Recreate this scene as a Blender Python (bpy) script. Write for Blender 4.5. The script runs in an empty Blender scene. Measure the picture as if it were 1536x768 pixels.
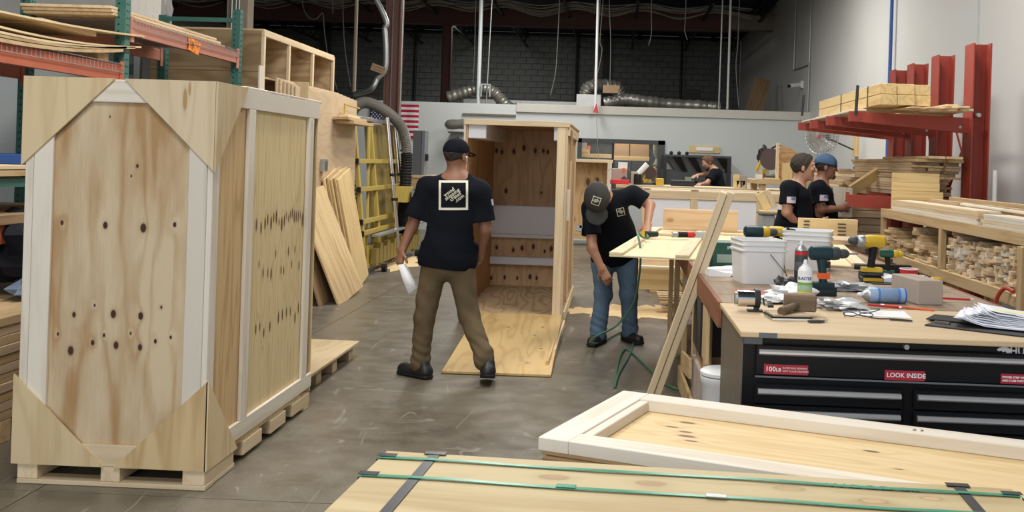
import bpy, bmesh, math, random
import numpy as np
from mathutils import Vector, Matrix, Quaternion
from mathutils.bvhtree import BVHTree
random.seed(7)
V = Vector
C = bpy.context.scene.collection
# ------------------------------------------------------------------ camera
FPX, CX, CY, EYE = 1550.0, 870.0, 242.0, 1.58      # focal length / principal point in a 1536x768 frame
YAW, ROLL = math.atan(55 / 1550), 0.032
Fw = V((-math.sin(YAW), math.cos(YAW), 0)); Rt = V((math.cos(YAW), math.sin(YAW), 0)); Up = V((0, 0, 1))
cam = bpy.data.cameras.new('camera'); camo = bpy.data.objects.new('camera', cam); C.objects.link(camo)
cr = math.cos(ROLL) * Rt + math.sin(ROLL) * Up; cu = -math.sin(ROLL) * Rt + math.cos(ROLL) * Up
M = Matrix.Identity(4)
for i in range(3):
    M[i][0] = cr[i]; M[i][1] = cu[i]; M[i][2] = -Fw[i]
M.translation = (0, 0, EYE)
camo.matrix_world = M
cam.sensor_width = 36; cam.lens = 36 * FPX / 1536
cam.shift_x = -(CX - 768) / 1536; cam.shift_y = -(384 - CY) / 1536
cam.clip_start = 0.05; cam.clip_end = 200
bpy.context.scene.camera = camo
# ------------------------------------------------------------------ world, lights, exposure
sc = bpy.context.scene
sc.view_settings.view_transform = 'Standard'; sc.view_settings.look = 'None'
sc.view_settings.exposure = -0.04; sc.view_settings.gamma = 1; sc.view_settings.use_curve_mapping = False
w = bpy.data.worlds.new('world'); sc.world = w; w.use_nodes = True
w.node_tree.nodes['Background'].inputs[0].default_value = (0.86, 0.93, 1.0, 1)
w.node_tree.nodes['Background'].inputs[1].default_value = 0.5
def area(x, y, z, sx, sy, power, col=(1, .97, .92), tgt=None):
    l = bpy.data.lights.new('ceiling_or_fill_light', 'AREA'); l.shape = 'RECTANGLE'; l.size = sx; l.size_y = sy
    l.energy = power; l.color = col
    o = bpy.data.objects.new('ceiling_or_fill_light', l); C.objects.link(o); o.location = (x, y, z)
    if tgt: o.rotation_euler = (V(tgt) - V((x, y, z))).to_track_quat('-Z', 'Y').to_euler()
    return o
for (x, y, p) in ((-1.0, 0.8, 210), (-1.6, 5.6, 190), (1.6, 9.0, 190), (-1.5, 12.5, 210), (1.5, 16.5, 220), (-2.0, 20.0, 200), (-4.0, 30.5, 130)):  # the farthest one is an unseen lamp added to brighten the far block wall
    area(x, y, 5.3 if y < 25 else 5.9, 1.2, 2.4, p)
# daylight through the open dock door behind the photographer
area(-2.0, -5.0, 2.6, 5.0, 4.0, 260, (0.90, 0.95, 1.0), (-1.0, 6.0, 1.0))

# ------------------------------------------------------------------ pixel helpers: a ray of the photograph met with a plane of the room
def ray(px, py):
    u = (px - CX) / FPX; v = -(py - CY) / FPX
    a = u * math.cos(ROLL) - v * math.sin(ROLL); b = u * math.sin(ROLL) + v * math.cos(ROLL)
    return Fw + a * Rt + b * Up
def atY(px, py, y): q = ray(px, py); return V((0, 0, EYE)) + q * (y / q.y)
def atX(px, py, x): q = ray(px, py); return V((0, 0, EYE)) + q * (x / q.x)
def atZ(px, py, z): q = ray(px, py); return V((0, 0, EYE)) + q * ((z - EYE) / q.z)

# ------------------------------------------------------------------ object helpers
WM = {}
def link(name, data, parent=None, Mw=None):
    o = bpy.data.objects.new(name, data); C.objects.link(o)
    Mw = Mw if Mw is not None else Matrix.Identity(4)
    WM[o] = Mw
    if parent is not None:
        o.parent = parent; o.matrix_local = WM[parent].inverted() @ Mw
    else:
        o.matrix_world = Mw
    return o
def tag(o, label, cat, group=None, kind=None):
    o['label'] = label; o['category'] = cat
    if len(label.split()) > 16: print('LONG LABEL', label)
    if group: o['group'] = group
    if kind: o['kind'] = kind
    return o
def thing(name, label, cat, loc, group=None, rz=0, Mw=None):
    if Mw is None: Mw = Matrix.Translation(V(loc)) @ Matrix.Rotation(rz, 4, 'Z')
    return tag(link(name, None, None, Mw), label, cat, group)
ORD = ['bottom', 'second', 'third', 'fourth', 'fifth', 'sixth', 'seventh', 'eighth', 'ninth', 'tenth', 'eleventh', 'twelfth', 'thirteenth', 'fourteenth', 'fifteenth', 'sixteenth', 'seventeenth', 'eighteenth', 'nineteenth', 'twentieth', 'twenty-first', 'twenty-second', 'twenty-third', 'twenty-fourth']
NTH = ['first'] + ORD[1:]
def struct(o): o['kind'] = 'structure'; return o
def dup(root, Mw, label=None):
    r = root.copy(); C.objects.link(r); r.matrix_world = Mw; WM[r] = Mw
    if label: r['label'] = label
    for ch in list(root.children):
        c = ch.copy(); C.objects.link(c); c.parent = r
        for g in ch.children:
            d = g.copy(); C.objects.link(d); d.parent = c
    return r
def mesh_of(name, verts, faces, mat, smooth=False):
    me = bpy.data.meshes.new(name); me.from_pydata([tuple(v) for v in verts], [], faces); me.update()
    if mat: me.materials.append(mat)
    if smooth: me.polygons.foreach_set('use_smooth', [True] * len(me.polygons))
    return me
def frame(o, x, y):
    x = V(x).normalized(); z = x.cross(V(y)).normalized(); y = z.cross(x)
    m = Matrix.Identity(4)
    for i in range(3): m[i][0] = x[i]; m[i][1] = y[i]; m[i][2] = z[i]
    m.translation = V(o); return m
_bc = {}
def boxmesh(l, w_, t, mat, bev=None):
    key = (round(l, 3), round(w_, 3), round(t, 4), mat.name, bev)
    if key in _bc: return _bc[key]
    bm = bmesh.new(); bmesh.ops.create_cube(bm, size=1)
    bmesh.ops.scale(bm, vec=(l, w_, t), verts=bm.verts)
    b = bev if bev is not None else min(.0025, t * .2, w_ * .2)
    if b > 0: bmesh.ops.bevel(bm, geom=bm.edges[:], offset=b, segments=1, affect='EDGES')
    me = bpy.data.meshes.new('block'); bm.to_mesh(me); bm.free(); me.materials.append(mat)
    _bc[key] = me; return me
def bar(name, a, b, w_, t, mat, parent=None, up=(0, 0, 1), bev=None):
    """board from a to b; width w_ across, thickness t along 'up' """
    a = V(a); b = V(b); x = (b - a); L = x.length; z = V(up); y = z.cross(x)
    if y.length < 1e-6: y = V((0, 1, 0)).cross(x) if abs(x.normalized().y) < .9 else V((1, 0, 0))
    Mw = frame((a + b) / 2, x, y)
    return link(name, boxmesh(L, w_, t, mat, bev), parent, Mw)
def slab(name, lo, hi, mat, parent=None, grain='x', bev=None, Mr=None):
    """axis aligned box between two corners, wood grain along the given axis"""
    lo = V(lo); hi = V(hi); c = (lo + hi) / 2; d = V((abs(hi[i] - lo[i]) for i in range(3)))
    ax = {'x': ((1, 0, 0), (0, 1, 0), (0, 1, 2)), 'y': ((0, 1, 0), (1, 0, 0), (1, 0, 2)), 'z': ((0, 0, 1), (1, 0, 0), (2, 0, 1)),
          'zy': ((0, 0, 1), (0, 1, 0), (2, 1, 0)), 'xz': ((1, 0, 0), (0, 0, 1), (0, 2, 1)), 'yz': ((0, 1, 0), (0, 0, 1), (1, 2, 0))}[grain]
    Mw = frame(c, ax[0], ax[1])
    if Mr is not None: Mw = Mr @ Mw
    return link(name, boxmesh(d[ax[2][0]], d[ax[2][1]], d[ax[2][2]], mat, bev), parent, Mw)
class MB:
    def __init__(s): s.v = []; s.f = []
    def add(s, vs, fs):
        n = len(s.v); s.v += [V(p) for p in vs]; s.f += [tuple(i + n for i in f) for f in fs]; return s
    def box(s, c, d, R=None):
        c = V(c); vs = []
        for z in (-.5, .5):
            for y in (-.5, .5):
                for x in (-.5, .5):
                    p = V((x * d[0], y * d[1], z * d[2])); vs.append(c + (R @ p if R is not None else p))
        return s.add(vs, [(0, 2, 3, 1), (4, 5, 7, 6), (0, 1, 5, 4), (2, 6, 7, 3), (0, 4, 6, 2), (1, 3, 7, 5)])
    def bb(s, lo, hi): lo = V(lo); hi = V(hi); return s.box((lo + hi) / 2, hi - lo)
    def ring(s, c, x, y, r, n, r2=None):
        return [V(c) + V(x) * r * math.cos(2 * math.pi * i / n) + V(y) * (r2 or r) * math.sin(2 * math.pi * i / n) for i in range(n)]
    def cyl(s, a, b, r, n=12, r2=None, cap=True):
        a = V(a); b = V(b); z = (b - a).normalized(); x = z.orthogonal().normalized(); y = z.cross(x)
        r2 = r if r2 is None else r2
        vs = s.ring(a, x, y, r, n) + s.ring(b, x, y, r2, n)
        fs = [(i, (i + 1) % n, (i + 1) % n + n, i + n) for i in range(n)]
        if cap: fs += [tuple(range(n))[::-1], tuple(range(n, 2 * n))]
        return s.add(vs, fs)
    def lathe(s, o, prof, axis=(0, 0, 1), n=20):
        o = V(o); z = V(axis).normalized(); x = z.orthogonal().normalized(); y = z.cross(x); vs = []; fs = []
        for r, h in prof: vs += s.ring(o + z * h, x, y, max(r, 1e-4), n)
        for k in range(len(prof) - 1):
            for i in range(n): fs.append((k * n + i, k * n + (i + 1) % n, (k + 1) * n + (i + 1) % n, (k + 1) * n + i))
        fs += [tuple(range(n))[::-1], tuple(range((len(prof) - 1) * n, len(prof) * n))]
        return s.add(vs, fs)
    def tube(s, pts, r, n=8, closed=False, rf=None):
        pts = [V(p) for p in pts]; m = len(pts); vs = []; fs = []
        t0 = (pts[1] - pts[0]).normalized(); x = t0.orthogonal().normalized()
        for k, p in enumerate(pts):
            t = (pts[min(k + 1, m - 1)] - pts[max(k - 1, 0)])
            if closed: t = pts[(k + 1) % m] - pts[(k - 1) % m]
            t.normalize(); x = (x - t * x.dot(t)).normalized(); y = t.cross(x)
            vs += s.ring(p, x, y, rf(k) if rf else r, n)
        for k in range(m if closed else m - 1):
            for i in range(n): fs.append((k * n + i, k * n + (i + 1) % n, ((k + 1) % m) * n + (i + 1) % n, ((k + 1) % m) * n + i))
        if not closed: fs += [tuple(range(n))[::-1], tuple(range((m - 1) * n, m * n))]
        return s.add(vs, fs)
    def prism(s, poly, h, Mx=None):
        """2D polygon in local XY, extruded by h in Z"""
        n = len(poly); vs = [V((p[0], p[1], 0)) for p in poly] + [V((p[0], p[1], h)) for p in poly]
        if Mx is not None: vs = [Mx @ p for p in vs]
        return s.add(vs, [tuple(range(n))[::-1], tuple(range(n, 2 * n))] + [(i, (i + 1) % n, (i + 1) % n + n, i + n) for i in range(n)])
    def sph(s, c, r, n=12, m=8, R=None):
        c = V(c); r = r if hasattr(r, '__len__') else (r, r, r); vs = []; fs = []
        for j in range(1, m):
            th = math.pi * j / m
            for i in range(n):
                ph = 2 * math.pi * i / n; p = V((r[0] * math.sin(th) * math.cos(ph), r[1] * math.sin(th) * math.sin(ph), r[2] * math.cos(th)))
                vs.append(c + (R @ p if R is not None else p))
        for j in range(m - 2):
            for i in range(n): fs.append((j * n + i, (j + 1) * n + i, (j + 1) * n + (i + 1) % n, j * n + (i + 1) % n))
        top = V((0, 0, r[2])); vs += [c + (R @ top if R is not None else top), c - (R @ top if R is not None else top)]
        a = len(vs) - 2
        for i in range(n): fs.append((a, i, (i + 1) % n)); fs.append((a + 1, (m - 2) * n + (i + 1) % n, (m - 2) * n + i))
        return s.add(vs, fs)
    def build(s, name, mat, parent=None, smooth=False, center=True, Mw=None):
        """vertices are world coordinates unless Mw is given (then they are local to Mw)"""
        if Mw is None:
            if center and s.v:
                lo = V((min(p[i] for p in s.v) for i in range(3))); hi = V((max(p[i] for p in s.v) for i in range(3)))
                c = V(((lo.x + hi.x) / 2, (lo.y + hi.y) / 2, lo.z))
            else: c = V((0, 0, 0))
            Mw = Matrix.Translation(c); vs = [p - c for p in s.v]
        else: vs = s.v
        me = mesh_of(name, vs, s.f, mat, smooth)
        if smooth:
            bm = bmesh.new(); bm.from_mesh(me)
            for e in bm.edges:
                if len(e.link_faces) == 2 and e.calc_face_angle(0) > .75: e.smooth = False
            bm.to_mesh(me); bm.free()
        return link(name, me, parent, Mw)
def bez(pts, n=10):
    """smooth Catmull-Rom curve through points"""
    pts = [V(p) for p in pts]; P = [pts[0] * 2 - pts[1]] + pts + [pts[-1] * 2 - pts[-2]]; out = []
    for i in range(1, len(P) - 2):
        for k in range(n):
            t = k / n; a, b, c, d = P[i - 1], P[i], P[i + 1], P[i + 2]
            out.append(.5 * ((2 * b) + (c - a) * t + (2 * a - 5 * b + 4 * c - d) * t * t + (3 * b - a - 3 * c + d) * t ** 3))
    out.append(pts[-1]); return out
def text_mesh(txt, size, mat, extrude=0.0005, align='CENTER', bold=0.0):
    cu_ = bpy.data.curves.new('lettering', 'FONT'); cu_.body = txt; cu_.size = size; cu_.extrude = extrude
    cu_.align_x = align; cu_.align_y = 'CENTER'; cu_.resolution_u = 2; cu_.offset = bold; cu_.space_line = .85
    o = bpy.data.objects.new('lettering', cu_); C.objects.link(o)
    bpy.context.view_layer.update()
    me = bpy.data.meshes.new_from_object(o.evaluated_get(bpy.context.evaluated_depsgraph_get()))
    bpy.data.objects.remove(o); bpy.data.curves.remove(cu_)
    me.materials.clear(); me.materials.append(mat); return me
# ------------------------------------------------------------------ materials
def nm(name):
    m = bpy.data.materials.new(name); m.use_nodes = True; nt = m.node_tree
    return m, nt, nt.nodes['Principled BSDF']
def N(nt, t, **k):
    n = nt.nodes.new(t)
    for a, b in k.items():
        if a == 'i':
            for x, y in b.items():
                if hasattr(y, 'is_linked') or hasattr(y, 'links'): nt.links.new(y, n.inputs[x])
                else: n.inputs[x].default_value = y
        else: setattr(n, a, b)
    return n
def ramp(nt, fac, stops):
    n = nt.nodes.new('ShaderNodeValToRGB'); e = n.color_ramp.elements
    while len(e) < len(stops): e.new(.5)
    for el, (p, c) in zip(e, stops): el.position = p; el.color = (c[0], c[1], c[2], 1) if hasattr(c, '__len__') else (c, c, c, 1)
    nt.links.new(fac, n.inputs[0]); return n.outputs[0]
def mathn(nt, op, a, b=None, c=None):
    n = nt.nodes.new('ShaderNodeMath'); n.operation = op
    for i, x in enumerate((a, b, c)):
        if x is None: continue
        if isinstance(x, (int, float)): n.inputs[i].default_value = x
        else: nt.links.new(x, n.inputs[i])
    return n.outputs[0]
def mixc(nt, f, a, b, mode='MIX'):
    n = nt.nodes.new('ShaderNodeMixRGB'); n.blend_type = mode
    for i, x in ((0, f), (1, a), (2, b)):
        if isinstance(x, (int, float)): n.inputs[i].default_value = x
        elif isinstance(x, tuple): n.inputs[i].default_value = (*x, 1)
        else: nt.links.new(x, n.inputs[i])
    return n.outputs[0]
def plain(name, col, rough=.6, metal=0, noise=.0, scale=8, bump=0, **kw):
    if rough >= .8 and 'Specular IOR Level' not in kw: kw['Specular IOR Level'] = .12
    m, nt, b = nm(name); b.inputs['Roughness'].default_value = rough; b.inputs['Metallic'].default_value = metal
    b.inputs['Base Color'].default_value = (*col, 1)
    if noise or bump:
        tc = N(nt, 'ShaderNodeTexCoord'); nz = N(nt, 'ShaderNodeTexNoise', i={'Vector': tc.outputs['Object'], 'Scale': scale, 'Detail': 5})
        if noise:
            c = mixc(nt, nz.outputs['Fac'], tuple(x * (1 - noise) for x in col), tuple(min(1, x * (1 + noise)) for x in col)); nt.links.new(c, b.inputs['Base Color'])
            nt.links.new(mathn(nt, 'MULTIPLY_ADD', nz.outputs['Fac'], .25, rough - .12), b.inputs['Roughness'])
        if bump: bp = N(nt, 'ShaderNodeBump', i={'Strength': bump, 'Distance': .01, 'Height': nz.outputs['Fac']}); nt.links.new(bp.outputs[0], b.inputs['Normal'])
    for k, v_ in kw.items(): b.inputs[k].default_value = v_
    return m
def wood(name, light, dark, knotcol=(.12, .05, .025), rings=7, ystretch=6, contrast=.55, knots=None, auto=0.0, rough=.62, patch=0.0, eye=1.0, saww=3.0, bias=0.0):
    """grain runs along local X; knots = [(x, y, r)] in local metres; auto = amount of random small knots"""
    m, nt, b = nm(name); L = nt.links
    tc = N(nt, 'ShaderNodeTexCoord'); oi = N(nt, 'ShaderNodeObjectInfo')
    off = N(nt, 'ShaderNodeVectorMath', operation='SCALE', i={0: (17.3, 9.1, 5.7), 'Scale': oi.outputs['Random']})
    vec = N(nt, 'ShaderNodeVectorMath', operation='ADD', i={0: tc.outputs['Object'], 1: off.outputs[0]}).outputs[0]
    kd = None
    if knots:
        for (x, y, r) in knots:
            s = N(nt, 'ShaderNodeVectorMath', operation='SUBTRACT', i={0: tc.outputs['Object'], 1: (x, y, 0)})
            s2 = N(nt, 'ShaderNodeVectorMath', operation='MULTIPLY', i={0: s.outputs[0], 1: (.8 / r / eye, 1.0 / r, 0)})
            ln = N(nt, 'ShaderNodeVectorMath', operation='LENGTH', i={0: s2.outputs[0]}).outputs['Value']
            kd = ln if kd is None else mathn(nt, 'MINIMUM', kd, ln)
    if auto:
        mp = N(nt, 'ShaderNodeMapping', i={'Vector': vec, 'Scale': (1.4, 5, 5)})
        vo = N(nt, 'ShaderNodeTexVoronoi', i={'Vector': mp.outputs[0], 'Scale': 1.0, 'Randomness': 1.0})
        sel = N(nt, 'ShaderNodeSeparateColor', i={0: vo.outputs['Color']}).outputs[0]
        big = mathn(nt, 'MULTIPLY_ADD', mathn(nt, 'GREATER_THAN', sel, auto), 100.0, mathn(nt, 'MULTIPLY', vo.outputs['Distance'], 14.0))
        kd = big if kd is None else mathn(nt, 'MINIMUM', kd, big)
    mp = N(nt, 'ShaderNodeMapping', i={'Vector': vec, 'Scale': (.55, ystretch, ystretch)})
    n1 = N(nt, 'ShaderNodeTexNoise', i={'Vector': mp.outputs[0], 'Scale': 1.0, 'Detail': 2.5, 'Roughness': .45}).outputs['Fac']
    if kd is not None:
        infl = mathn(nt, 'POWER', 2.718, mathn(nt, 'MULTIPLY', kd, -.45))
        n1 = mathn(nt, 'ADD', n1, mathn(nt, 'MULTIPLY', infl, .16))
    sn = mathn(nt, 'SINE', mathn(nt, 'MULTIPLY', n1, rings * 6.283))
    sn = mathn(nt, 'MULTIPLY_ADD', sn, .5, .5); sn = mathn(nt, 'POWER', sn, saww)
    mp2 = N(nt, 'ShaderNodeMapping', i={'Vector': vec, 'Scale': (5, 160, 160)})
    n2 = N(nt, 'ShaderNodeTexNoise', i={'Vector': mp2.outputs[0], 'Scale': 1.0, 'Detail': 3}).outputs['Fac']
    mp3 = N(nt, 'ShaderNodeMapping', i={'Vector': vec, 'Scale': (1.1, 4.5, 4.5)})
    n3 = N(nt, 'ShaderNodeTexNoise', i={'Vector': mp3.outputs[0], 'Scale': 1.0, 'Detail': 4, 'Roughness': .6}).outputs['Fac']
    f = mathn(nt, 'MULTIPLY', sn, contrast)
    f = mathn(nt, 'ADD', f, mathn(nt, 'MULTIPLY_ADD', n2, .5, -.25))
    f = mathn(nt, 'ADD', f, mathn(nt, 'MULTIPLY_ADD', n3, .9 + patch, -.45 - patch * .5 + bias))
    f = N(nt, 'ShaderNodeClamp', i={0: f}).outputs[0]
    col = mixc(nt, f, light, dark)
    # slight value shift per board
    v = mathn(nt, 'MULTIPLY_ADD', oi.outputs['Random'], .22, .89)
    col = mixc(nt, 1.0, col, N(nt, 'ShaderNodeCombineColor', i={0: v, 1: v, 2: v}).outputs[0], 'MULTIPLY')
    if kd is not None:
        halo = ramp(nt, mathn(nt, 'MULTIPLY', kd, .25), [(0, 1), (.24, .8), (.31, .22), (.6, .0)])
        col = mixc(nt, mathn(nt, 'MULTIPLY', halo, .7), col, tuple(x * .55 for x in dark))
        core = ramp(nt, kd, [(0, 1), (.75, 1), (1.0, 0)])
        kc = mixc(nt, ramp(nt, n3, [(.35, 0), (.6, 1)]), knotcol, tuple(min(1, x * 1.6) for x in knotcol))
        col = mixc(nt, core, col, kc)
    L.new(col, b.inputs['Base Color']); b.inputs['Roughness'].default_value = rough; b.inputs['Specular IOR Level'].default_value = .3
    bp = N(nt, 'ShaderNodeBump', i={'Strength': .15, 'Distance': .002, 'Height': n2}); L.new(bp.outputs[0], b.inputs['Normal'])
    return m
PLY_L, PLY_D = (.68, .51, .28), (.42, .26, .10)
PINE_L, PINE_D = (.74, .60, .40), (.54, .38, .20)
m_ply = wood('plywood', PLY_L, PLY_D, auto=.10, rings=6, ystretch=5)
m_plyc = wood('plywood_clear', (.68, .54, .33), (.50, .34, .16), rings=9, ystretch=4, contrast=.4)
m_plyfig = wood('plywood_figured', (.56, .42, .26), (.34, .22, .11), rings=10, ystretch=3, contrast=.7, saww=2)
m_plyor = wood('plywood_orange', (.58, .37, .19), (.36, .20, .085), auto=.18, rings=7, ystretch=4, contrast=.6)
m_pine = wood('pine', PINE_L, PINE_D, (.30, .16, .08), auto=.18, rings=5, ystretch=9, contrast=.35)
m_pinew = wood('pine_whitewood', (.76, .70, .60), (.52, .42, .30), (.26, .17, .11), auto=.22, rings=4, ystretch=9, contrast=.4)
m_piney = wood('pine_yellow', (.74, .56, .28), (.55, .35, .14), (.25, .12, .05), auto=.16, rings=6, ystretch=8, contrast=.5)
m_fir = wood('framing_lumber', (.58, .42, .23), (.40, .25, .11), (.16, .08, .04), auto=.12, rings=6, ystretch=9, contrast=.5)
m_wood_dk = wood('dark_lumber', (.36, .24, .13), (.19, .11, .055), rings=6, ystretch=8)
m_redwood = wood('redbrown_edge_board', (.27, .11, .055), (.15, .055, .03), rings=5, ystretch=8)
m_bench = wood('bench_top', (.36, .27, .19), (.18, .125, .08), rings=6, ystretch=4, contrast=.4, patch=.4)
m_benchply = wood('bench_ply', (.66, .50, .31), (.50, .34, .18), rings=7, ystretch=4, contrast=.3)
m_offcut = wood('offcut', (.72, .56, .36), (.55, .37, .19), rings=5, ystretch=8)
m_offg = wood('offcut_grey', (.55, .42, .28), (.38, .26, .15), rings=5, ystretch=8)
m_plyold = wood('plywood_aged', (.40, .28, .155), (.22, .135, .06), rings=11, ystretch=2.5, contrast=.6, saww=2)
m_plysheet = wood('plywood_sheet_tan', (.56, .43, .28), (.43, .31, .18), rings=10, ystretch=3, contrast=.4, saww=2)
m_osb = wood('particle_board', (.50, .36, .20), (.36, .24, .12), rings=18, ystretch=1.2, contrast=.6)
m_edge = plain('ply_edge', (.50, .42, .30), .8, noise=.2, scale=60)
m_foam = plain('white_foam', (.82, .84, .90), .75, noise=.03, scale=20)
m_white = plain('white_plastic', (.80, .81, .82), .35)
m_paper = plain('white_paper', (.82, .83, .86), .8)
m_wall = plain('white_wall_paint', (.58, .585, .57), .7, noise=.05, scale=1.2, bump=.15)
m_wallf = plain('office_wall_paint', (.55, .58, .575), .75, noise=.05, scale=1.0, bump=.15)
m_block = plain('dark_grey_block', (.20, .215, .205), .9, noise=.25, scale=3)
m_mortar = plain('dark_mortar', (.075, .078, .075), .95)
m_ceil = plain('dark_deck', (.035, .045, .06), .8, noise=.2)
m_black = plain('black_steel', (.012, .013, .015), .5)
m_gloss = plain('gloss_black_enamel', (.004, .005, .007), .3, **{'Specular IOR Level': .3})
m_beam = plain('maroon_steel', (.10, .04, .035), .7, noise=.2)
m_colr = plain('brown_column_paint', (.17, .075, .055), .55, noise=.15, scale=3)
m_beige = plain('beige_column', (.40, .33, .25), .7, noise=.1)
m_red = plain('red_rack_paint', (.31, .045, .028), .5, noise=.18, scale=6)
m_orange = plain('orange_rack_paint', (.44, .11, .05), .5, noise=.2, scale=5)
m_salmon = plain('faded_rack_paint', (.50, .20, .14), .55, noise=.15, scale=5)
m_green = plain('green_rack_paint', (.045, .15, .12), .5, noise=.2, scale=8)
m_blue = plain('blue_paint', (.03, .10, .35), .5)
m_galv = plain('galvanised', (.42, .44, .44), .4, .7, noise=.1)
m_wire = plain('rack_wire', (.30, .27, .26), .5, .5)
m_alu = plain('brushed_aluminium', (.72, .73, .75), .38, .75)
m_chrome = plain('chrome', (.75, .75, .76), .15, 1)
m_yelmet = plain('yellow_saw_paint', (.50, .37, .085), .5, noise=.12)
m_yelpan = plain('yellow_saw_panel', (.29, .21, .05), .55, noise=.12)
m_yel = plain('yellow_plastic', (.62, .40, .02), .45)
m_teal = plain('teal_plastic', (.006, .035, .045), .45)
m_dkgreen = plain('dark_green_plastic', (.01, .09, .055), .4)
m_green2 = plain('green_strap', (.03, .28, .17), .3)
m_hoseg = plain('green_hose', (.05, .19, .11), .4)
m_rubber = plain('black_rubber', (.012, .012, .012), .6, **{'Specular IOR Level': .25})
m_grey = plain('grey_enamel', (.12, .13, .14), .5)
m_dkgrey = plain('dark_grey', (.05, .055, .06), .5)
m_red2 = plain('red_plastic', (.60, .02, .03), .35)
m_orange2 = plain('orange_plastic', (.80, .12, .02), .4)
m_card = plain('cardboard', (.40, .27, .17), .85, noise=.06)
m_cardg = plain('grey_cardboard', (.42, .35, .30), .85, noise=.04)
m_skin = plain('skin', (.42, .21, .13), .5, noise=.10, scale=14, **{'Subsurface Weight': .08})
m_skin2 = plain('skin_tanned', (.27, .125, .075), .5, noise=.10, scale=14)
m_shirt = plain('navy_black_cotton', (.006, .0075, .012), .85, noise=.2, scale=30, bump=.3)
m_khaki = plain('khaki_canvas', (.135, .10, .058), .85, noise=.16, scale=12, bump=.3)
m_denim = plain('blue_denim', (.10, .155, .22), .85, noise=.30, scale=9, bump=.3)
m_hair = plain('dark_hair', (.03, .02, .015), .7, noise=.5, scale=80, bump=.8)
m_hairg = plain('greying_brown_hair', (.115, .085, .065), .7, noise=.6, scale=60, bump=.9)
m_hairr = plain('brown_hair', (.10, .045, .022), .7, noise=.5, scale=60, bump=.8)
m_cap = plain('charcoal_cap', (.05, .048, .046), .8, noise=.15, scale=30)
m_capb = plain('faded_blue_cap', (.06, .11, .19), .8, noise=.3, scale=16)
m_cream = plain('cream_print', (.70, .68, .55), .7)
m_tape = plain('black_strap', (.02, .022, .025), .35)
m_sack = plain('foil_duct', (.30, .29, .26), .35, .6, noise=.35, scale=6, bump=.6)
m_insul = plain('foil_backing', (.60, .60, .60), .4, .3, noise=.2)
m_dust = plain('roof_dust', (.17, .15, .12), .95, noise=.3)
m_saw = plain('sawdust', (.78, .60, .34), .95, noise=.2, scale=40, bump=.5)
m_ladg = plain('dark_fabric', (.012, .012, .016), .8, noise=.3)
def glassy(name, col, alpha, rough=.1):
    m, nt, b = nm(name); b.inputs['Base Color'].default_value = (*col, 1); b.inputs['Roughness'].default_value = rough
    b.inputs['Alpha'].default_value = alpha; return m
m_film = glassy('stretch_film', (.85, .85, .85), .35, .06)
m_glass = glassy('window_glass', (.35, .4, .42), .12, .05)
# ------------------------------------------------------------------ the room
def floor_mat():
    m, nt, b = nm('polished_concrete'); L = nt.links
    tc = N(nt, 'ShaderNodeTexCoord').outputs['Object']
    n1 = N(nt, 'ShaderNodeTexNoise', i={'Vector': tc, 'Scale': .55, 'Detail': 6, 'Roughness': .6}).outputs['Fac']
    n2 = N(nt, 'ShaderNodeTexNoise', i={'Vector': tc, 'Scale': 5.0, 'Detail': 6, 'Roughness': .65}).outputs['Fac']
    n4 = N(nt, 'ShaderNodeTexNoise', i={'Vector': tc, 'Scale': 60.0, 'Detail': 3}).outputs['Fac']
    c = ramp(nt, n1, [(.3, (.078, .064, .044)), (.5, (.128, .109, .078)), (.7, (.178, .155, .115))])
    c = mixc(nt, mathn(nt, 'MULTIPLY', ramp(nt, n2, [(.35, 0), (.7, 1)]), .45), c, (.26, .235, .19))
    c = mixc(nt, mathn(nt, 'MULTIPLY', ramp(nt, n4, [(.55, 0), (.75, 1)]), .35), c, (.34, .32, .28))
    # scratches: thin iso-lines of stretched noise
    sc_ = None
    for s, r in (((2.2, .5, 1), .7), ((.6, 2.6, 1), -.5), ((1.5, 1.5, 1), .2)):
        mp = N(nt, 'ShaderNodeMapping', i={'Vector': tc, 'Scale': s, 'Rotation': (0, 0, r)})
        nn = N(nt, 'ShaderNodeTexNoise', i={'Vector': mp.outputs[0], 'Scale': 1.3, 'Detail': 1.5}).outputs['Fac']
        d = mathn(nt, 'ABSOLUTE', mathn(nt, 'SUBTRACT', nn, .5)); ln = ramp(nt, d, [(0, 1), (.003, .9), (.006, 0)])
        mk = N(nt, 'ShaderNodeTexNoise', i={'Vector': mp.outputs[0], 'Scale': 3.1, 'Detail': 2}).outputs['Fac']
        ln = mathn(nt, 'MULTIPLY', ln, ramp(nt, mk, [(.55, 0), (.62, 1)]))
        sc_ = ln if sc_ is None else mathn(nt, 'MAXIMUM', sc_, ln)
    c = mixc(nt, mathn(nt, 'MULTIPLY', sc_, .5), c, (.42, .40, .36))
    L.new(c, b.inputs['Base Color'])
    rg = mathn(nt, 'MULTIPLY_ADD', n2, .35, .18); L.new(rg, b.inputs['Roughness']); b.inputs['Specular IOR Level'].default_value = .55
    bp = N(nt, 'ShaderNodeBump', i={'Strength': .12, 'Distance': .01, 'Height': n2}); L.new(bp.outputs[0], b.inputs['Normal'])
    return m
m_floor = floor_mat()
XR, XL, YO, YB, ZC = 4.1, -13.0, 22.2, 35.4, 5.95
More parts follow.
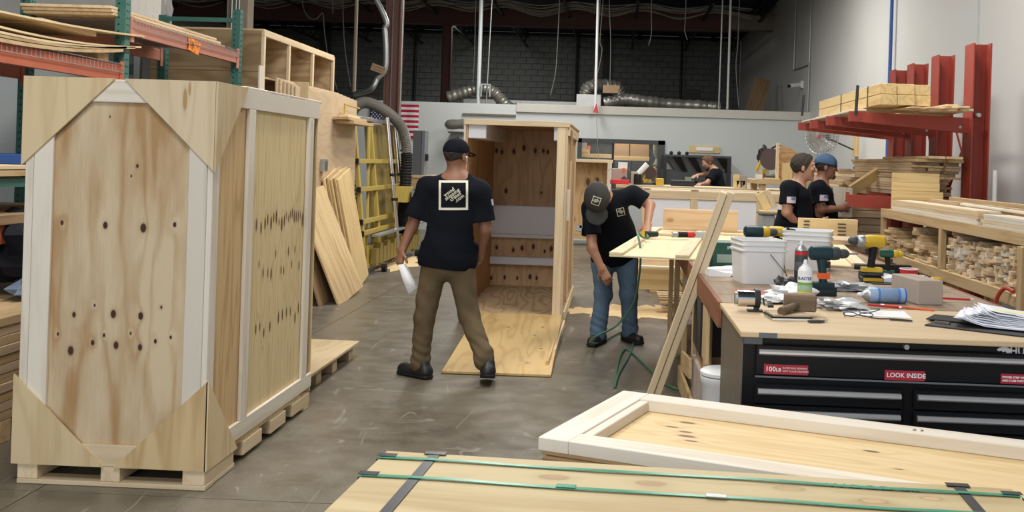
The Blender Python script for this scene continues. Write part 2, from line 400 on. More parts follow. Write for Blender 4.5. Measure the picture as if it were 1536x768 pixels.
# floor as slabs with sawn joints
fl = MB()
jx = [-13.0, -7.2, -2.6, 2.0, XR]; jy = [-8.0, -2.0, 4.62, 10.3, 16.4, YB]
for i in range(len(jx) - 1):
    for j in range(len(jy) - 1):
        fl.bb((jx[i] + .003, jy[j] + .003, -.15), (jx[i + 1] - .003, jy[j + 1] - .003, 0))
fl.bb((-13, -8, -.3), (XR, YB, -.15))
struct(fl.build('floor', m_floor, center=False))
struct(slab('ceiling', (XL, -8, ZC), (XR, YB, ZC + .1), m_ceil, bev=0))
struct(slab('wall_right', (XR, 3.0, 0), (XR + .2, YB, ZC), m_wall, bev=0))
struct(slab('wall_left', (XL - .2, -8, 0), (XL, YB, ZC), m_wall, bev=0))
wf = struct(slab('wall_far', (XL, YB + .01, 0), (XR, YB + .2, ZC), m_mortar, bev=0))
# far wall laid in grey blocks, running bond
bw, bh = .4064, .2032
cells = []
for r in range(int(ZC / bh)):
    for c in range(-1, 43):
        x0 = XR - (c + 1) * bw + (bw / 2 if r % 2 else 0)
        cells.append((r, x0, r * bh))
def seen(q): return q[2] > 3.45 and q[1] > -12.6 and q[1] + bw < XR + .01
vis = [q for q in cells if seen(q)]
vis.sort(key=lambda q: abs(q[1] + 3.0) + abs(q[2] - 4.6) * .3)
single = vis[:300]; ss = set(single)
rest = MB()
bmesh_blk = boxmesh(bw - .014, .03, bh - .014, m_block, .003)
for q in cells:
    lo = max(q[1], XL); hi = min(q[1] + bw, XR)
    if hi - lo < .05 or q[2] + bh > ZC: continue
    if q in ss:
        link('block', bmesh_blk, wf, Matrix.Translation((q[1] + bw / 2, YB + .003 + random.uniform(-.003, .002), q[2] + bh / 2)))
    elif q[2] > 2.4: rest.bb((lo + .007, YB - .012, q[2] + .007), (hi - .007, YB + .01, q[2] + bh - .007))
o = rest.build('blocks', m_block, wf); o['kind'] = 'stuff'
# dark pilasters and black sprinkler pipes on the far wall
for i, (x0, x1) in enumerate(((480, 496), (904, 916))):
    a = atY(x0, 100, YB).x; b_ = atY(x1, 100, YB).x
    tag(slab('wall_pilaster', (a, YB - .12, 0), (b_, YB, ZC), m_mortar, bev=0), ['dark pilaster on the left part of the far block wall', 'dark pilaster on the middle of the far block wall, behind the hanging conduit'][i], 'pilaster')
mb = MB(); z = atY(800, 52, YB - .3).z
mb.cyl((XL + .2, YB - .3, z), (XR, YB - .3, z), .05, 8)
pp = thing('sprinkler_pipe', 'long black horizontal sprinkler pipe under the roof along the far block wall', 'pipe', (0, YB - .3, z))
mb.build('pipe', m_black, pp, center=False)
for i, x in enumerate((549, 623, 695, 790, 865, 960, 1022, 1070)):
    p = atY(x, 52, YB - .3); b2 = MB().cyl((p.x, YB - .3, z - .08), (p.x, YB - .3, z + .18), .07, 8); b2.build('coupling', m_black, pp)
for i, (x, lab) in enumerate(((623, 'black drop pipe on the far block wall, left of the brown column'), (865, 'black drop pipe on the far block wall, middle one of three'), (1022, 'black drop pipe on the far block wall, nearest the right wall'))):
    p = atY(x, 100, YB - .12); tag(MB().cyl((p.x, YB - .12, 2.66), (p.x, YB - .12, z), .045, 8).build('drop_pipe', m_black), lab, 'pipe')
# girder, bar joists
gz0, gz1 = 5.2, 5.74
gd = MB().bb((XL, 27.98, gz0), (2.9, 28.02, gz1)).bb((XL, 27.88, gz0 - .02), (2.9, 28.12, gz0 + .02)).bb((XL, 27.88, gz1 - .02), (2.9, 28.12, gz1 + .02))
tag(gd.build('roof_girder', m_beam), 'long maroon steel girder under the dark roof deck', 'girder')
tag(slab('wall_bracket_beam', (2.95, 27.85, gz0 + .05), (XR, 28.25, gz1 - .1), plain('pale_beam', (.23, .20, .17), .8, noise=.2)), 'pale short beam end between the maroon girder and the right wall', 'beam')
JL = 'dark open-web steel roof joist running towards the far wall'
for k, x in enumerate((-12.2, -10.4, -8.6, -6.8, -5.0, -3.2, -1.4, .4, 2.2, 3.7)):
    j = thing('roof_joist', NTH[k] + ' dark open-web roof joist counted from the left side of the hall', 'joist', (x, 31.5, 5.5), 'roof joists')
    MB().bb((x - .03, 25, 5.45), (x + .03, YB, 5.5)).build('bottom_chord', m_black, j)
    MB().bb((x - .04, 25, ZC - .08), (x + .04, YB, ZC)).build('top_chord', m_black, j)
    wmb = MB(); y = 25; up = True
    while y < YB - .5:
        wmb.cyl((x, y, 5.48 if up else ZC - .05), (x, y + .6, ZC - .05 if up else 5.48), .016, 5); y += .6; up = not up
    wmb.build('web', m_black, j)
# loose cables drooping under the deck
cb = MB(); random.seed(3)
for k in range(9):
    y = 26.5 + random.uniform(-.4, .6); zz = 5.50 + random.uniform(-.06, .16); pts = []
    x = -12.0
    while x < 3.2:
        pts.append((x, y, zz)); pts.append((x + .9, y, zz - random.uniform(.05, .22))); x += 1.8
    cb.tube(bez(pts, 4), .014, 5)
o = cb.build('overhead_cables', plain('pale_cable', (.30, .28, .25), .6)); tag(o, 'bundle of pale cables drooping along the roof joists', 'cables', kind='stuff')
# columns
def ibeam(name, x, y, z0, z1, w_, d, mat, label, rz=0, tilt=0):
    r = thing(name, label, 'column', (x, y, z0))
    sh = V((tilt, 0, 0))
    for s in (-1, 1): MB().bb((x + s * w_ / 2 - .01, y - d / 2, z0), (x + s * w_ / 2 + .01, y + d / 2, z1)).build('flange', mat, r)
    MB().bb((x - w_ / 2 + .011, y - .01, z0), (x + w_ / 2 - .011, y + .01, z1)).build('web', mat, r)
    return r
# front brown column beside the panel saw
c = thing('steel_column', 'brown painted steel column in front of the flag, with pale conduit on its edge', 'column', (-3.86, 17.5, 0))
x0 = atY(577, 150, 17.5).x; x1 = atY(600, 150, 17.5).x
MB().bb((x0, 17.38, 0), (x0 + .02, 17.62, ZC)).build('flange', m_colr, c); MB().bb((x1 - .02, 17.38, 0), (x1, 17.62, ZC)).build('flange', m_colr, c)
MB().bb((x0 + .021, 17.47, 0), (x1 - .021, 17.49, ZC)).build('web', m_colr, c)
MB().cyl((x1 + .02, 17.4, 1.9), (x1 + .02, 17.4, ZC), .014, 6).build('conduit', m_galv, c)
MB().cyl(((x0 + x1) / 2 - .02, 17.44, 1.9), ((x0 + x1) / 2 - .02, 17.44, ZC), .014, 6).build('conduit', m_galv, c)
MB().bb((x0 - .08, 17.3, 0), (x1 + .08, 17.7, .02)).build('base_plate', m_colr, c)
a = atY(662, 90, 27.9); b_ = atY(676, 90, 27.9)
tag(MB().bb((a.x, 27.9, 0), (a.x + .02, 28.1, gz0)).bb((b_.x - .02, 27.9, 0), (b_.x, 28.1, gz0)).bb((a.x, 27.99, 0), (b_.x, 28.01, gz0)).build('steel_column', m_beam), 'dark maroon column under the girder, far back above the office roof', 'column')
a = atY(340, 30, 15); b_ = atY(371, 30, 15)
c = thing('beige_column', 'beige column with conduits rising behind the green rack upright', 'column', (a.x, 15, 0))
MB().bb((a.x, 15, 0), (b_.x, 15.25, ZC)).build('shaft', m_beige, c)
for k in (.25, .45, .6): MB().cyl((a.x + (b_.x - a.x) * k, 14.98, 1), (a.x + (b_.x - a.x) * k, 14.98, ZC), .012, 6).build('conduit', m_galv, c)

# ---- office block with its lowered roof
oz = 2.76; wx0, wx1 = atY(866, 230, YO).x, atY(997, 230, YO).x; wz0, wz1 = 1.02, atY(930, 209, YO).z
struct(MB().bb((XL, YO, 0), (wx0, YO + .15, oz)).bb((wx1, YO, 0), (XR, YO + .15, oz)).bb((wx0, YO, wz1), (wx1, YO + .15, oz)).bb((wx0, YO, 0), (wx1, YO + .15, wz0)).build('wall_office', m_wallf, center=False))
struct(slab('roof_office', (XL, YO + .15, 2.58), (XR, YB - .03, 2.66), m_dust, bev=0))
struct(slab('trim_1', (-2.19, YO - .05, 2.60), (XR, YO + .06, oz + .02), plain('pale_ledge', (.52, .51, .46), .7, noise=.06), bev=.005))
# step in the wall top left of the ledge
struct(slab('trim_2', (-3.35, YO - .04, 2.5), (-2.2, YO + .0, 2.54), m_dust, bev=0))
wn = struct(link('window_1', None, None, Matrix.Translation((wx0, YO, wz0)))) if False else None
fr = MB(); t = .09
fr.bb((wx0, YO - .03, wz1 - t), (wx1, YO + .12, wz1)).bb((wx0, YO - .03, wz0), (wx1, YO + .12, wz0 + t)).bb((wx0, YO - .03, wz0), (wx0 + t, YO + .12, wz1)).bb((wx1 - t * 1.6, YO - .03, wz0), (wx1, YO + .12, wz1))
m1 = atY(919, 230, YO).x; m2 = atY(944, 230, YO).x
win = struct(fr.build('window_1', m_dkgrey, center=False))
MB().bb((m1 - .02, YO, wz0 + t), (m1 + .03, YO + .06, wz1 - t)).build('mullion', m_black, win)
for (a, b_) in ((wx0 + t, m1 - .02), (m1 + .03, wx1 - 1.6 * t)):
    MB().bb((a, YO + .05, wz0 + t), (b_, YO + .056, wz1 - t)).build('pane', m_glass, win)
# inside the office: back wall, warm light, shelf of cardboard boxes
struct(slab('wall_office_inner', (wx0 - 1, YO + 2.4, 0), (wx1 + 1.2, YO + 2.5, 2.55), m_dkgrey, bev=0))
area((wx0 + wx1) / 2, YO + 1.0, 2.5, 1.4, .5, 34, (1, .86, .62))
sh = thing('office_shelf', 'warm lit shelf with timber rails seen through the office window', 'shelf', (0, YO + 1.2, 0))
for (px0, px1, py, nm_) in ((870, 919, 232, 'rail'), (920, 974, 236, 'rail'), (869, 884, 226, 'rail')):
    a = atY(px0, py, YO + 1.3); b_ = atY(px1, py, YO + 1.3); slab('shelf_board', (a.x, YO + 1.2, a.z - .06), (b_.x, YO + 1.7, a.z + .03), m_piney, sh)
for x in (887, 921, 948, 975):
    a = atY(x, 230, YO + 1.4); slab('post', (a.x - .02, YO + 1.72, 0), (a.x + .02, YO + 1.76, 2.4), m_black, sh)
for px0, px1, py0, py1, mt, lab in ((921, 944, 214, 234, m_card, 'tan cardboard carton on the office shelf, left of the wide carton'), (945, 974, 216, 235, m_card, 'wide tan cardboard carton on the office shelf'), (871, 880, 214, 226, m_cardg, 'small brown carton in the left pane of the office window'), (881, 885, 219, 225, m_orange2, 'tiny orange carton in the left pane of the office window')):
    a = atY(px0, py1, YO + 1.22); b_ = atY(px1, py0, YO + 1.22); tag(slab('carton', (a.x, YO + 1.22, a.z), (b_.x, YO + 1.55, b_.z), mt), lab, 'box')
# bagged hose hanging by the window's right edge
a = atY(987, 235, YO + .9)
tag(MB().lathe((a.x, a.y, a.z - .55), [(.10, 0), (.16, .08), (.13, .3), (.05, .5), (.11, .62), (.13, .9), (.04, 1.1)], n=14).build('plastic_bag', plain('grey_green_bag', (.28, .30, .24), .5, noise=.2), smooth=True), 'grey-green plastic bag hanging behind the right pane of the office window', 'bag')

# wall signs and things on the office wall
a = atY(1034, 218, YO - .05); b_ = atY(1080, 230, YO - .05)
sg = thing('wall_plaque', 'long wooden plaque with pale centre strip on the office wall above the dark machine', 'sign', (a.x, YO - .04, b_.z))
slab('backing_board', (a.x, YO - .04, b_.z), (b_.x, YO, a.z), m_piney, sg, 'x'); slab('name_strip', (a.x + .15, YO - .055, b_.z + .045), (b_.x - .15, YO - .042, a.z - .03), m_white, sg)
# ceiling-fed ducts lying on the office roof
def duct(name, pts, r, label, mat=m_sack, y=None, corr=.08):
    P = bez([V(p) for p in pts], 12)
    o = MB().tube(P, r, 12, rf=lambda k: r * (1 + corr * math.sin(k * 1.9) + .05 * math.sin(k * .7))).build(name, mat, smooth=True)
    return tag(o, label, 'duct')
def ym(l, y): return [atY(px, py, y + dy) for px, py, dy in l]
duct('flexible_duct', ym([(672, 146, 0), (700, 138, 0), (722, 133, 0), (740, 138, 0), (752, 150, 0), (765, 163, -.1), (776, 163, -.1)], 23), .13, 'silver flexible duct slumped over the wall step left of the ledge')
duct('flexible_duct', ym([(882, 160, 0), (879, 142, 0), (885, 131, 0), (905, 129, .3), (925, 132, .5), (932, 146, .6), (945, 152, .6)], 23.3), .15, 'shiny flexible duct arching behind the hanging conduit')
duct('flexible_duct', ym([(906, 155, 0), (935, 149, 0), (965, 152, 0), (1000, 156, .2), (1050, 159, .3), (1080, 162, .3)], 23.0), .13, 'long grey duct lying on the office roof right of the conduit')
a = atY(865, 141, 22.9); b_ = atY(901, 158, 22.9)
tag(slab('white_board', (a.x, 22.9, 2.66), (b_.x, 22.97, a.z), m_insul), 'white panel standing on the office ledge behind the shiny duct', 'panel')
a = atY(675, 146, 22.6); b_ = atY(865, 158, 22.6)
tag(slab('insulation_batt', (a.x, 24.6, 2.66), (b_.x, 24.9, atY(760, 150, 24.6).z), m_insul), 'low foil-faced insulation strip lying along the office roof', 'insulation')
a = atY(896, 126, 22.85)
sgn = thing('duct_tag_board', 'brown tag board with lettering tied on the shiny duct', 'sign', a)
MB().box(a + V((.3, -.2, -.12)), (.34, .02, .17), Matrix.Rotation(-.1, 3, 'Y').to_3x3() if False else None).build('board', m_card, sgn)
# board leaning by right wall upon the roof, cabinet shapes
tag(bar('leaning_board', V((atY(1128, 164, 26).x, 26.1, 2.67)), atY(1142, 116, 26) + V((.1, .5, 0)), .42, .03, m_wood_dk, up=(0, -1, .2)), 'dark board leaning against the right wall on the office roof', 'board')
a = atY(1028, 164, 29); b_ = atY(1052, 134, 29)
tag(slab('dark_carton', (a.x, 29, 2.66), (b_.x, 29.5, b_.z), m_mortar), 'dark box standing on the office roof before the far block wall', 'box')
# white duct tube at left on office wall
a = atY(667, 187, YO - .4); b_ = atY(693, 186, YO - .4)
tb = thing('foil_tube', 'short foil-wrapped tube on a bracket on the office wall left of the open crate', 'tube', a)
MB().lathe(a, [(.03, 0), (.10, .06), (.11, .15), (.10, .3), (.11, .4), (.09, .42)], axis=b_ - a, n=12).build('sleeve', m_sack, tb, True)
MB().bb((a.x + .08, YO - .42, a.z - .17), (a.x + .4, YO, a.z - .14)).build('bracket', m_dkgrey, tb)

# US flag on the office wall
fy = YO - .02; f0 = atY(556, 155, fy); f1 = atY(627, 208, fy)
flg = thing('flag', 'red and white striped national flag hung on the office wall behind the brown column', 'flag', (f0.x, fy, f1.z))
m_fr = plain('flag_red', (.42, .02, .05), .8); m_fw = plain('flag_white', (.70, .68, .68), .8); m_fb = plain('flag_blue', (.02, .03, .10), .8)
hs = (f0.z - f1.z) / 13
for k in range(13):
    mb = MB(); z1 = f0.z - k * hs; seg = 12
    for q in range(seg):
        xa = f0.x + (f1.x - f0.x) * q / seg; xb = f0.x + (f1.x - f0.x) * (q + 1) / seg
        ya = fy - .012 * math.sin(q * 1.3); yb = fy - .012 * math.sin((q + 1) * 1.3)
        mb.add([(xa, ya, z1 - hs), (xb, yb, z1 - hs), (xb, yb, z1), (xa, ya, z1), (xa, ya + .004, z1 - hs), (xb, yb + .004, z1 - hs), (xb, yb + .004, z1), (xa, ya + .004, z1)], [(0, 1, 2, 3), (7, 6, 5, 4), (0, 4, 5, 1), (3, 2, 6, 7)])
    mb.build('stripe', m_fr if k % 2 == 0 else m_fw, flg)
slab('canton', (f0.x, fy - .02, f0.z - 7 * hs), (f0.x + (f1.x - f0.x) * .4, fy - .014, f0.z), m_fb, flg, bev=0)
st = MB()
for r in range(9):
    for c_ in range(6 if r % 2 == 0 else 5):
        cx_ = f0.x + (f1.x - f0.x) * .4 * ((c_ * 2 + 1 + (r % 2)) / 12); cz = f0.z - 7 * hs * (r + 1) / 10; pts = []
        for q in range(10):
            rr = .022 if q % 2 == 0 else .009; an = math.pi / 2 + q * math.pi / 5; pts.append((cx_ + rr * math.cos(an), fy - .0215, cz + rr * math.sin(an)))
        st.add(pts, [tuple(range(10))])
o = st.build('stars', m_fw, flg); o['kind'] = 'stuff'

# ---- pipes, conduits and wires hanging from the roof
def drop(name, p0, p1, y, r, mat, label, cat='conduit', n=8, ext=True):
    a = atY(*p0, y); b_ = atY(*p1, y)
    if ext: d = (a - b_) / (a.z - b_.z); a = b_ + d * (ZC - .02 - b_.z)
    o = MB().cyl(b_, a, r, n).build(name, mat); return tag(o, label, cat)
drop('hanging_post', (535, 0), (531, 138), 18, .032, m_beige, 'beige hanging post left of the curved grey duct', 'post')
P = [atY(561, -6, 17.0), atY(572, 14, 17), atY(577, 45, 17), atY(579, 80, 17), atY(577, 105, 17), atY(566, 118, 17), atY(556, 134, 17), atY(533, 141, 17.6)]
P[0] = P[1] + (P[0] - P[1]) * 8; P[0].z = min(P[0].z, ZC)
o = MB().tube(bez(P, 12), .05, 10, rf=lambda k: .045 * (1 + .04 * (k % 2))).build('curved_duct_hose', m_galv, smooth=True); tag(o, 'pale grey duct hose curving down beside the brown column', 'hose')
a = atY(556, 95, 16.9)
tgx = thing('cardboard_tag', 'brown cardboard notice tied to the curved duct hose', 'sign', a)
Mt = frame(atY(567, 103, 16.9), (1, 0, -.32), (.32, 0, 1)); link('card', boxmesh(.235, .12, .006, m_card), tgx, Mt)
for k, s in enumerate(('NO CARDBOARD', 'ALLOWED')):
    link('lettering', text_mesh(s, .03, m_dkgrey), tgx, Mt @ Matrix.Translation((0, .02 - .045 * k, .004)))
drop('white_conduit', (722, 0), (717, 160), 22.6, .045, plain('white_conduit', (.60, .66, .66), .4), 'white conduit dropping to the slumped duct left of the ledge')
drop('thin_rod', (738, 0), (729, 160), 22.6, .014, m_galv, 'thin rod with a small bracket right of the white conduit', 'rod')
a = atY(729, 128, 22.55); tag(MB().bb((a.x - .11, 22.5, a.z), (a.x + .11, 22.54, a.z + .03)).bb((a.x - .11, 22.5, a.z - .25), (a.x - .08, 22.54, a.z)).bb((a.x + .08, 22.5, a.z - .25), (a.x + .11, 22.54, a.z)).build('rod_bracket', m_galv), 'small square bracket on the thin rod above the slumped duct', 'bracket')
drop('hanging_conduit', (897, 0), (893, 164), 22.0, .028, m_white, 'white conduit hanging in front of the office ledge with a red tag at its foot')
a = atY(894, 160, 21.95); tag(MB().prism([(-.06, 0), (.06, -.02), (.01, .2)], .01, frame(a + V((0, 0, -.12)), (1, 0, 0), (0, 0, 1))).build('red_tag', m_red2), 'small red tag hanging at the foot of the white conduit', 'tag')
drop('plumb_line', (894, 165), (899, 262), 21.9, .006, m_galv, 'thin cord hanging from the red tag past the office window', 'cord', 5, False)
drop('thin_conduit', (1084, 0), (1078, 163), 22.4, .018, m_galv, 'thin steel conduit near the right wall, left one of the pair')
drop('thin_conduit', (1096, 0), (1091, 164), 22.4, .024, plain('pale_conduit', (.5, .51, .48), .5), 'pale conduit near the right wall, right one of the pair')
random.seed(5)
for i, (pts, lab) in enumerate((
    ([(905, -5), (900, 60), (903, 75), (896, 110), (884, 135)], 'loose wire looping beside the red-tagged conduit'),
    ([(901, -5), (893, 95), (889, 150)], 'thin straight wire behind the red-tagged conduit'),
    ([(839, 8), (836, 70), (833, 110), (826, 142)], 'thin wire hanging between the two conduit groups'),
    ([(914, 10), (916, 60), (915, 125)], 'thin pale wire just right of the red-tagged conduit'),
    ([(977, 14), (977, 50), (973, 68)], 'short wire hanging from the joists right of centre'),
    ([(1028, 28), (1027, 45), (1031, 60)], 'short wire end below a small box under the roof'),
    ([(514, -5), (517, 70), (526, 130)], 'thin wire left of the beige hanging post'),
    ([(453, 0), (462, 25), (475, 28), (484, 20), (487, 50), (494, 95), (506, 135)], 'slack wire curling down in front of the left pilaster'),
    ([(499, -5), (499, 20)], 'short pale cable stub under the roof at left'),
    ([(713, 20), (712, 80), (709, 125)], 'wire left of the white conduit'),
    ([(1107, 60), (1104, 100), (1108, 160)], 'dangling wire against the corner by the right wall'))):
    wp = [atY(a, b_, 23.4) for a, b_ in pts]; wp = [V((wp[0].x, wp[0].y, ZC - .01))] + ([wp[0]] if wp[0].z < ZC - .3 else []) + wp[1:]
    o = MB().tube(bez(wp, 6), .011, 5).build('hanging_wire', plain('wire%d' % i, (.22, .21, .19), .6) if i == 0 else bpy.data.materials['wire0']); tag(o, lab, 'wire')
# conduits on the right wall
def wallpipe(name, pts, r, mat, lab, cat='conduit'):
    o = MB().tube([V(p) for p in pts], r, 8).build(name, mat); return tag(o, lab, cat)
q = XR - .03
a = atX(1191, 105, q); b_ = atX(1214, 97, q); c_ = atX(1214, 235, q)
wallpipe('wall_conduit', [(q, a.y, ZC), (q, a.y, a.z), b_, (q, b_.y, 1.2)], .02, m_galv, 'grey conduit with an elbow running down the right wall above the fan')
wallpipe('wall_conduit', [(q, b_.y, ZC), (q, b_.y, b_.z + .05)], .012, m_galv, 'thin straight conduit above the elbow on the right wall')
a = atX(1335, 110, q - .04)
wallpipe('air_hose', [(q - .04, a.y, ZC), (q - .04, a.y + .02, 4.2), (q - .04, a.y, .9)], .028, m_blue, 'blue air line running down the right wall behind the red rack', 'hose')
a = atX(1202, 127, q)
cm = thing('wall_camera', 'small white camera on the right wall above the fan', 'camera', a)
MB().bb((q - .02, a.y - .08, a.z - .08), (q + .03, a.y + .08, a.z + .08)).build('base', m_white, cm)
MB().cyl((q - .02, a.y, a.z), (q - .28, a.y - .15, a.z - .05), .05, 10).build('body', m_white, cm); MB().cyl((q - .28, a.y - .15, a.z - .05), (q - .31, a.y - .17, a.z - .055), .04, 10).build('lens', m_black, cm)
# pilaster on the right wall and darker base band
a = atX(1452, 60, XR)
struct(slab('trim_3', (XR - .02, a.y - .35, 0), (XR + .02, a.y + .1, ZC), m_wallf, bev=0))
# ================================================================== big closed crate on the left
X0, X1, Y0, Y1, Zb, Zt = -2.752, -1.862, 4.712, 6.37, .095, 1.89
cr = thing('shipping_crate', 'tall closed plywood shipping crate on pallet blocks with triangular corner gussets', 'crate', ((X0 + X1) / 2, (Y0 + Y1) / 2, 0))
# knots of the front panel (panel-local: x runs up the panel, y across)
fx0, fx1 = X0 + .075, X1 - .08; cxm = (fx0 + fx1) / 2; czm = (Zb + Zt) / 2
def kn(px, py, r):
    p = atY(px, py, Y0 + .02); return (p.z - czm, p.x - cxm, r)
fk = [kn(93, 334, .010), kn(158, 338, .014), kn(215, 342, .018), kn(262, 337, .010), kn(111, 472, .011), kn(170, 471, .016), kn(211, 474, .015), kn(87, 501, .007), kn(106, 526, .018), kn(139, 514, .011), kn(156, 503, .008), kn(174, 518, .015), kn(196, 500, .006), kn(210, 521, .013), kn(233, 512, .009), kn(256, 506, .007), kn(206, 249, .008), kn(197, 264, .005), kn(165, 175, .004), kn(242, 461, .006), kn(142, 458, .006)]
m_front = wood('plywood_front_panel', (.70, .56, .37), (.46, .28, .13), (.05, .02, .014), rings=5, ystretch=5, contrast=.45, knots=[(a, b, r * .85) for a, b, r in fk], eye=1.25, patch=1.9, bias=.22)
slab('front_panel', (fx0 - .02, Y0 + .02, Zb), (fx1 + .02, Y0 + .032, Zt), m_front, cr, 'z')
# grain 'z' builds local x = world z, local y = world x
sxm = (Y0 + Y1) / 2
def kns(px, py, r):
    p = atX(px, py, X1 - .02); return (p.z - czm, -(p.y - (5.27 + 6.19) / 2), r)
sk = []
random.seed(11)
for px in (383, 390, 396, 400, 405, 409, 413, 417, 421, 425, 428, 431, 434, 437, 440, 443, 446, 449, 452, 455, 458): sk.append(kns(px, 338 - (px - 383) * .22 + random.uniform(-7, 7), random.uniform(.008, .016)))
for px in (387, 393, 400, 405, 412, 420, 424, 431, 436, 441, 447): sk.append(kns(px, 405 - (px - 383) * .3 + random.uniform(-16, 14), random.uniform(.007, .013)))
for px in (382, 388, 394, 403, 416, 422, 428, 434, 441, 446, 452): sk.append(kns(px, 500 - (px - 383) * .55 + random.uniform(-9, 9), random.uniform(.009, .014)))
m_side = wood('plywood_side_panel', (.72, .58, .33), (.52, .36, .15), (.12, .06, .03), rings=9, ystretch=7, contrast=.45, knots=sk, eye=2.2)
# side panel: local x up, local y = -world y
Ms = frame((X1 - .02, (5.27 + 6.19) / 2, czm), (0, 0, 1), (0, -1, 0))
link('side_panel', boxmesh(Zt - Zb, .98, .012, m_side), cr, Ms)
slab('side_panel', (X1 - .026, Y0 + .02, Zb), (X1 - .014, 5.235, Zt), m_plyor if False else wood('plywood_warm', (.60, .42, .22), (.40, .24, .10), auto=.12, rings=9, ystretch=6, contrast=.6), cr, 'zy')
slab('side_panel', (X0, Y0 + .02, Zb), (X0 + .012, Y1, Zt), m_ply, cr, 'zy')
slab('back_panel', (X0, Y1 - .012, Zb), (X1, Y1, Zt), m_ply, cr, 'z')
slab('top_panel', (X0 + .012, Y0 + .02, Zt - .02), (X1 - .03, Y1 - .012, Zt - .005), m_ply, cr, 'x')
slab('deck', (X0 + .012, Y0 + .033, Zb + .001), (X1 - .03, Y1 - .013, Zb + .02), m_ply, cr, 'x')
T = .019
def fc(x0, x1, z0, z1, g): return slab('cleat', (x0, Y0, z0), (x1, Y0 + T, z1), m_pinew, cr, g)
fc(X0 + .045, X0 + .135, Zb, Zt, 'z'); fc(X1 - .115, X1 - .027, Zb, Zt, 'z')
fc(X0 + .14, X1 - .12, Zt - .105, Zt, 'xz'); slab('cleat', (X0 + .14, Y0, Zb), (X1 - .12, Y0 + T, Zb + .10), m_pine, cr, 'xz')
slab('corner_post', (X0 + .005, Y0 + .001, Zb), (X0 + .043, Y0 + .06, Zt), m_pinew, cr, 'z')
slab('corner_post', (X1 - .026, Y0 + .001, Zb), (X1 + .0, Y0 + .085, Zt), m_pinew, cr, 'z')
def sc_(y0, y1, z0, z1, g): return slab('cleat', (X1 - .013, y0, z0), (X1 + .006, y1, z1), m_pinew, cr, g)
sc_(5.155, 5.245, Zb + .12, Zt - .1, 'zy'); sc_(6.17, 6.265, Zb + .12, Zt - .1, 'zy')
sc_(4.80, 6.37, Zt - .1, Zt - .0, 'yz'); sc_(4.80, 6.37, Zb + .035, Zb + .12, 'yz')
for k in range(4): slab('top_batten', (X1 - .1, 5.1 + k * .33, Zt), (X1 + .006, 5.1 + k * .33 + .318, Zt + .012), m_pinew, cr, 'y')
# gussets: plywood triangles wrapped round each corner, front and side
def gus(pts, o, x, y, nm_='gusset', mat=None, lab=None):
    Mg = frame(o, x, y); b = MB().prism(pts, .012)
    return b.build(nm_, mat or m_plyc, cr, Mw=Mg)
L = .415
gl = lambda: None
# front ones: local x up (grain), local y across (to the left seen from outside => world -x)
fo = (0, 0, 0)
def frontg(corner, sx, sz, mat):
    # corner at world (x, Y0, z)
    pts = [(0, 0), (sz * L, 0), (sz * L * .04, sx * L * 1.04), (0, sx * L * 1.04)]
    pts = [(0, 0), (sz * L, 0), (0, sx * L * 1.04)]
    return MB().add([(corner[0] + b_, Y0 - .0005, corner[1] + a_) for a_, b_ in pts] + [(corner[0] + b_, Y0 - .013, corner[1] + a_) for a_, b_ in pts], [(0, 1, 2), (5, 4, 3), (0, 3, 4, 1), (1, 4, 5, 2), (2, 5, 3, 0)])
def sideg(z, sz):
    c = (X1 + .0065, Y0 - .013); pts = [(0, 0), (sz * L, 0), (0, L * .95)]
    return MB().add([(c[0], c[1] + b_, z + a_) for a_, b_ in pts] + [(c[0] + .012, c[1] + b_, z + a_) for a_, b_ in pts], [(0, 1, 2), (5, 4, 3), (0, 3, 4, 1), (1, 4, 5, 2), (2, 5, 3, 0)])
def mk_tri(mb, mat, swap):
    """rebase mesh so local x is world z: keeps grain vertical"""
    c = sum(mb.v, V()) / len(mb.v)
    Mw = frame(c, (0, 0, 1), (0, 1, 0) if swap else (1, 0, 0)); inv = Mw.inverted(); mb.v = [inv @ p for p in mb.v]
    o = mb.build('gusset', mat, cr, Mw=Mw)
    bm = bmesh.new(); bm.from_mesh(o.data); bmesh.ops.recalc_face_normals(bm, faces=bm.faces); bm.to_mesh(o.data); bm.free(); return o
tk = wood('plywood_gusset_knot', (.64, .52, .35), (.46, .33, .18), (.34, .20, .09), rings=6, ystretch=4, contrast=.35, knots=[(.05, .0, .010), (.10, .02, .006)], eye=4.0)
mk_tri(frontg((X0 - .008, Zt + .005), 1, -1, 0), m_plyc, False); mk_tri(frontg((X1 + .008, Zt + .005), -1, -1, 0), tk, False)
mk_tri(frontg((X0 - .012, Zb), 1, 1, 0), m_plyc, False); mk_tri(frontg((X1 + .012, Zb), -1, 1, 0), m_ply, False)
mk_tri(sideg(Zt + .004, -1), m_plyc, True); mk_tri(sideg(Zb, 1), m_plyc, True)
# pallet under it
for i, (a, b_) in enumerate(((X0 + .01, X0 + .105), ((X0 + X1) / 2 - .04, (X0 + X1) / 2 + .05), (X1 - .1, X1 + .004))):
    for (ya, yb) in ((Y0 + .004, Y0 + .36), (Y0 + .82, Y0 + 1.0), (Y0 + 1.30, Y0 + 1.62)) if i < 2 else ((Y0 + .004, Y0 + .37), (Y0 + .50, Y0 + .78), (Y0 + .92, Y0 + 1.18), (Y0 + 1.30, Y0 + 1.64)):
        slab('pallet_block', (a, ya, .0235), (b_, yb, Zb - .0005), m_pine, cr, 'y')
slab('pallet_board', (X0 + .01, Y0 + .0, 0.001), (X1 + .01, Y0 + .10, .023), m_pine, cr, 'x')
slab('pallet_board', (X1 - .09, Y0 + .103, 0.001), (X1 + .006, Y0 + .38, .023), m_pine, cr, 'y')
slab('pallet_board', (X0 + .01, Y1 - .12, 0.001), (X1, Y1 - .02, .023), m_pine, cr, 'x')

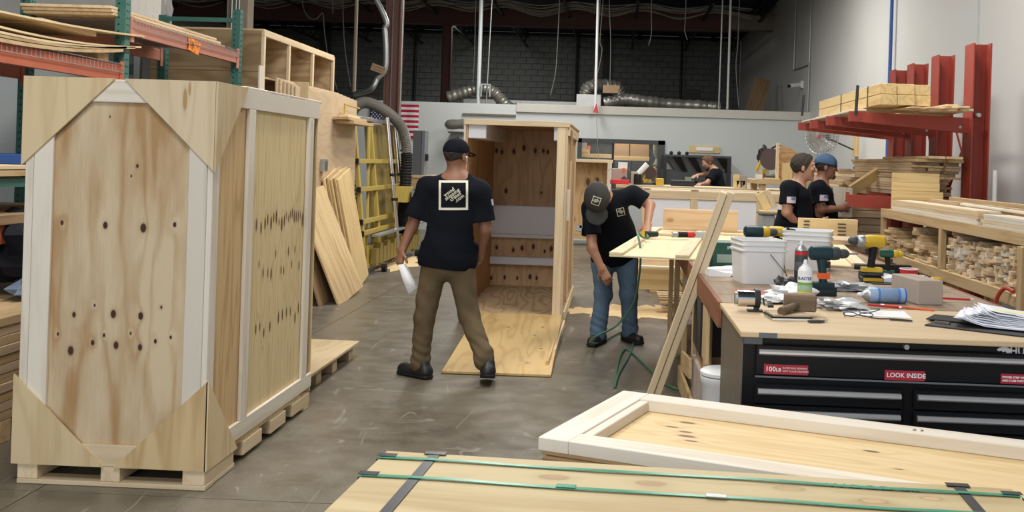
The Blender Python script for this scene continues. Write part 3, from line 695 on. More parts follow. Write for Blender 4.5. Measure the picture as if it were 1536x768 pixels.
# low pallet with a plywood sheet just behind it
q = thing('pallet', 'low pallet topped with a yellow plywood sheet behind the big crate', 'pallet', (-2.4, 7.2, 0))
pz = .17
A_ = [atZ(462, 573, pz), atZ(461, 527, pz), atZ(543, 528, pz)]
zz = .12
xr = -1.98; y0_, y1_ = 6.47, 8.0
slab('deck_sheet', (-2.95, y0_, .105), (xr + .02, y1_, .125), m_plyc, q, 'y')
slab('deck_board', (-2.93, y0_ + .01, .088), (xr, y1_ - .02, .104), m_piney, q, 'y')
for xx in (-2.93, -2.5, xr - .1):
    for yy in (6.5, 6.95, 7.35, 7.8): slab('pallet_block', (xx, yy, .0), (xx + .09, yy + .12, .087), m_offg, q, 'y')

# ================================================================== pallet rack, left
rk = thing('pallet_rack', 'green and orange pallet rack with wire decks behind the big crate', 'rack', (-3.6, 7.35, 0))
RX, RB = -3.60, -4.30
ups = {}
def upright(x, y, zt, nm_='upright'):
    u = MB()
    # open C post with punched holes on its front and side faces
    w2 = .038
    u.bb((x - w2, y - w2, 0), (x - w2 + .003, y + w2, zt)).bb((x - w2 + .003, y - w2, 0), (x + w2, y - w2 + .003, zt)).bb((x + w2 - .003, y - w2 + .003, 0), (x + w2, y + w2, zt))
    o = u.build(nm_, m_green, rk); h = MB(); z = .06
    while z < zt - .03:
        h.cyl((x - .012, y - w2 - .0015, z), (x - .012, y - w2 + .001, z), .008, 6); h.cyl((x + w2 - .001, y - .012, z), (x + w2 + .0015, y - .012, z), .008, 6); h.cyl((x + w2 - .001, y + .018, z), (x + w2 + .0015, y + .018, z), .007, 6)
        z += .05
    hh = h.build('holes', m_black, o); hh['kind'] = 'stuff'
    return o
for y, zt in ((5.05, 3.3), (7.35, 3.4), (9.59, 2.90)):
    upright(RX, y, zt); upright(RB, y, zt if y != 9.59 else 2.83)
    for k, z in enumerate((.3, 1.2, 2.05, 2.80)):
        if z < zt: MB().bb((RB + .04, y - .015, z - .02), (RX - .04, y + .015, z + .02)).build('brace', m_green, rk)
    MB().cyl((RB + .04, y, .35), (RX - .04, y, 1.15), .016, 6).build('brace', m_green, rk); MB().cyl((RX - .04, y, 1.25), (RB + .04, y, 2.0), .016, 6).build('brace', m_green, rk)
def beam(xx, ya, yb, z1, h, mat, sag=0):
    mb = MB(); n = 10; s = -1 if xx < -4 else 1
    for i in range(n):
        a = ya + (yb - ya) * i / n; b_ = ya + (yb - ya) * (i + 1) / n
        za = z1 - sag * math.sin(math.pi * i / n); zb = z1 - sag * math.sin(math.pi * (i + 1) / n)
        # profile: box with a step on the inner side
        pr = [(xx, 0), (xx + .045, 0), (xx + .045, -h), (xx, -h), (xx, -.04), (xx - .02, -.04) if False else (xx, -.03)]
        pr = [(xx, 0), (xx + .045, 0), (xx + .045, -h), (xx, -h)]
        mb.add([(p[0], a, za + p[1]) for p in pr] + [(p[0], b_, zb + p[1]) for p in pr], [(0, 1, 5, 4), (1, 2, 6, 5), (2, 3, 7, 6), (3, 0, 4, 7)] + ([(3, 2, 1, 0)] if i == 0 else []) + ([(4, 5, 6, 7)] if i == n - 1 else []))
    o = mb.build('beam', mat, rk)
    for yy in (ya + .03, yb - .03): MB().bb((xx + .046, yy - .028, z1 - h - .05), (xx + .052, yy + .028, z1 + .03)).build('beam_connector', mat, o)
    return o
for (ya, yb, z, mt, h) in ((5.09, 7.31, 2.16, m_orange, .115), (7.39, 9.55, 2.50, m_salmon, .105), (5.09, 7.31, 1.10, m_orange, .11), (5.09, 7.31, 1.38, m_green, .06)):
    beam(RX - .01, ya, yb, z, h, mt); beam(RB - .03, ya, yb, z, h, mt)
# wire decks with turned-down front wires
for (ya, yb, z, mt) in ((5.12, 7.28, 2.16, 0), (7.42, 9.52, 2.50, 0)):
    d = thing('wire_deck', 'wire mesh deck hooked over the %s beam of the rack' % ('orange near' if z < 2.3 else 'faded red far'), 'wire deck', ((RX + RB) / 2, (ya + yb) / 2, z))
    ln = MB(); n = int((yb - ya) / .05)
    for i in range(n + 1):
        y = ya + (yb - ya) * i / n
        ln.tube([(RB, y, z + .006), (RX + .042, y, z + .006), (RX + .045, y, z - .05)], .0028, 4)
    ln.build('cross_wires', m_wire, d)['kind'] = 'stuff'
    MB().tube([(RX + .048, ya, z - .05), (RX + .048, yb, z - .05)], .003, 5).build('edge_wire', m_wire, d)
    l2 = MB()
    for k in range(8): l2.cyl((RB + .1 * k + .05, ya, z + .01), (RB + .1 * k + .05, yb, z + .01), .0028, 4)
    l2.build('long_wires', m_wire, d)['kind'] = 'stuff'
# orange note on the far beam
a = atX(290, 69, RX + .037)
nt_ = thing('orange_note', 'crumpled bright orange paper note taped to the faded red rack beam', 'note', a)
Mn = frame(a, (0, 1, -.12), (0, .1, 1))
mb = MB()
for i in range(5):
    for j in range(4): pass
g = 5; vs = []; fs = []
for i in range(g + 1):
    for j in range(g + 1): vs.append((-.12 + .24 * i / g, -.055 + .11 * j / g, .006 + .006 * math.sin(i * 2.1 + j)))
for i in range(g):
    for j in range(g): fs.append((i * (g + 1) + j, (i + 1) * (g + 1) + j, (i + 1) * (g + 1) + j + 1, i * (g + 1) + j + 1))
MB().add(vs, fs).build('paper', plain('orange_paper', (.85, .25, .02), .7), nt_, Mw=Mn)
link('lettering', text_mesh('SL', .06, m_dkgrey), nt_, Mn @ Matrix.Translation((-.04, .0, .016)))

# sagging plywood sheets on the near bay
def sag_sheet(name, x0, x1, y0, y1, z, t, sag, tilt, mat, label, group=None):
    mb = MB(); n = 18; ps = []
    for i in range(n + 1):
        u = i / n; y = y0 + (y1 - y0) * u; zz = z + tilt * (u - .5) - sag * (1 - (2 * u - 1) ** 2) + sag
        ps.append((y, zz))
    vs = []
    for (y, zz) in ps: vs += [(x0, y, zz), (x1, y, zz), (x1, y, zz + t), (x0, y, zz + t)]
    fs = []
    for i in range(n):
        a = i * 4; fs += [(a + k, a + (k + 1) % 4, a + 4 + (k + 1) % 4, a + 4 + k) for k in range(4)]
    fs += [(3, 2, 1, 0), (n * 4, n * 4 + 1, n * 4 + 2, n * 4 + 3)]
    c = V(((x0 + x1) / 2, (y0 + y1) / 2, z)); Mw = frame(c, (0, 1, 0), (-1, 0, 0)); inv = Mw.inverted()
    m2 = MB().add([inv @ V(p) for p in vs], fs); o = m2.build(name, mat, Mw=Mw)
    return tag(o, label, 'plywood sheet', group)
def zx(px, py): return atX(px, py, RX + .06)
for i, (pa, pb, t, lb) in enumerate((((0, 20), (217, 60), .012, 'uppermost plywood sheet on the near rack bay, lifted clear of the pile'),
        ((0, 37), (212, 76), .012, 'top sheet of the sagging plywood pile on the near rack bay'), ((0, 45), (203, 77), .014, 'second sheet of the sagging plywood pile on the rack'),
        ((0, 50), (190, 77), .016, 'third sheet of the sagging plywood pile on the rack'), ((0, 57), (185, 82), .022, 'lowest sheet of the sagging plywood pile on the rack'))):
    a = zx(*pa); b_ = zx(*pb); sl = (b_.z - a.z) / (b_.y - a.y)
    y0_ = 5.2; sag_sheet('plywood_sheet', RB - .1, RX + .06, y0_, b_.y, (a.z + (y0_ - a.y) * sl + b_.z) / 2 - .03 * (i > 0), t, .02 + .03 * (i > 0), (b_.z - (a.z + (y0_ - a.y) * sl)), m_osb if i > 2 else m_plyc, lb)
slab_ = slab('offcut_board', (RX - .35, 6.3, 2.33), (RX - .0, 6.98, 2.365), m_offcut, None, 'y'); tag(slab_, 'short thick board lying between the lifted sheet and the plywood pile', 'board')
slab_ = slab('spacer_block', (RX - .4, 7.05, 2.172), (RX - .02, 7.20, 2.235), m_fir, None, 'x'); tag(slab_, 'wood spacer block under the plywood pile near the green upright', 'block')
slab_ = slab('spacer_block', (RX - .4, 5.3, 2.172), (RX - .02, 5.45, 2.22), m_fir, None, 'x'); tag(slab_, 'wood spacer block under the near end of the plywood pile', 'block')
for k in range(3):
    tag(slab('thin_board', (RB + .02, 7.25 - .02 * k, 2.515 + .022 * k), (RX - .02, 9.35 - .1 * k, 2.535 + .022 * k), m_offcut, None, 'y'), ['lowest thin board lying on the far rack bay', 'middle thin board lying on the far rack bay', 'top thin board lying on the far rack bay'][k], 'board')
# upper shelf with the film wrapped load
wy, dz0, dz1, wx1 = 10.0, 2.70, 2.83, -4.74
up_ = thing('grey_rack', 'grey steel rack shelf at top left carrying the film-wrapped load', 'rack', (-5.9, wy + .5, 0))
slab('front_beam', (-7.6, wy, dz0), (wx1, wy + .04, dz1 - .03), m_galv, up_); slab('rear_beam', (-7.6, wy + 1.0, dz0), (wx1, wy + 1.04, dz1 - .03), m_galv, up_)
slab('deck', (-7.6, wy, dz1 - .029), (wx1, wy + 1.04, dz1), m_galv, up_)
for x in (-7.6, wx1 - .06):
    for y in (wy + .05, wy + .93): slab('post', (x, y, 0), (x + .06, y + .06, dz0 - .001), m_galv, up_)
for k in range(9): slab('deck_rib', (-7.5 + .32 * k, wy - .012, dz0 - .02), (-7.47 + .32 * k, wy - .001, dz1), m_dkgrey, up_)
slab('tie_bar', (-7.54, wy + .06, 2.3), (wx1 - .061, wy + .1, 2.4), m_dkgrey, up_)
wl = thing('wrapped_load', 'pale load wrapped in clear stretch film on the grey rack at top left', 'wrapped load', (-5.9, wy + .5, dz1))
MB().bb((-7.3, wy + .08, dz1 + .001), (-4.95, wy + .95, dz1 + .95)).build('load', plain('cream_board', (.60, .56, .48), .7), wl)
g = 44; vs = []; fs = []
random.seed(2)
for side in range(2):
    n0 = len(vs)
    for i in range(g + 1):
        for j in range(13):
            u, v_ = i / g, j / 12
            wob = .02 * math.sin(u * 41 + v_ * 19) * math.sin(v_ * 11 + u * 5) + .010 * random.random()
            vs.append((-7.35 + 2.5 * u, wy + .05 + wob, dz1 + .003 + .97 * v_) if side == 0 else (-4.85 + wob, wy + .05 + .92 * u, dz1 + .003 + .97 * v_))
    for i in range(g):
        for j in range(12): fs.append((n0 + i * 13 + j, n0 + (i + 1) * 13 + j, n0 + (i + 1) * 13 + j + 1, n0 + i * 13 + j + 1))
MB().add(vs, fs).build('stretch_film', m_film, wl, True, center=False)
# lower shelves seen through the gap left of the crate
def lw(nm_, px0, py0, px1, py1, y, dy, mat, lab, cat, g='x'):
    a = atY(px0, py1, y); b_ = atY(px1, py0, y); return tag(slab(nm_, (a.x, y, a.z), (b_.x, y + dy, b_.z), mat, None, g), lab, cat)
tag(slab('plywood_sheet', (RB - .05, 5.2, 1.385), (RX + .06, 7.2, 1.42), m_fir, None, 'y'), 'plywood sheet on the blue shelf left of the big crate', 'plywood sheet')
tag(slab('plywood_sheet', (RB - .05, 5.2, 1.425), (RX + .06, 7.2, 1.45), m_offcut, None, 'y'), 'upper plywood sheet on the blue shelf left of the big crate', 'plywood sheet')
tag(slab('blue_tray', (RX - .55, 6.2, 1.452), (RX + .0, 7.2, 1.51), m_blue, None, 'y'), 'blue board lying on the plywood sheets left of the big crate', 'board')
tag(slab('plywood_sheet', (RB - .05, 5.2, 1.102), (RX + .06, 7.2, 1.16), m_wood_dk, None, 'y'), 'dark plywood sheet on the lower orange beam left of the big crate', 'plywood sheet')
tag(slab('white_panel_sheet', (-6.6, 8.6, 0), (-4.42, 8.65, 1.98), m_wallf, None, 'x'), 'front white panel standing behind the rack at far left', 'panel')
tag(slab('white_panel_sheet', (-6.7, 8.7, 0), (-4.42, 8.75, 2.45), m_wallf, None, 'x'), 'taller white panel behind the front one at far left, under the orange beam', 'panel')
# lumber bundle with print, dark cloth
lb = thing('lumber_bundle', 'bundle of stacked particle boards with dark stencilled lettering at the left edge', 'lumber', (-3.3, 6.2, 0))
for k in range(11): slab('board', (-4.3, 5.15 + random.uniform(0, .02), .12 + k * .05), (-3.17 + random.uniform(-.01, .004), 6.9, .168 + k * .05), m_offg if k % 2 else m_fir, lb, 'y')
slab('bearer', (-4.3, 5.3, 0), (-3.18, 5.4, .118), m_fir, lb, 'x'); slab('bearer', (-4.3, 6.6, 0), (-3.18, 6.7, .118), m_fir, lb, 'x')
for s, y, z, h in (('WOOD', 6.35, .62, .07), ('04-32 000', 6.3, .55, .05), ('0012003', 6.3, .49, .045), ('PIERRE', 6.2, .36, .11)):
    link('lettering', text_mesh(s, h, m_dkgrey), lb, frame((-3.162, y, z), (0, 1, 0), (0, 0, 1)))
def blob(name, c, r, mat, label, cat, seed=0, amp=.18, n=24):
    b = MB().sph((0, 0, 0), 1, n, n // 2); rs = random.Random(seed); ph = [rs.uniform(0, 6) for _ in range(6)]
    for i, p in enumerate(b.v):
        k = 1 + amp * (math.sin(p.x * 5 + ph[0]) * math.sin(p.y * 4 + ph[1]) + .6 * math.sin(p.z * 7 + p.x * 6 + ph[2]) + .4 * math.sin(p.y * 11 + ph[3]))
        b.v[i] = V((c[0] + p.x * r[0] * k, c[1] + p.y * r[1] * k, max(c[2] + p.z * r[2] * k, c[2] - r[2] * .8)))
    return tag(b.build(name, mat, smooth=True), label, cat)
blob('dark_cloth', (-3.65, 6.4, .92), (.42, .55, .22), m_ladg, 'heap of dark cloth on the lumber bundle at the left edge', 'cloth', 3)
blob('blue_grey_cloth', (-3.35, 6.2, .74), (.22, .35, .09), plain('blue_grey_cloth', (.16, .21, .29), .85), 'folded blue-grey cloth beside the dark cloth at the left edge', 'cloth', 5)

# ================================================================== tall open box shelf behind rack
bx0, bx1, by0, by1 = -4.62, -3.50, 10.0, 12.55
zt3 = 2.76
bs = thing('box_shelf', 'tall raw plywood box shelf with open bays behind the rack', 'shelf', ((bx0 + bx1) / 2, (by0 + by1) / 2, 0))
slab('side_panel', (bx0, by0 + .02, 2.36), (bx1 - .02, by0 + .038, zt3), m_plyold, bs, 'x')
slab('side_panel', (bx0, by0 + .02, 0), (bx1 - .02, by0 + .038, 2.357), m_plyold, bs, 'x')
slab('back_panel', (bx0, by0 + .04, 0), (bx0 + .018, by1, zt3), m_plyor, bs, 'y')
slab('top_panel', (bx0, by0 + .02, zt3 + .001), (bx1, by1, zt3 + .02), m_plyc, bs, 'y')
slab('front_rail', (bx1 - .02, by0 + .02, zt3 - .05), (bx1 + .01, by1, zt3), m_pine, bs, 'y')
for k, y in enumerate((10.02, 10.80, 11.65, 12.50)):
    slab('post', (bx1 - .02, y, 0), (bx1 + .01, y + .05, zt3 - .051), m_pine, bs, 'zy')
    if k: slab('divider', (bx0 + .02, y + .01, 0), (bx1 - .021, y + .03, zt3 - .0), m_plyfig, bs, 'x')
slab('shelf_board', (bx0 + .02, by0 + .04, 2.30), (bx1 - .021, by1 - .06, 2.32), m_plyfig, bs, 'y')
slab('shelf_board', (bx0 + .02, by0 + .04, 1.2), (bx1 - .021, by1 - .06, 1.22), m_plyfig, bs, 'y')
# strips sticking up over the big crate
a = atX(402, 110, -3.46); tag(bar('pale_offcut', (-3.44, a.y - .2, .0), (-3.44, a.y - .25, a.z + .05), .14, .015, m_pinew, up=(1, 0, 0)), 'pale narrow board standing before the box shelf', 'board')
a = atY(420, 122, 10.9); b_ = atY(462, 147, 10.9)
tag(slab('yellow_sheet', (a.x, 10.9, 1.0), (b_.x, 10.93, a.z), m_plyc, None, 'z'), 'bright yellow plywood sheet end standing between the box shelf and the leaning sheets', 'plywood sheet')
# ================================================================== big sheets leaning, seen edge on towards the aisle
def lean_sheet(y0, y1, xt, zt_, xb, t, mat, label, name='plywood_sheet', gr=None, g='z'):
    """sheet with its foot at (xb, 0) and its head at (xt, zt_), running along y"""
    d = V((xt - xb, 0, zt_)); Mw = frame(V(((xt + xb) / 2, (y0 + y1) / 2, zt_ / 2)), d if g == 'z' else (0, 1, 0), (0, 1, 0) if g == 'z' else d)
    o = link(name, boxmesh(d.length if g == 'z' else y1 - y0, y1 - y0 if g == 'z' else d.length, t, mat), None, Mw)
    return tag(o, label, 'plywood sheet', gr)
LT = ['rearmost', 'second', 'third', 'fourth', 'front']
for k in range(6):
    lean_sheet(10.35 + .07 * k, 12.7 + .11 * k, -3.475 + .018 * k, 2.33 - .012 * k, -3.470 + .018 * k, .016, m_plysheet,
        ['rearmost tall sheet of the stack leaning behind the big crate', 'second tall sheet from the rear of the leaning stack', 'third tall sheet from the rear of the leaning stack', 'fourth tall sheet from the rear of the leaning stack', 'fifth tall sheet, next to the outermost of the leaning stack', 'outermost tall sheet of the leaning stack, facing the aisle'][k], g='y')
# wall shelf bracket with scraps near the saw
a = atY(493, 186, 12.6); sb = thing('scrap_bracket', 'small wooden ledge with scraps fixed near the top of the leaning sheets', 'ledge', a)
slab('board', (-3.37, 12.2, a.z), (-3.14, 13.2, a.z + .04), m_fir, sb, 'y'); slab('board', (-3.36, 12.1, a.z + .045), (-3.18, 13.0, a.z + .08), m_fir, sb, 'y'); slab('board', (-3.35, 12.3, a.z + .085), (-3.24, 12.9, a.z + .11), m_pine, sb, 'y')
MB().tube([(-3.31, 12.4, a.z + .12), (-3.31, 12.4, a.z + .24), (-3.28, 13.0, a.z + .22)], .012, 6).build('hook_arm', m_yelmet, sb)
a = atX(486, 248, -3.345); ob = thing('outlet_box', 'small grey junction box on the leaning sheets', 'outlet box', a)
MB().box(a, (.06, .12, .14)).build('box', m_galv, ob); MB().box(a + V((.035, -.02, 0)), (.01, .05, .09)).build('cover', m_grey, ob)
# shorter boards leaning at the foot
def lean_board(foot, top, w_, t, mat, label, wdir):
    foot = V(foot); top = V(top); x = top - foot; Mw = frame((foot + top) / 2, x, wdir)
    return tag(link('leaning_plywood', boxmesh(x.length, w_, t, mat), None, Mw), label, 'plywood sheet')
# the pale one in front: corners (514,460),(538,436) at the floor
f0 = (atZ(514, 458, 0) + atZ(538, 436, 0)) / 2; fd = (atZ(538, 436, 0) - atZ(514, 458, 0))
t0 = atX(472, 300, -3.35)
lean_board(f0 + V((0, 0, .01)), V((-3.34, f0.y - .1, 1.17)), 1.12, .022, m_ply, 'pale wide plywood panel leaning with its foot on the floor beside the big crate', (0, 1, 0))
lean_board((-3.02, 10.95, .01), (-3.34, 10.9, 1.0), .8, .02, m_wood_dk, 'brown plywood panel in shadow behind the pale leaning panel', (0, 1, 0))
lean_board((-3.12, 10.7, .01), (-3.35, 10.65, .9), .6, .02, m_fir, 'lowest brown panel hidden behind the leaning plywood', (0, 1, 0))
for k in range(5):
    lean_board((-3.06 - .027 * k, 12.55 - .06 * k, .01), (-3.26 - .024 * k, 12.25 - .06 * k, 1.34 + .02 * (k % 2)), .62, .022, m_piney if k % 2 == 0 else m_fir,
      ['outermost narrow yellow panel leaning by the panel saw', 'second narrow panel leaning by the panel saw', 'middle narrow panel of the five leaning by the panel saw', 'fourth narrow panel leaning by the panel saw', 'innermost narrow panel leaning against the tall sheets'][k], (0, 1, 0))

# ================================================================== vertical panel saw
PX = -3.30
ps = thing('panel_saw', 'yellow vertical panel saw frame with chrome guide tubes', 'panel saw', (PX, 15, 0))
def pp_(px, py, yy): return atY(px, py, yy)
ya, yb = 13.4, 16.6
topA = atY(527, 172, 13.6); botA = atY(545, 411, 13.5)
def yl(a, b_, w_, t, mat=m_yelmet, nm_='frame_rail', up=(1, 0, 0)): return bar(nm_, a, b_, w_, t, mat, ps, up=up)
bar('frame_post', (-3.24, ya, .05), (-3.46, ya, 2.1), .08, .05, m_yelmet, ps, up=(1, 0, 0))
bar('frame_post', (-3.24, 14.3, .05), (-3.46, 14.3, 2.1), .07, .05, m_yelmet, ps, up=(1, 0, 0))
bar('frame_post', (-3.24, 15.9, .05), (-3.46, 15.9, 2.0), .07, .05, m_yelmet, ps, up=(1, 0, 0))
bar('frame_post', (-3.24, yb, .05), (-3.40, yb, 1.6), .08, .05, m_yelmet, ps, up=(1, 0, 0))
bar('frame_brace', (-3.30, 13.7, .25), (-3.44, 14.2, 2.0), .05, .03, m_yelmet, ps, up=(1, 0, 0))
for z, e in ((.12, yb), (.55, yb), (.70, yb), (1.12, yb), (1.49, 16.5)):
    x = -3.21 - .22 * z / 2.1
    bar('frame_rail', (x, ya - .1, z), (x, e, z), .06, .035, m_yelmet, ps, up=(1, 0, 0))
    MB().box((x, ya - .12, z), (.05, .05, .07)).build('end_cap', m_rubber, ps)
bar('frame_rail', (-3.43, ya - .05, 2.06), (-3.43, 16.2, 2.06), .05, .05, m_galv, ps)
bar('back_panel', (-3.36, 15.0, .25), (-3.52, 15.0, 2.02), 1.5, .015, m_yelpan, ps, up=(1, 0, 0))
bar('support_bar', (-3.12, ya, .52), (-3.12, yb, .52), .10, .03, m_galv, ps)
mesh_rail = MB()
for i in range(14):
    mesh_rail.bb((-3.2, ya + .1 + .22 * i, .14), (-3.12, ya + .26 + .22 * i, .40 if i % 2 else .34))
mesh_rail.build('lower_guard', m_yelpan, ps)
bar('lower_panel', (-3.22, ya, .25), (-3.22, yb, .25), .26, .02, m_yelmet, ps, up=(1, 0, 0))
for y in (14.75, 15.25):
    MB().cyl((-3.10, y, .25), (-3.32, y - .0, 2.12), .035, 10).build('guide_tube', m_chrome, ps, True)
for z in (.95, 1.3): 
    for y in (14.75, 15.25): MB().lathe((-3.165 - .1 * (z - .9), y, z), [(.05, -.02), (.05, .02)], n=12).build('clamp_ring', m_black, ps)
sh_ = MB().box((-3.08, 15.0, 1.02), (.16, .5, .22)).build('saw_carriage', m_yelmet, ps)
MB().cyl((-3.05, 15.2, 1.0), (-2.86, 15.25, 1.0), .10, 14).build('motor', m_dkgrey, ps, True); MB().cyl((-2.98, 15.0, .93), (-2.9, 15.02, .93), .14, 16).build('blade_guard', m_grey, ps)
MB().cyl((-2.9, 15.3, 1.15), (-2.8, 15.3, 1.15), .05, 10).build('handle', m_black, ps)
for y in (13.9, 16.2):
    MB().cyl((-3.13, y, .055), (-3.07, y, .055), .055, 12).build('caster', m_rubber, ps)
# dust hose
hp = [atY(px, py, yy) for px, py, yy in ((537, 392, 14.2), (533, 330, 14.2), (529, 250, 14.2), (526, 195, 14.3), (529, 166, 14.4), (545, 154, 14.6), (567, 160, 14.8), (592, 178, 15.0), (606, 200, 15.1), (610, 235, 15.2), (607, 290, 15.2), (604, 330, 15.2), (602, 350, 15.2))]
P = bez(hp, 26)
dh = thing('dust_hose', 'ribbed grey dust hose arching over the yellow panel saw, its hanging end black', 'hose', hp[0])
kc = int(len(P) * .74)
MB().tube(P[:kc], .07, 12, rf=lambda k: .084 if k % 2 else .070).build('grey_length', plain('ribbed_grey_hose', (.17, .16, .14), .55), dh); MB().tube(P[kc:], .08, 12, rf=lambda k: .092 if k % 2 else .08).build('black_length', m_rubber, dh)
o = MB().tube(hp[3:10], .015, 6).build('hose_boom', m_yelmet, ps)
# workbench, electrical box and bits behind the saw
wb = thing('workbench', 'rough plywood workbench behind the yellow panel saw', 'workbench', (-2.9, 18.2, 0))
a = atY(555, 262, 17.8); z_ = 1.2
slab('worktop', (-4.2, 17.8, z_), (-2.55, 18.7, z_ + .05), m_offcut, wb, 'x'); slab('apron', (-4.2, 17.82, z_ - .22), (-2.57, 17.86, z_ - .001), m_fir, wb, 'xz')
for x in (-4.15, -2.7): slab('leg', (x, 17.87, 0), (x + .09, 17.96, z_ - .001), m_fir, wb, 'z'); slab('leg', (x, 18.6, 0), (x + .09, 18.69, z_ - .001), m_fir, wb, 'z')
slab('shelf_board', (-4.1, 17.97, .5), (-2.6, 18.6, .53), m_fir, wb, 'x'); slab('panel', (-4.1, 17.97, .54), (-2.75, 18.0, .9), m_plyor, wb, 'x')
a = atY(618, 262, 18.0); b_ = atY(638, 196, 18.0)
eb = thing('electrical_cabinet', 'tall grey electrical cabinet standing on the workbench behind the cap-wearing man', 'cabinet', (a.x, 18, z_ + .05))
slab('cabinet_body', (a.x, 18.0, z_ + .051), (b_.x - .06, 18.35, b_.z), m_grey, eb, 'z'); slab('cabinet_door', (b_.x - .055, 17.99, z_ + .051), (b_.x, 18.33, b_.z), plain('mid_grey', (.17, .19, .21), .5), eb, 'z')
MB().bb((b_.x + .001, 18.05, 1.5), (b_.x + .05, 18.12, 1.62)).build('door_handle', m_black, eb)
tag(MB().tube(bez([atY(600, 225, 18.3), atY(612, 235, 18.3), atY(612, 255, 18.3), atY(604, 258, 18.3)], 6), .015, 6).build('power_cord', m_black), 'black cord curling beside the grey electrical cabinet', 'cord')
# ================================================================== open crate in the middle
cx0, cx1, cy0, cy1, ch = -1.475, -.475, 9.88, 12.1, 1.94
oc = thing('open_crate', 'tall open plywood crate standing in the aisle with its door panel lying out in front', 'crate', (-.975, 11, 0))
kk = lambda px, py, r: (atY(px, py, cy1 - .02).z - (ch + .1) / 2, atY(px, py, cy1 - .02).x - (cx0 + cx1) / 2, r)
m_inner = wood('plywood_inner_back', (.62, .42, .25), (.42, .25, .12), (.05, .02, .015), rings=7, ystretch=5, contrast=.55, eye=1.4, knots=[kk(734, 217, .02), kk(745, 221, .018), kk(753, 223, .018), kk(771, 222, .02), kk(786, 217, .022), kk(803, 221, .02), kk(815, 221, .016), kk(822, 223, .016), kk(759, 281, .02), kk(812, 284, .012), kk(732, 365, .016), kk(745, 366, .016), kk(770, 370, .016), kk(783, 367, .02), kk(800, 365, .02), kk(757, 411, .016), kk(776, 412, .014), kk(737, 412, .015), kk(795, 410, .02), kk(805, 412, .016), kk(817, 372, .014), kk(827, 368, .02), kk(740, 436, .015), kk(781, 439, .018), kk(820, 434, .016)])
slab('back_panel', (cx0, cy1 - .015, .02), (cx1, cy1, ch), m_inner, oc, 'z')
slab('side_panel', (cx0 + .02, cy0 + .02, .1), (cx0 + .035, cy1 - .016, ch - .02), m_plyor, oc, 'zy')
slab('side_panel', (cx1 - .035, cy0 + .02, .1), (cx1 - .02, cy1 - .016, ch - .02), m_plyor, oc, 'zy')
slab('floor_panel', (cx0 + .01, cy0 - .1, .085), (cx1 - .01, cy1 - .016, .10), m_plyfig, oc, 'y')
slab('top_panel', (cx0 - .01, cy0 - .01, ch - .019), (cx1 + .03, cy1, ch), m_plyor, oc, 'x')
slab('front_cleat', (cx0, cy0 - .012, ch - .04), (cx1 + .02, cy0 + .01, ch + .012), m_pine, oc, 'xz')
slab('front_post', (cx0, cy0, .0), (cx0 + .019, cy0 + .09, ch - .041), m_pinew, oc, 'zy')
slab('front_post', (cx1 - .019, cy0, .0), (cx1, cy0 + .02, ch - .041), m_pine, oc, 'z')
slab('front_post', (cx1 - .10, cy0 - .0, .0), (cx1 - .02, cy0 + .019, ch - .041), m_pine, oc, 'z')
# outer frame of right side
for y in (cy0 + .021, cy0 + .95, cy1 - .1): slab('side_cleat', (cx1 - .019, y, .02), (cx1 + .0, y + .09, ch - .13), m_pine, oc, 'zy')
slab('side_cleat', (cx1 - .018, cy0 + .021, ch - .12), (cx1 + .02, cy1, ch - .02), m_pine, oc, 'yz'); slab('side_cleat', (cx1 - .0, cy0 + .1, .02), (cx1 + .02, cy1, .12), m_pine, oc, 'yz')
slab('side_latch_board', (cx1 + .001, cy0 + .1, 1.0), (cx1 + .03, cy0 + .18, 1.30), m_pinew, oc, 'zy')
slab('side_latch_board', (cx1 + .021, cy0 + .1, ch - .36), (cx1 + .04, cy0 + .2, ch - .06), m_wood_dk, oc, 'zy')
for x in (cx0 + .02, -1.0, cx1 - .12): slab('skid', (x, cy0, 0), (x + .09, cy1 - .02, .084), m_pine, oc, 'y')
# foam
a = atY(729, 307, cy1 - .1); b_ = atY(833, 359, cy1 - .1)
slab('foam_pad', (cx0 + .036, cy1 - .12, b_.z + .045), (cx1 - .036, cy1 - .016, a.z), m_foam, oc, 'xz', .006)
slab('foam_pad', (cx0 + .036, cy1 - .10, b_.z), (cx1 - .036, cy1 - .016, b_.z + .044), m_foam, oc, 'xz', .006)
a = atY(729, 384, cy1 - .1); b_ = atY(833, 399, cy1 - .1)
slab('foam_pad', (cx0 + .036, cy1 - .12, b_.z), (cx1 - .036, cy1 - .016, a.z), m_foam, oc, 'xz', .006)
slab('foam_bar', (cx0 + .036, cy0 + .04, ch - .17), (cx0 + .21, cy1 - .4, ch - .02), m_foam, oc, 'y', .006)
slab('foam_bar', (cx1 - .135, cy0 + .04, ch - .17), (cx1 - .036, cy1 - .4, ch - .02), m_foam, oc, 'y', .006)
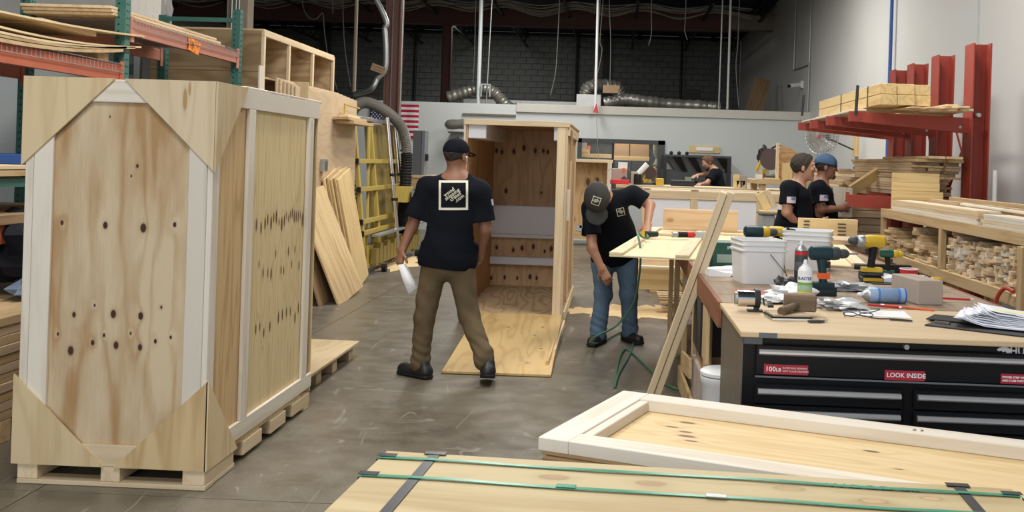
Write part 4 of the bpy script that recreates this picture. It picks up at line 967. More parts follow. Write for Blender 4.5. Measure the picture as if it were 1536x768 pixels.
# open floor / door panel lying in front
A_ = [atZ(655, 560, .022), atZ(820, 566, .022), atZ(836, 490, .022), atZ(690, 484, .022)]
dp = thing('door_panel', 'plywood door panel lying flat on the floor in front of the open crate', 'panel', (-.87, 8.7, 0))
Md = frame(((A_[0].x + A_[1].x) / 2 - .0, 8.64, .060), (-.02, 1, .042), (-1, -.02, 0))
m_ramp = wood('plywood_ramp', (.64, .45, .20), (.46, .28, .10), (.10, .05, .03), rings=6, ystretch=5, knots=[(-.5, .1, .012), (-.1, .2, .014), (.2, -.2, .012), (.5, .05, .013), (-.8, -.2, .010), (.55, -.25, .012), (-.3, -.28, .013), (.8, .2, .012)], patch=.5)
link('panel', boxmesh(2.28, .80, .018, m_ramp), dp, Md)
bar('edge_board', (-.475, 7.8, .035), (-.475, 9.78, .055), .02, .06, m_fir, dp)
bar('edge_board', (-.45, 8.3, .032), (-.45, 9.78, .04), .018, .06, m_pine, dp)
# strips lying on top of the crate
for i, (p, q, lab) in enumerate((((757, 178), (792, 171), 'left offcut strip lying on top of the open crate'), ((790, 179), (812, 173), 'right offcut strip lying on top of the open crate'))):
    a = atY(*p, cy0 + .3); b_ = atY(*q, cy0 + .9); tag(bar('offcut_strip', (a.x, a.y, ch + .012), (b_.x, b_.y, ch + .03), .07, .018, m_piney), lab, 'strip')

# ---- crate standing further back
bk = thing('back_crate', 'open plywood box crate at the back between the open crate and the office window', 'crate', (-.45, 19.8, 0))
a = atY(849, 240, 19.5); b_ = atY(914, 364, 19.5)
x0, x1, z0, z1 = a.x - .1, b_.x, .12, a.z
kb = lambda px, py, r: (atY(px, py, 19.9).z - (z0 + z1) / 2, atY(px, py, 19.9).x - (x0 + x1) / 2, r)
m_bk = wood('plywood_back_crate', (.62, .42, .22), (.42, .24, .10), (.12, .05, .03), rings=8, ystretch=4, knots=[kb(882, 273, .04), kb(896, 271, .035), kb(856, 283, .015), kb(861, 329, .02), kb(878, 332, .02), kb(889, 330, .02)], eye=1.6)
slab('back_panel', (x0, 19.9, z0), (x1, 19.915, z1), m_bk, bk, 'z')
slab('side_panel', (x1 - .02, 19.5, z0), (x1, 19.899, z1), m_pine, bk, 'zy'); slab('side_panel', (x0, 19.5, z0), (x0 + .02, 19.899, z1), m_pine, bk, 'zy')
slab('top_frame', (x0, 19.48, z1 - .03), (x1 + .02, 19.92, z1 + .03), m_pine, bk, 'x'); slab('front_cleat', (x1 - .08, 19.47, z0), (x1, 19.499, z1 - .031), m_pinew, bk, 'z')
slab('bottom_panel', (x0, 19.46, z0 - .03), (x1 + .02, 19.92, z0), m_pinew, bk, 'x'); slab('front_cleat', (x0, 19.47, z0 + .001), (x1 - .081, 19.499, z0 + .10), m_fir, bk, 'x')
slab('skid', (x0, 19.5, 0), (x0 + .2, 19.9, z0 - .031), m_wood_dk, bk, 'x'); slab('skid', (x1 - .2, 19.5, 0), (x1, 19.9, z0 - .031), m_wood_dk, bk, 'x')

# ---- long crate frame lined with white foam, behind the bench
a = atY(958, 282, 12.7); b_ = atY(1172, 292, 12.7)
fy0 = 12.7; zt4 = atY(1040, 287, fy0).z; zb4 = .22; xa4 = atY(966, 300, fy0).x; xb4 = 2.5
fc_ = thing('foam_lined_crate', 'long low crate frame lined with white foam behind the bench', 'crate', ((xa4 + xb4) / 2, 13.2, 0))
slab('top_rail', (xa4, fy0 - .02, zt4 - .10), (xb4, fy0, zt4), m_pine, fc_, 'xz')
slab('top_rail', (xa4, fy0 + .001, zt4 - .03), (xb4, fy0 + .12, zt4 + .01), m_pinew, fc_, 'x')
slab('top_rail', (xa4, fy0 + .95, zt4 - .03), (xb4, fy0 + 1.07, zt4 + .01), m_pinew, fc_, 'x')
slab('lid_slat', (xa4, fy0 + .45, zt4 - .02), (xb4, fy0 + .55, zt4 + .012), m_piney, fc_, 'x')
for px in (969, 1041, 1140, 1200): x = atY(px, 300, fy0).x; slab('stud', (x - .045, fy0 - .019, zb4 + .11), (x + .045, fy0, zt4 - .101), m_pine, fc_, 'z')
for px in (969, 1041, 1140, 1200): x = atY(px, 300, fy0).x; slab('notch_block', (x - .04, fy0 - .025, zt4 + .0105), (x + .05, fy0 + .10, zt4 + .024), m_offcut, fc_, 'x')
slab('foam_liner', (xa4 + .02, fy0 + .001, zb4), (xb4, fy0 + .05, zt4 - .031), m_foam, fc_, 'xz')
slab('back_panel', (xa4, fy0 + 1.05, zb4), (xb4, fy0 + 1.068, zt4 - .031), m_ply, fc_, 'xz'); slab('end_panel', (xa4, fy0 + .051, zb4), (xa4 + .018, fy0 + 1.049, zt4 - .031), m_ply, fc_, 'zy')
slab('bottom_rail', (xa4 - .05, fy0 - .03, zb4), (xb4, fy0 - .0195, zb4 + .11), m_pine, fc_, 'xz')
for x in (xa4 + .1, 1.2, 2.2): slab('skid', (x, fy0 + .001, 0), (x + .1, fy0 + 1.05, zb4 - .001), m_fir, fc_, 'y')
# lumber and pallet at its foot, left
lp = atZ(942, 425, 0)
for i, (px0, px1, py0, py1, mt, lab) in enumerate(((938, 1012, 403, 418, m_piney, 'upper thick yellow timber stacked under the crate lid table'), (936, 1012, 420, 433, m_piney, 'lower thick yellow timber with printed marks under the lid table'), (945, 1012, 390, 402, m_pine, 'pale board on edge above the yellow timbers'))):
    y = 10.9 + .12 * (i == 2); a = atY(px0, py1, y); b_ = atY(px1, py0, y)
    tag(slab('stacked_timber', (a.x, y, a.z), (b_.x + .5, y + .3, b_.z), mt, None, 'xz'), lab, 'timber')
tag(slab('thin_lath', (atY(958, 400, 10.85).x, 10.82, atY(958, 401, 10.85).z), (1.2, 10.88, atY(958, 398, 10.85).z), m_pinew, None, 'x'), 'thin white lath lying on the stacked timbers', 'strip')
bp_ = thing('broken_pallet', 'low pallet half visible under the yellow timbers', 'pallet', (.9, 11.2, 0))
for k in range(3): slab('pallet_block', (.62 + .45 * k, 10.95, 0), (.72 + .45 * k, 11.9, .11), m_wood_dk, bp_, 'y')
for k in range(5): slab('deck_board', (.5, 10.9 + .2 * k, .111), (1.9, 11.02 + .2 * k, .13), m_fir, bp_, 'x')
# support so the timbers do not float
zsup = atY(940, 433, 10.9).z
tag(slab('timber_bearer', (.9, 10.92, .131), (1.02, 11.18, zsup - .0005), m_fir, None, 'y'), 'square bearer under the yellow timbers', 'block')
zsup2 = atY(940, 433, 10.9).z

# ---- second bench far behind with tools, boxes
tb2 = thing('tool_bench', 'long bench with tools and boxes in front of the office window', 'workbench', (1.0, 17.0, 0))
zq = atY(940, 277, 16.2).z
slab('worktop', (.0, 16.2, zq - .05), (3.9, 17.2, zq), m_pine, tb2, 'x'); slab('apron', (.0, 16.22, zq - .15), (3.9, 16.24, zq - .051), m_fir, tb2, 'xz')
for x in (.05, 1.3, 2.6, 3.75): slab('leg', (x, 16.25, 0), (x + .09, 16.34, zq - .051), m_fir, tb2, 'z'); slab('leg', (x, 17.05, 0), (x + .09, 17.14, zq - .051), m_fir, tb2, 'z')
def onb(nm_, px0, px1, py0, py1, y, dy, mat, lab, cat, z=None):
    a = atY(px0, py1, y); b_ = atY(px1, py0, y); zz = zq + .0005 if z is None else z
    o = slab(nm_, (a.x, y, zz), (b_.x, y + dy, b_.z), mat, None, 'x', .008); return tag(o, lab, cat), a, b_
bx, a, b_ = onb('cardboard_box', 917, 941, 253, 277, 16.6, .4, m_cardg, 'open brown cardboard carton on the far tool bench, left of the tools', 'box')
for s, ang in ((-1, .9), (1, -.9)):
    c_ = V((b_.x if s > 0 else a.x, 16.8, b_.z)); link('flap', boxmesh(.12, .38, .006, m_card), bx, frame(c_ + V((s * .05, 0, -.03)), (s * .8, 0, -.5), (0, 1, 0)))
Mb = frame((a.x + .2, 16.593, a.z + .1), (1, 0, 1), (-1, 0, 1)); link('symbol', boxmesh(.07, .07, .003, m_dkgrey), bx, Mb)
tag(slab('cap_carton', (a.x + .1, 16.65, b_.z + .001), (a.x + .25, 16.8, b_.z + .1), m_white, None, 'x'), 'small white packet poking out of the brown carton', 'packet')
tag(slab('orange_block', (a.x + .17, 16.55, b_.z - .03), (a.x + .22, 16.59, b_.z + .04), m_orange2, bx, 'x'), 'orange sticker', 'x') if False else slab('sticker', (a.x + .17, 16.588, b_.z - .05), (a.x + .21, 16.598, b_.z + .01), m_orange2, bx, 'x')
onb('red_toolbox', 915, 944, 270, 279, 16.3, .25, m_red2, 'flat red tool case on the far bench under the brown carton', 'case')
onb('cardboard_box', 946, 957, 258, 277, 16.5, .3, m_cardg, 'narrow grey-brown carton beside the black canister', 'box')
a = atY(956, 278, 16.35); b_ = atY(956, 264, 16.35)
tag(MB().lathe((a.x, 16.4, zq), [(.055, 0), (.06, .02), (.06, .15), (.05, .17)], n=14).build('black_canister', m_rubber, smooth=True), 'black canister on the far bench between carton and yellow saw', 'canister')
a = atY(957, 261, 16.9); b_ = atY(971, 246, 16.9)
tag(MB().cyl((a.x, 16.9, a.z), (b_.x, 16.9, b_.z), .045, 10).build('paper_roll', m_white), 'white paper roll leaning against the tools on the far bench', 'roll')
tag(slab('roll_prop', (a.x - .05, 16.85, zq), (a.x + .08, 16.98, a.z - .02), m_dkgrey, None, 'z'), 'dark tool block under the white paper roll', 'tool')
def mitre_saw(c, s, label, rz=0, mat=m_yel):
    r = thing('mitre_saw', label, 'saw', c, None, rz); Mw = WM[r]
    def part(mb, n, m, sm=False): mb.v = [Mw @ (p * s) for p in mb.v]; return mb.build(n, m, r, sm)
    part(MB().bb((-.26, -.15, 0), (.26, .15, .06)), 'base', m_dkgrey); part(MB().cyl((0, 0, .06), (0, 0, .085), .14, 20), 'turntable', m_galv)
    part(MB().bb((-.26, .05, .06), (-.03, .08, .15)).bb((.03, .05, .06), (.26, .08, .15)), 'fence', mat)
    part(MB().cyl((-.012, -.02, .30), (.012, -.02, .30), .16, 24), 'blade', plain('saw_disc', (.08, .05, .05), .4) if 'saw_disc' not in bpy.data.materials else bpy.data.materials['saw_disc'])
    part(MB().tube([(.03, -.14, .44), (.03, -.02, .42), (.03, .12, .30), (.03, .20, .12)], .022, 8), 'arm', mat, True)
    part(MB().cyl((.03, .0, .32), (.10, .0, .32), .05, 14), 'motor', mat, True); part(MB().tube([(.03, -.12, .44), (.03, -.18, .48), (.03, -.12, .52), (.03, -.02, .46)], .014, 8), 'handle', m_rubber, True)
    return r
a = atY(975, 275, 16.5); mitre_saw((a.x, 16.6, zq), .62, 'yellow mitre saw on the far bench under the office window', 1.2)
a = atY(992, 275, 16.4)
onb('yellow_case', 984, 996, 268, 276, 16.3, .3, m_yel, 'yellow tool case right of the mitre saw on the far bench', 'case')
onb('long_level', 1006, 1042, 271, 276, 16.35, .05, m_black, 'long black tool lying on the far bench in front of the bearded man', 'tool')
# dark ribbed machine
mc = thing('dust_collector', 'large dark grey machine with sloping louvred hood against the office wall', 'machine', (1.9, 21.2, 0))
a = atY(996, 232, 21.0); b_ = atY(1096, 277, 21.0); zt5 = a.z; zb5 = .0
slab('cabinet_body', (a.x, 21.3, 0), (b_.x, 22.15, zt5 - .30), m_dkgrey, mc, 'x')
hood = MB(); n = 5; xs = [a.x + (b_.x - a.x) * k / n for k in range(n + 1)]
hx0, hx1 = a.x + .32, b_.x - .18
hood.add([(a.x, 21.05, zt5), (b_.x, 21.05, zt5), (hx1, 21.35, zt5 - .38), (hx0, 21.35, zt5 - .38), (a.x, 22.1, zt5), (b_.x, 22.1, zt5), (hx1, 22.1, zt5 - .38), (hx0, 22.1, zt5 - .38)], [(0, 1, 2, 3), (4, 7, 6, 5), (0, 4, 5, 1), (0, 3, 7, 4), (1, 5, 6, 2)])
hood.build('hood', plain('hood_grey', (.16, .17, .18), .5), mc)
for k in range(4):
    xx = a.x + .18 + k * .30
    MB().add([(xx, 21.05, zt5 - .05), (xx + .17, 21.05, zt5 - .05), (xx + .34, 21.30, zt5 - .33), (xx + .25, 21.30, zt5 - .33)], [(0, 1, 2, 3)]).build('louvre', m_black, mc) if False else MB().add([(xx, 21.04, zt5 - .05), (xx + .17, 21.04, zt5 - .05), (xx + .33, 21.28, zt5 - .33), (xx + .22, 21.28, zt5 - .33), (xx, 21.06, zt5 - .05), (xx + .17, 21.06, zt5 - .05), (xx + .33, 21.31, zt5 - .33), (xx + .22, 21.31, zt5 - .33)], [(0, 1, 2, 3), (4, 7, 6, 5), (0, 4, 5, 1), (1, 5, 6, 2), (2, 6, 7, 3), (3, 7, 4, 0)]).build('louvre', m_black, mc)
MB().bb((a.x, 21.0, zt5 - .03), (b_.x, 21.06, zt5 + .01)).build('hood_lip', m_dkgrey, mc); MB().bb((b_.x - .08, 21.0, 0), (b_.x, 21.06, zt5 - .03)).build('frame_post', m_black, mc); MB().bb((a.x, 21.0, 0), (a.x + .06, 21.06, zt5 - .03)).build('frame_post', m_black, mc)
for k in range(3): MB().sph((a.x + .15 + .16 * k, 21.1, zt5 + .04), .04, 8, 6).build('knob', m_black, mc)

# saw station at right: mitre saw, ply board, scraps
a = atY(1150, 268, 15.2); zst = atY(1150, 270, 14.8).z
st_ = thing('saw_station', 'saw bench with a slatted top by the right wall, behind the two standing men', 'workbench', (3.0, 15.2, 0))
slab('worktop', (2.0, 14.8, zst - .06), (4.0, 15.9, zst), m_fir, st_, 'x')
for x in (2.05, 3.85): slab('leg', (x, 14.85, 0), (x + .09, 14.94, zst - .061), m_fir, st_, 'z'); slab('leg', (x, 15.75, 0), (x + .09, 15.84, zst - .061), m_fir, st_, 'z')
a = atY(1152, 262, 15.2)
ms = mitre_saw((a.x + .03, 15.3, zst), 1.0, 'yellow mitre saw raised on the saw bench left of the plywood panel', 1.25)
a = atY(1163, 266, 15.0); b_ = atY(1196, 218, 15.4)
pn = thing('plywood_stop_panel', 'upright plywood panel with a post on the saw bench', 'panel', (a.x, 15.0, zst))
slab('post', (a.x, 14.95, zst + .001), (a.x + .04, 15.03, atY(1165, 215, 15).z), m_pine, pn, 'z')
poly = [(0, 0), (.60, 0), (.60, .28), (.02, .52)]
MB().prism(poly, .018, frame((a.x + .045, 15.02, zst), (1, 0.25, 0), (0, 0, 1))).build('sheet', m_plyor, pn, center=False)
slab('shelf_block', (a.x + .08, 14.86, zst + .001), (a.x + .22, 14.96, zst + .25), m_piney, pn, 'z')
for k, (px0, px1, py0, py1, mt, lab) in enumerate(((1101, 1110, 262, 276, m_piney, 'small upright block at the left end of the scraps on the back bench'), (1110, 1120, 263, 275, m_cardg, 'brown offcut box beside the upright block'), (1120, 1134, 268, 276, m_pinew, 'white offcut lying in the scrap heap'), (1134, 1144, 262, 277, m_pinew, 'H-shaped pale scrap frame near the saw'), (1146, 1170, 268, 275, m_piney, 'yellow offcut lying right of the scrap frame'), (1104, 1118, 271, 277, m_fir, 'flat offcut at the foot of the scrap heap'))):
    a = atY(px0, py1, 14.6 if k > 4 else 14.85); b_ = atY(px1, py0, 14.85); z0_ = zst if px0 > 1131 else zq
    yy = 14.85 if px0 > 1131 else 16.3
    if yy > 15: a = atY(px0, py1, yy); b_ = atY(px1, py0, yy)
    if a.x < 4: tag(slab('scrap_piece', (a.x, yy, z0_ + .001 * k), (b_.x, yy + .12, max(b_.z, z0_ + .03)), mt, None, 'xz'), lab, 'offcut')
a = atY(1146, 232, 15.5)
blob('black_glove', (a.x + .02, 15.6, a.z - .02), (.10, .08, .15), m_black, 'black glove or hood hanging above the mitre saw', 'glove', 4)

# wall fan
fx = atX(1233, 205, 3.72); fn = thing('wall_fan', 'round grey wire-caged fan on an arm from the right wall', 'fan', fx)
FR = .5
ax = V((-.62, -.78, .05)).normalized(); uu = ax.cross(Up).normalized(); vv = uu.cross(ax); FR = .36
fc0 = atY(1233, 205, 17.6)
FR = 27 / (1550 / 17.6)
bl = MB()
for k in range(3):
    an = k * 2.094; d = uu * math.cos(an) + vv * math.sin(an); e = uu * -math.sin(an) + vv * math.cos(an)
    bl.add([fc0 + d * .04 + e * .03 + ax * .01, fc0 + d * FR * .8 + e * .16 + ax * .03, fc0 + d * FR * .82 - e * .12 - ax * .02, fc0 + d * .04 - e * .03 - ax * .01], [(0, 1, 2, 3)])
b_ = bl.build('blades', m_galv, fn); mod = b_.modifiers.new('s', 'SOLIDIFY'); mod.thickness = .004
for s in (1, -1):
    cg = MB()
    for k in range(28):
        an = k * 2 * math.pi / 28; d = uu * math.cos(an) + vv * math.sin(an)
        cg.tube([fc0 + ax * s * .085, fc0 + ax * s * .08 + d * FR * .6, fc0 + ax * s * .01 + d * FR], .0045, 4)
    for rr, h in ((.35, .083), (.6, .08), (.8, .05)):
        cg.tube([fc0 + ax * s * h + (uu * math.cos(t * .262) + vv * math.sin(t * .262)) * FR * rr for t in range(24)], .0045, 4, True)
    cg.build('cage', m_wire, fn)['kind'] = 'stuff'
MB().tube([fc0 + (uu * math.cos(t * .262) + vv * math.sin(t * .262)) * FR for t in range(24)], .010, 6, True).build('rim', m_galv, fn, True)
MB().cyl(fc0 - ax * .2, fc0 - ax * .06, .055, 12).build('motor', m_dkgrey, fn, True); MB().cyl(fc0 + ax * .085, fc0 + ax * .10, .028, 12).build('hub_badge', m_red, fn)
wb_ = atY(1270, 215, 17.6); wz = wb_.z
MB().cyl(fc0 - ax * .15, (XR - .06, fc0.y + .25, wz - .1), .014, 8).build('arm', m_dkgrey, fn)
bb = tag(slab('fan_mount_board', (XR - .05, fc0.y + .1, wz - .22), (XR - .0, fc0.y + .36, wz + .24), m_piney, None, 'zy'), 'short upright wooden board on the right wall carrying the fan arm', 'board')
# sawdust
for i, (px, py, rx, ry) in enumerate(((945, 468, .42, .5), (1000, 465, .28, .35), (872, 466, .22, .22), (600, 395, .25, 1.0))):
    c_ = atZ(px, py, 0); rs = random.Random(i); mb = MB(); vs = [(c_.x, c_.y, .008)]; n = 26
    for r_ in (.5, 1.0):
        for k in range(n):
            j = (1 + .28 * math.sin(k * 1.7 + i) + rs.uniform(-.12, .12)) * r_; an = 2 * math.pi * k / n; vs.append((c_.x + rx * j * math.cos(an), c_.y + ry * j * math.sin(an), .006 if r_ < 1 else .001))
    fs = [(0, 1 + k, 1 + (k + 1) % n) for k in range(n)] + [(1 + k, 1 + n + k, 1 + n + (k + 1) % n, 1 + (k + 1) % n) for k in range(n)]
    mb.add(vs, fs); tag(mb.build('sawdust', m_saw, smooth=True), ['sawdust patch on the floor behind the bending man', 'sawdust patch at the foot of the shelving under the bench', 'small sawdust patch left of the bending man', 'sawdust strewn along the foot of the panel saw'][i], 'sawdust', kind='stuff')

# ================================================================== work table and crate lid
BX0, BX1, BZ = .51, 1.85, .95
bt = thing('long_workbench', 'long timber workbench with a red-brown worn edge and cluttered shelves', 'workbench', (1.2, 7.0, 0))
slab('worktop', (BX0, 4.80, BZ - .03), (BX1, 9.6, BZ), m_bench, bt, 'y'); 
slab('edge_board', (BX0 - .02, 4.80, BZ - .12), (BX0 - .001, 9.6, BZ + .001), m_redwood, bt, 'yz')
slab('edge_board', (BX1 + .001, 4.80, BZ - .12), (BX1 + .02, 9.6, BZ + .001), m_redwood, bt, 'yz')
for k in range(7): slab('board_joint', (BX0 + .0, 5.1 + k * .55, BZ + .0002), (BX1, 5.106 + k * .55, BZ + .0008), m_wood_dk, bt, 'x', 0)
for k in range(1): slab('joint', (BX0 + .33, 4.82, BZ + .0002), (BX0 + .335, 9.5, BZ + .0009), m_wood_dk, bt, 'y', 0)
slab('red_stain', (BX0 + .1, 4.95, BZ + .0002), (BX0 + .40, 5.35, BZ + .0012), plain('faded_red_paint', (.36, .14, .10), .7, noise=.2), bt, 'y', 0)
for y in (5.62, 6.5, 7.5, 8.5, 9.4):
    slab('leg', (BX0 + .0, y, 0), (BX0 + .038, y + .09, BZ - .031), m_fir, bt, 'z'); slab('leg', (BX1 - .1, y, 0), (BX1 - .01, y + .09, BZ - .031), m_fir, bt, 'z')
slab('shelf_rail', (BX0 + .002, 4.9, .12), (BX0 + .03, 7.0, .22), m_fir, bt, 'yz') if False else None
slab('shelf_board', (BX0 + .04, 4.85, .16), (BX1 - .11, 9.5, .19), m_wood_dk, bt, 'y'); slab('shelf_board', (BX0 + .1, 6.4, .5), (BX1 - .11, 9.5, .53), m_wood_dk, bt, 'y')  # dark wood puts the shade of the recess under the bench into the colour
bar('side_board', (BX0 - .03, 4.85, .18), (BX0 - .03, 7.2, .12), .14, .02, m_fir, bt, up=(1, 0, 0))
bar('side_board', (BX0 - .03, 6.2, .36), (BX0 - .03, 6.9, .28), .12, .02, m_fir, bt, up=(1, 0, 0))
slab('gusset_board', (BX0 - .019, 5.35, .55), (BX0 - .001, 5.60, BZ - .121), m_fir, bt, 'zy')
slab('back_panel', (BX1 - .12, 4.85, .2), (BX1 - .105, 9.5, BZ - .04), m_wood_dk, bt, 'yz')
slab('divider', (BX0 + .12, 6.98, .2), (BX1 - .13, 7.0, BZ - .04), m_wood_dk, bt, 'x'); slab('divider', (BX0 + .12, 8.1, .2), (BX1 - .13, 8.12, BZ - .04), m_redwood, bt, 'x')
for k, (y, h, w2, lab, mt) in enumerate(((5.75, .30, .3, 'black tool case on the shelf under the bench', m_black), (5.75, .25, .3, 'brown carton on the bench shelf below the black case', m_cardg))):
    z0_ = .52 if k == 0 else .191
    o = tag(slab('under_bench_case', (BX0 - .018, y, z0_), (BX0 + .4, y + .5, z0_ + h), mt, None, 'y'), lab, 'case')
    if k == 0: slab('label', (BX0 + .10, y - .005, z0_ + .05), (BX0 + .2, y - .0005, z0_ + .24), m_white, o, 'zy', 0)
tag(slab('case_bearer', (BX0 + .0, 5.76, .445), (BX0 + .4, 6.2, .519), m_wood_dk, None, 'y'), 'dark bearer board under the black tool case', 'board')
for k in range(8):
    y = 7.15 + .11 * k; tag(slab('stored_strip', (BX0 + .11, y, .531), (BX0 + .14 + .02 * (k % 3), y + .05, .531 + random.uniform(.2, .33)), [m_fir, m_cardg, m_offg][k % 3], None, 'z'), NTH[k] + ' short strip from the near end, standing on the shelf under the bench', 'offcut', 'strips stored under the bench')
# white tub on the floor under the bench front
c_ = V((.795, 5.2, .191)); tub = thing('white_tub', 'white plastic tub with lid on the bottom shelf beside the black tool chest', 'tub', c_ - V((.2, 0, 0)))
MB().lathe(c_ - V((.22, 0, 0)), [(.10, 0), (.115, .30), (.122, .31), (.122, .335), (.117, .34)], n=24).build('tub_body', m_white, tub, True)
MB().lathe(c_ - V((.22, 0, -.341)), [(.11, 0), (.124, .005), (.124, .02), (.11, .03)], n=24).build('tub_lid', m_white, tub, True)
blob('plastic_bag', (.50, 4.95, .29), (.035, .06, .10), plain('bag_white', (.6, .6, .58), .5), 'crumpled white bag beside the white tub under the bench', 'bag', 9)
# crate lid on the bench
LM = Matrix.Translation((-.03, 6.89, BZ + .0)) @ Matrix.Rotation(-math.radians(7.5), 4, 'Z')
ld = thing('crate_lid', 'large cleated crate lid lying across the bench, being worked on by the bending man', 'crate lid', None, Mw=LM)
def lb_(n, lo, hi, mt, g): return slab(n, lo, hi, mt, ld, g, Mr=LM)
LW, LL = 1.66, 2.95
for k in range(2): lb_('plywood_sheet', (0 + LW / 2 * k, 0, .001), (LW / 2 * (k + 1) - .002, LL, .014), wood('plywood_pale', (.78, .66, .42), (.66, .52, .28), rings=6, ystretch=4, contrast=.3) if k == 0 else bpy.data.materials['plywood_pale'], 'y')
for x in (0, .44, 1.0, LW - .09): lb_('cleat', (x, .0, .0145), (x + .09, LL - .1, .034), m_pine, 'y')
lb_('cleat', (0, LL - .099, .0145), (LW, LL, .034), m_pine, 'x'); lb_('cleat', (.54, LL - .55, .0145), (.99, LL - .46, .034), m_pine, 'x')
# tall boards standing on edge across the lid
a = atY(995, 337, 9.55); b_ = atY(1090, 319, 9.55)
tag(slab('upright_board', (a.x, 9.5, .985), (b_.x + .1, 9.54, b_.z + .02), wood('board_with_knot', (.72, .52, .32), (.56, .36, .20), (.34, .17, .08), rings=4, ystretch=7, knots=[(-.28, -.01, .018)], eye=1.4), None, 'xz'), 'wide pinkish board with one knot standing on edge across the crate lid', 'board')
a = atY(1198, 351, 8.9); b_ = atY(1287, 330, 8.9)
bd = tag(slab('upright_board', (a.x, 8.9, .985), (b_.x, 8.96, b_.z), wood('board_with_knot_yellow', (.74, .56, .30), (.58, .40, .18), (.22, .10, .05), rings=5, ystretch=8, knots=[(-.12, -.03, .028)], eye=1.4), None, 'xz'), 'yellow board with knot and grade stamps standing before the grey-haired man', 'board')
for k in range(4): slab('stamp', (b_.x - .17, 8.894, b_.z - .045 - .03 * k), (b_.x - .10, 8.899, b_.z - .035 - .03 * k), m_dkgrey, bd, 'x', 0)
for k in range(3): slab('stamp', (a.x + .04, 8.894, a.z + .045 + .03 * k), (a.x + .09, 8.899, a.z + .057 + .03 * k), m_dkgrey, bd, 'x', 0)
tag(slab('lid_rail', (1.2, 8.7, .984), (2.1, 8.75, .1 + .92), m_pinew, None, 'x'), 'white rail lying on the lid below the stamped board', 'rail')
tag(slab('small_crate_base', (1.50, 8.3, .984), (2.05, 8.65, 1.02), m_offg, None, 'x'), 'small slatted base lying on the lid behind the second bucket', 'base')
# air nailer / brad tool and hose on the lid
a = LM @ V((.45, 1.55, .034)); a = atZ(1005, 349, BZ + .055)
tl = thing('air_tool', 'long black and yellow air tool lying on the crate lid beside the man\'s hand', 'tool', a)
def tx(px, py, dz=.022): return atZ(px, py + 2, BZ + .034 + dz)
MB().cyl(tx(967, 349), tx(986, 349), .028, 12, .022).build('tool_head', m_black, tl, True); MB().cyl(tx(966, 349), tx(970, 348), .030, 12).build('nose_cap', m_yel, tl, True)
MB().cyl(tx(986, 349), tx(1010, 350), .015, 10).build('barrel', m_offcut, tl, True); MB().cyl(tx(1008, 350), tx(1016, 350), .022, 10).build('collar', m_galv, tl, True)
MB().cyl(tx(1016, 350), tx(1042, 350), .024, 10).build('grip', m_rubber, tl, True); MB().cyl(tx(1030, 350), tx(1040, 350), .026, 10).build('red_sleeve', m_red2, tl, True)
MB().box(tx(1050, 350), (.10, .09, .05)).build('end_block', m_galv, tl); MB().box(tx(1054, 350), (.05, .10, .035)).build('grip_window', m_black, tl)
hz = BZ + .05
hpts = [tx(970, 350, .03), tx(972, 354, .02), tx(964, 354, .015), tx(958, 348, .05), atY(957, 352, 7.6), atY(961, 380, 7.5), atY(958, 420, 7.6), atY(950, 455, 7.9), atY(925, 488, 8.1), atZ(893, 505, .25), atZ(885, 514, .1), atZ(902, 513, .02), atZ(935, 497, .015), atZ(950, 505, .015), atZ(946, 528, .015), atZ(928, 560, .015), atZ(922, 580, .015)]
tag(MB().tube(bez(hpts, 8), .008, 7).build('air_hose', m_hoseg, smooth=True), 'green air hose looping from the lid down to the floor by the bending man\'s feet', 'hose')
hp2 = [atZ(922, 580, .012), atZ(928, 540, .012), atZ(940, 524, .012), atZ(965, 545, .012), atZ(1000, 577, .012), atZ(1030, 585, .012), atZ(1060, 580, .012)]
tag(MB().tube(bez(hp2, 8), .008, 7).build('air_hose', m_hoseg, smooth=True), 'green air hose zigzagging on the floor towards the leaning stick', 'hose')
hp3 = [V((.45 + .28 * math.cos(t * .5), 5.75 + .34 * math.sin(t * .5), .012 + .010 * (t // 6))) for t in range(26)]
tag(MB().tube(bez(hp3, 2), .010, 6).build('coiled_hose', m_rubber, smooth=True), 'dark coiled hose on the floor beside the bench', 'hose')
# leaning pair of 2x4s
f_ = atZ(964, 640, 0); t_ = atY(1091, 288, 6.0)
ls = thing('leaning_stick', 'long pale stick of two boards leaning diagonally against the bench and lid', 'board', f_)
f_ = V((f_.x, f_.y, .03)); f2_ = f_ + V((.012, -.0, 0)); xd = (t_ - f_); side = V((1, 0, 0))
bar('board', f_ + V((-.018, 0, 0)), t_ + V((-.02, 0, 0)), .038, .085, m_pine, ls, up=(0, -1, .2))
bar('board', f_ + V((.026, 0, 0)), t_ + V((.024, .0, 0)), .038, .085, m_pine, ls, up=(0, -1, .2))

# grey bin with scrap boards left of the grey-haired man
a = atY(1143, 346, 10.9); b_ = atY(1163, 320, 10.9)
gbn = thing('grey_bin', 'grey plastic bin on a stand left of the grey-haired man', 'bin', (a.x, 11, 0))
slab('bin_body', (a.x, 10.9, a.z - .1), (b_.x, 11.25, b_.z - .02), plain('bin_grey', (.33, .34, .35), .5), gbn, bev=.01); slab('bin_rim', (a.x - .015, 10.885, b_.z - .0195), (b_.x + .015, 11.265, b_.z), m_grey, gbn, bev=.004); slab('bin_stand', (a.x + .01, 10.92, 0), (b_.x - .01, 11.23, a.z - .101), m_fir, gbn, 'z')
tag(bar('scrap_board', (b_.x - .05, 11.1, b_.z + .03), (a.x - .02, 11.1, b_.z + .20), .09, .03, m_piney, up=(0, -1, .1)), 'yellow scrap board leaning out of the grey bin', 'board')
tag(bar('scrap_board', (b_.x + .03, 11.15, b_.z + .05), (b_.x - .06, 11.15, b_.z + .24), .05, .04, m_pine, up=(0, -1, .1)), 'short pale stick end standing above the grey bin', 'board')
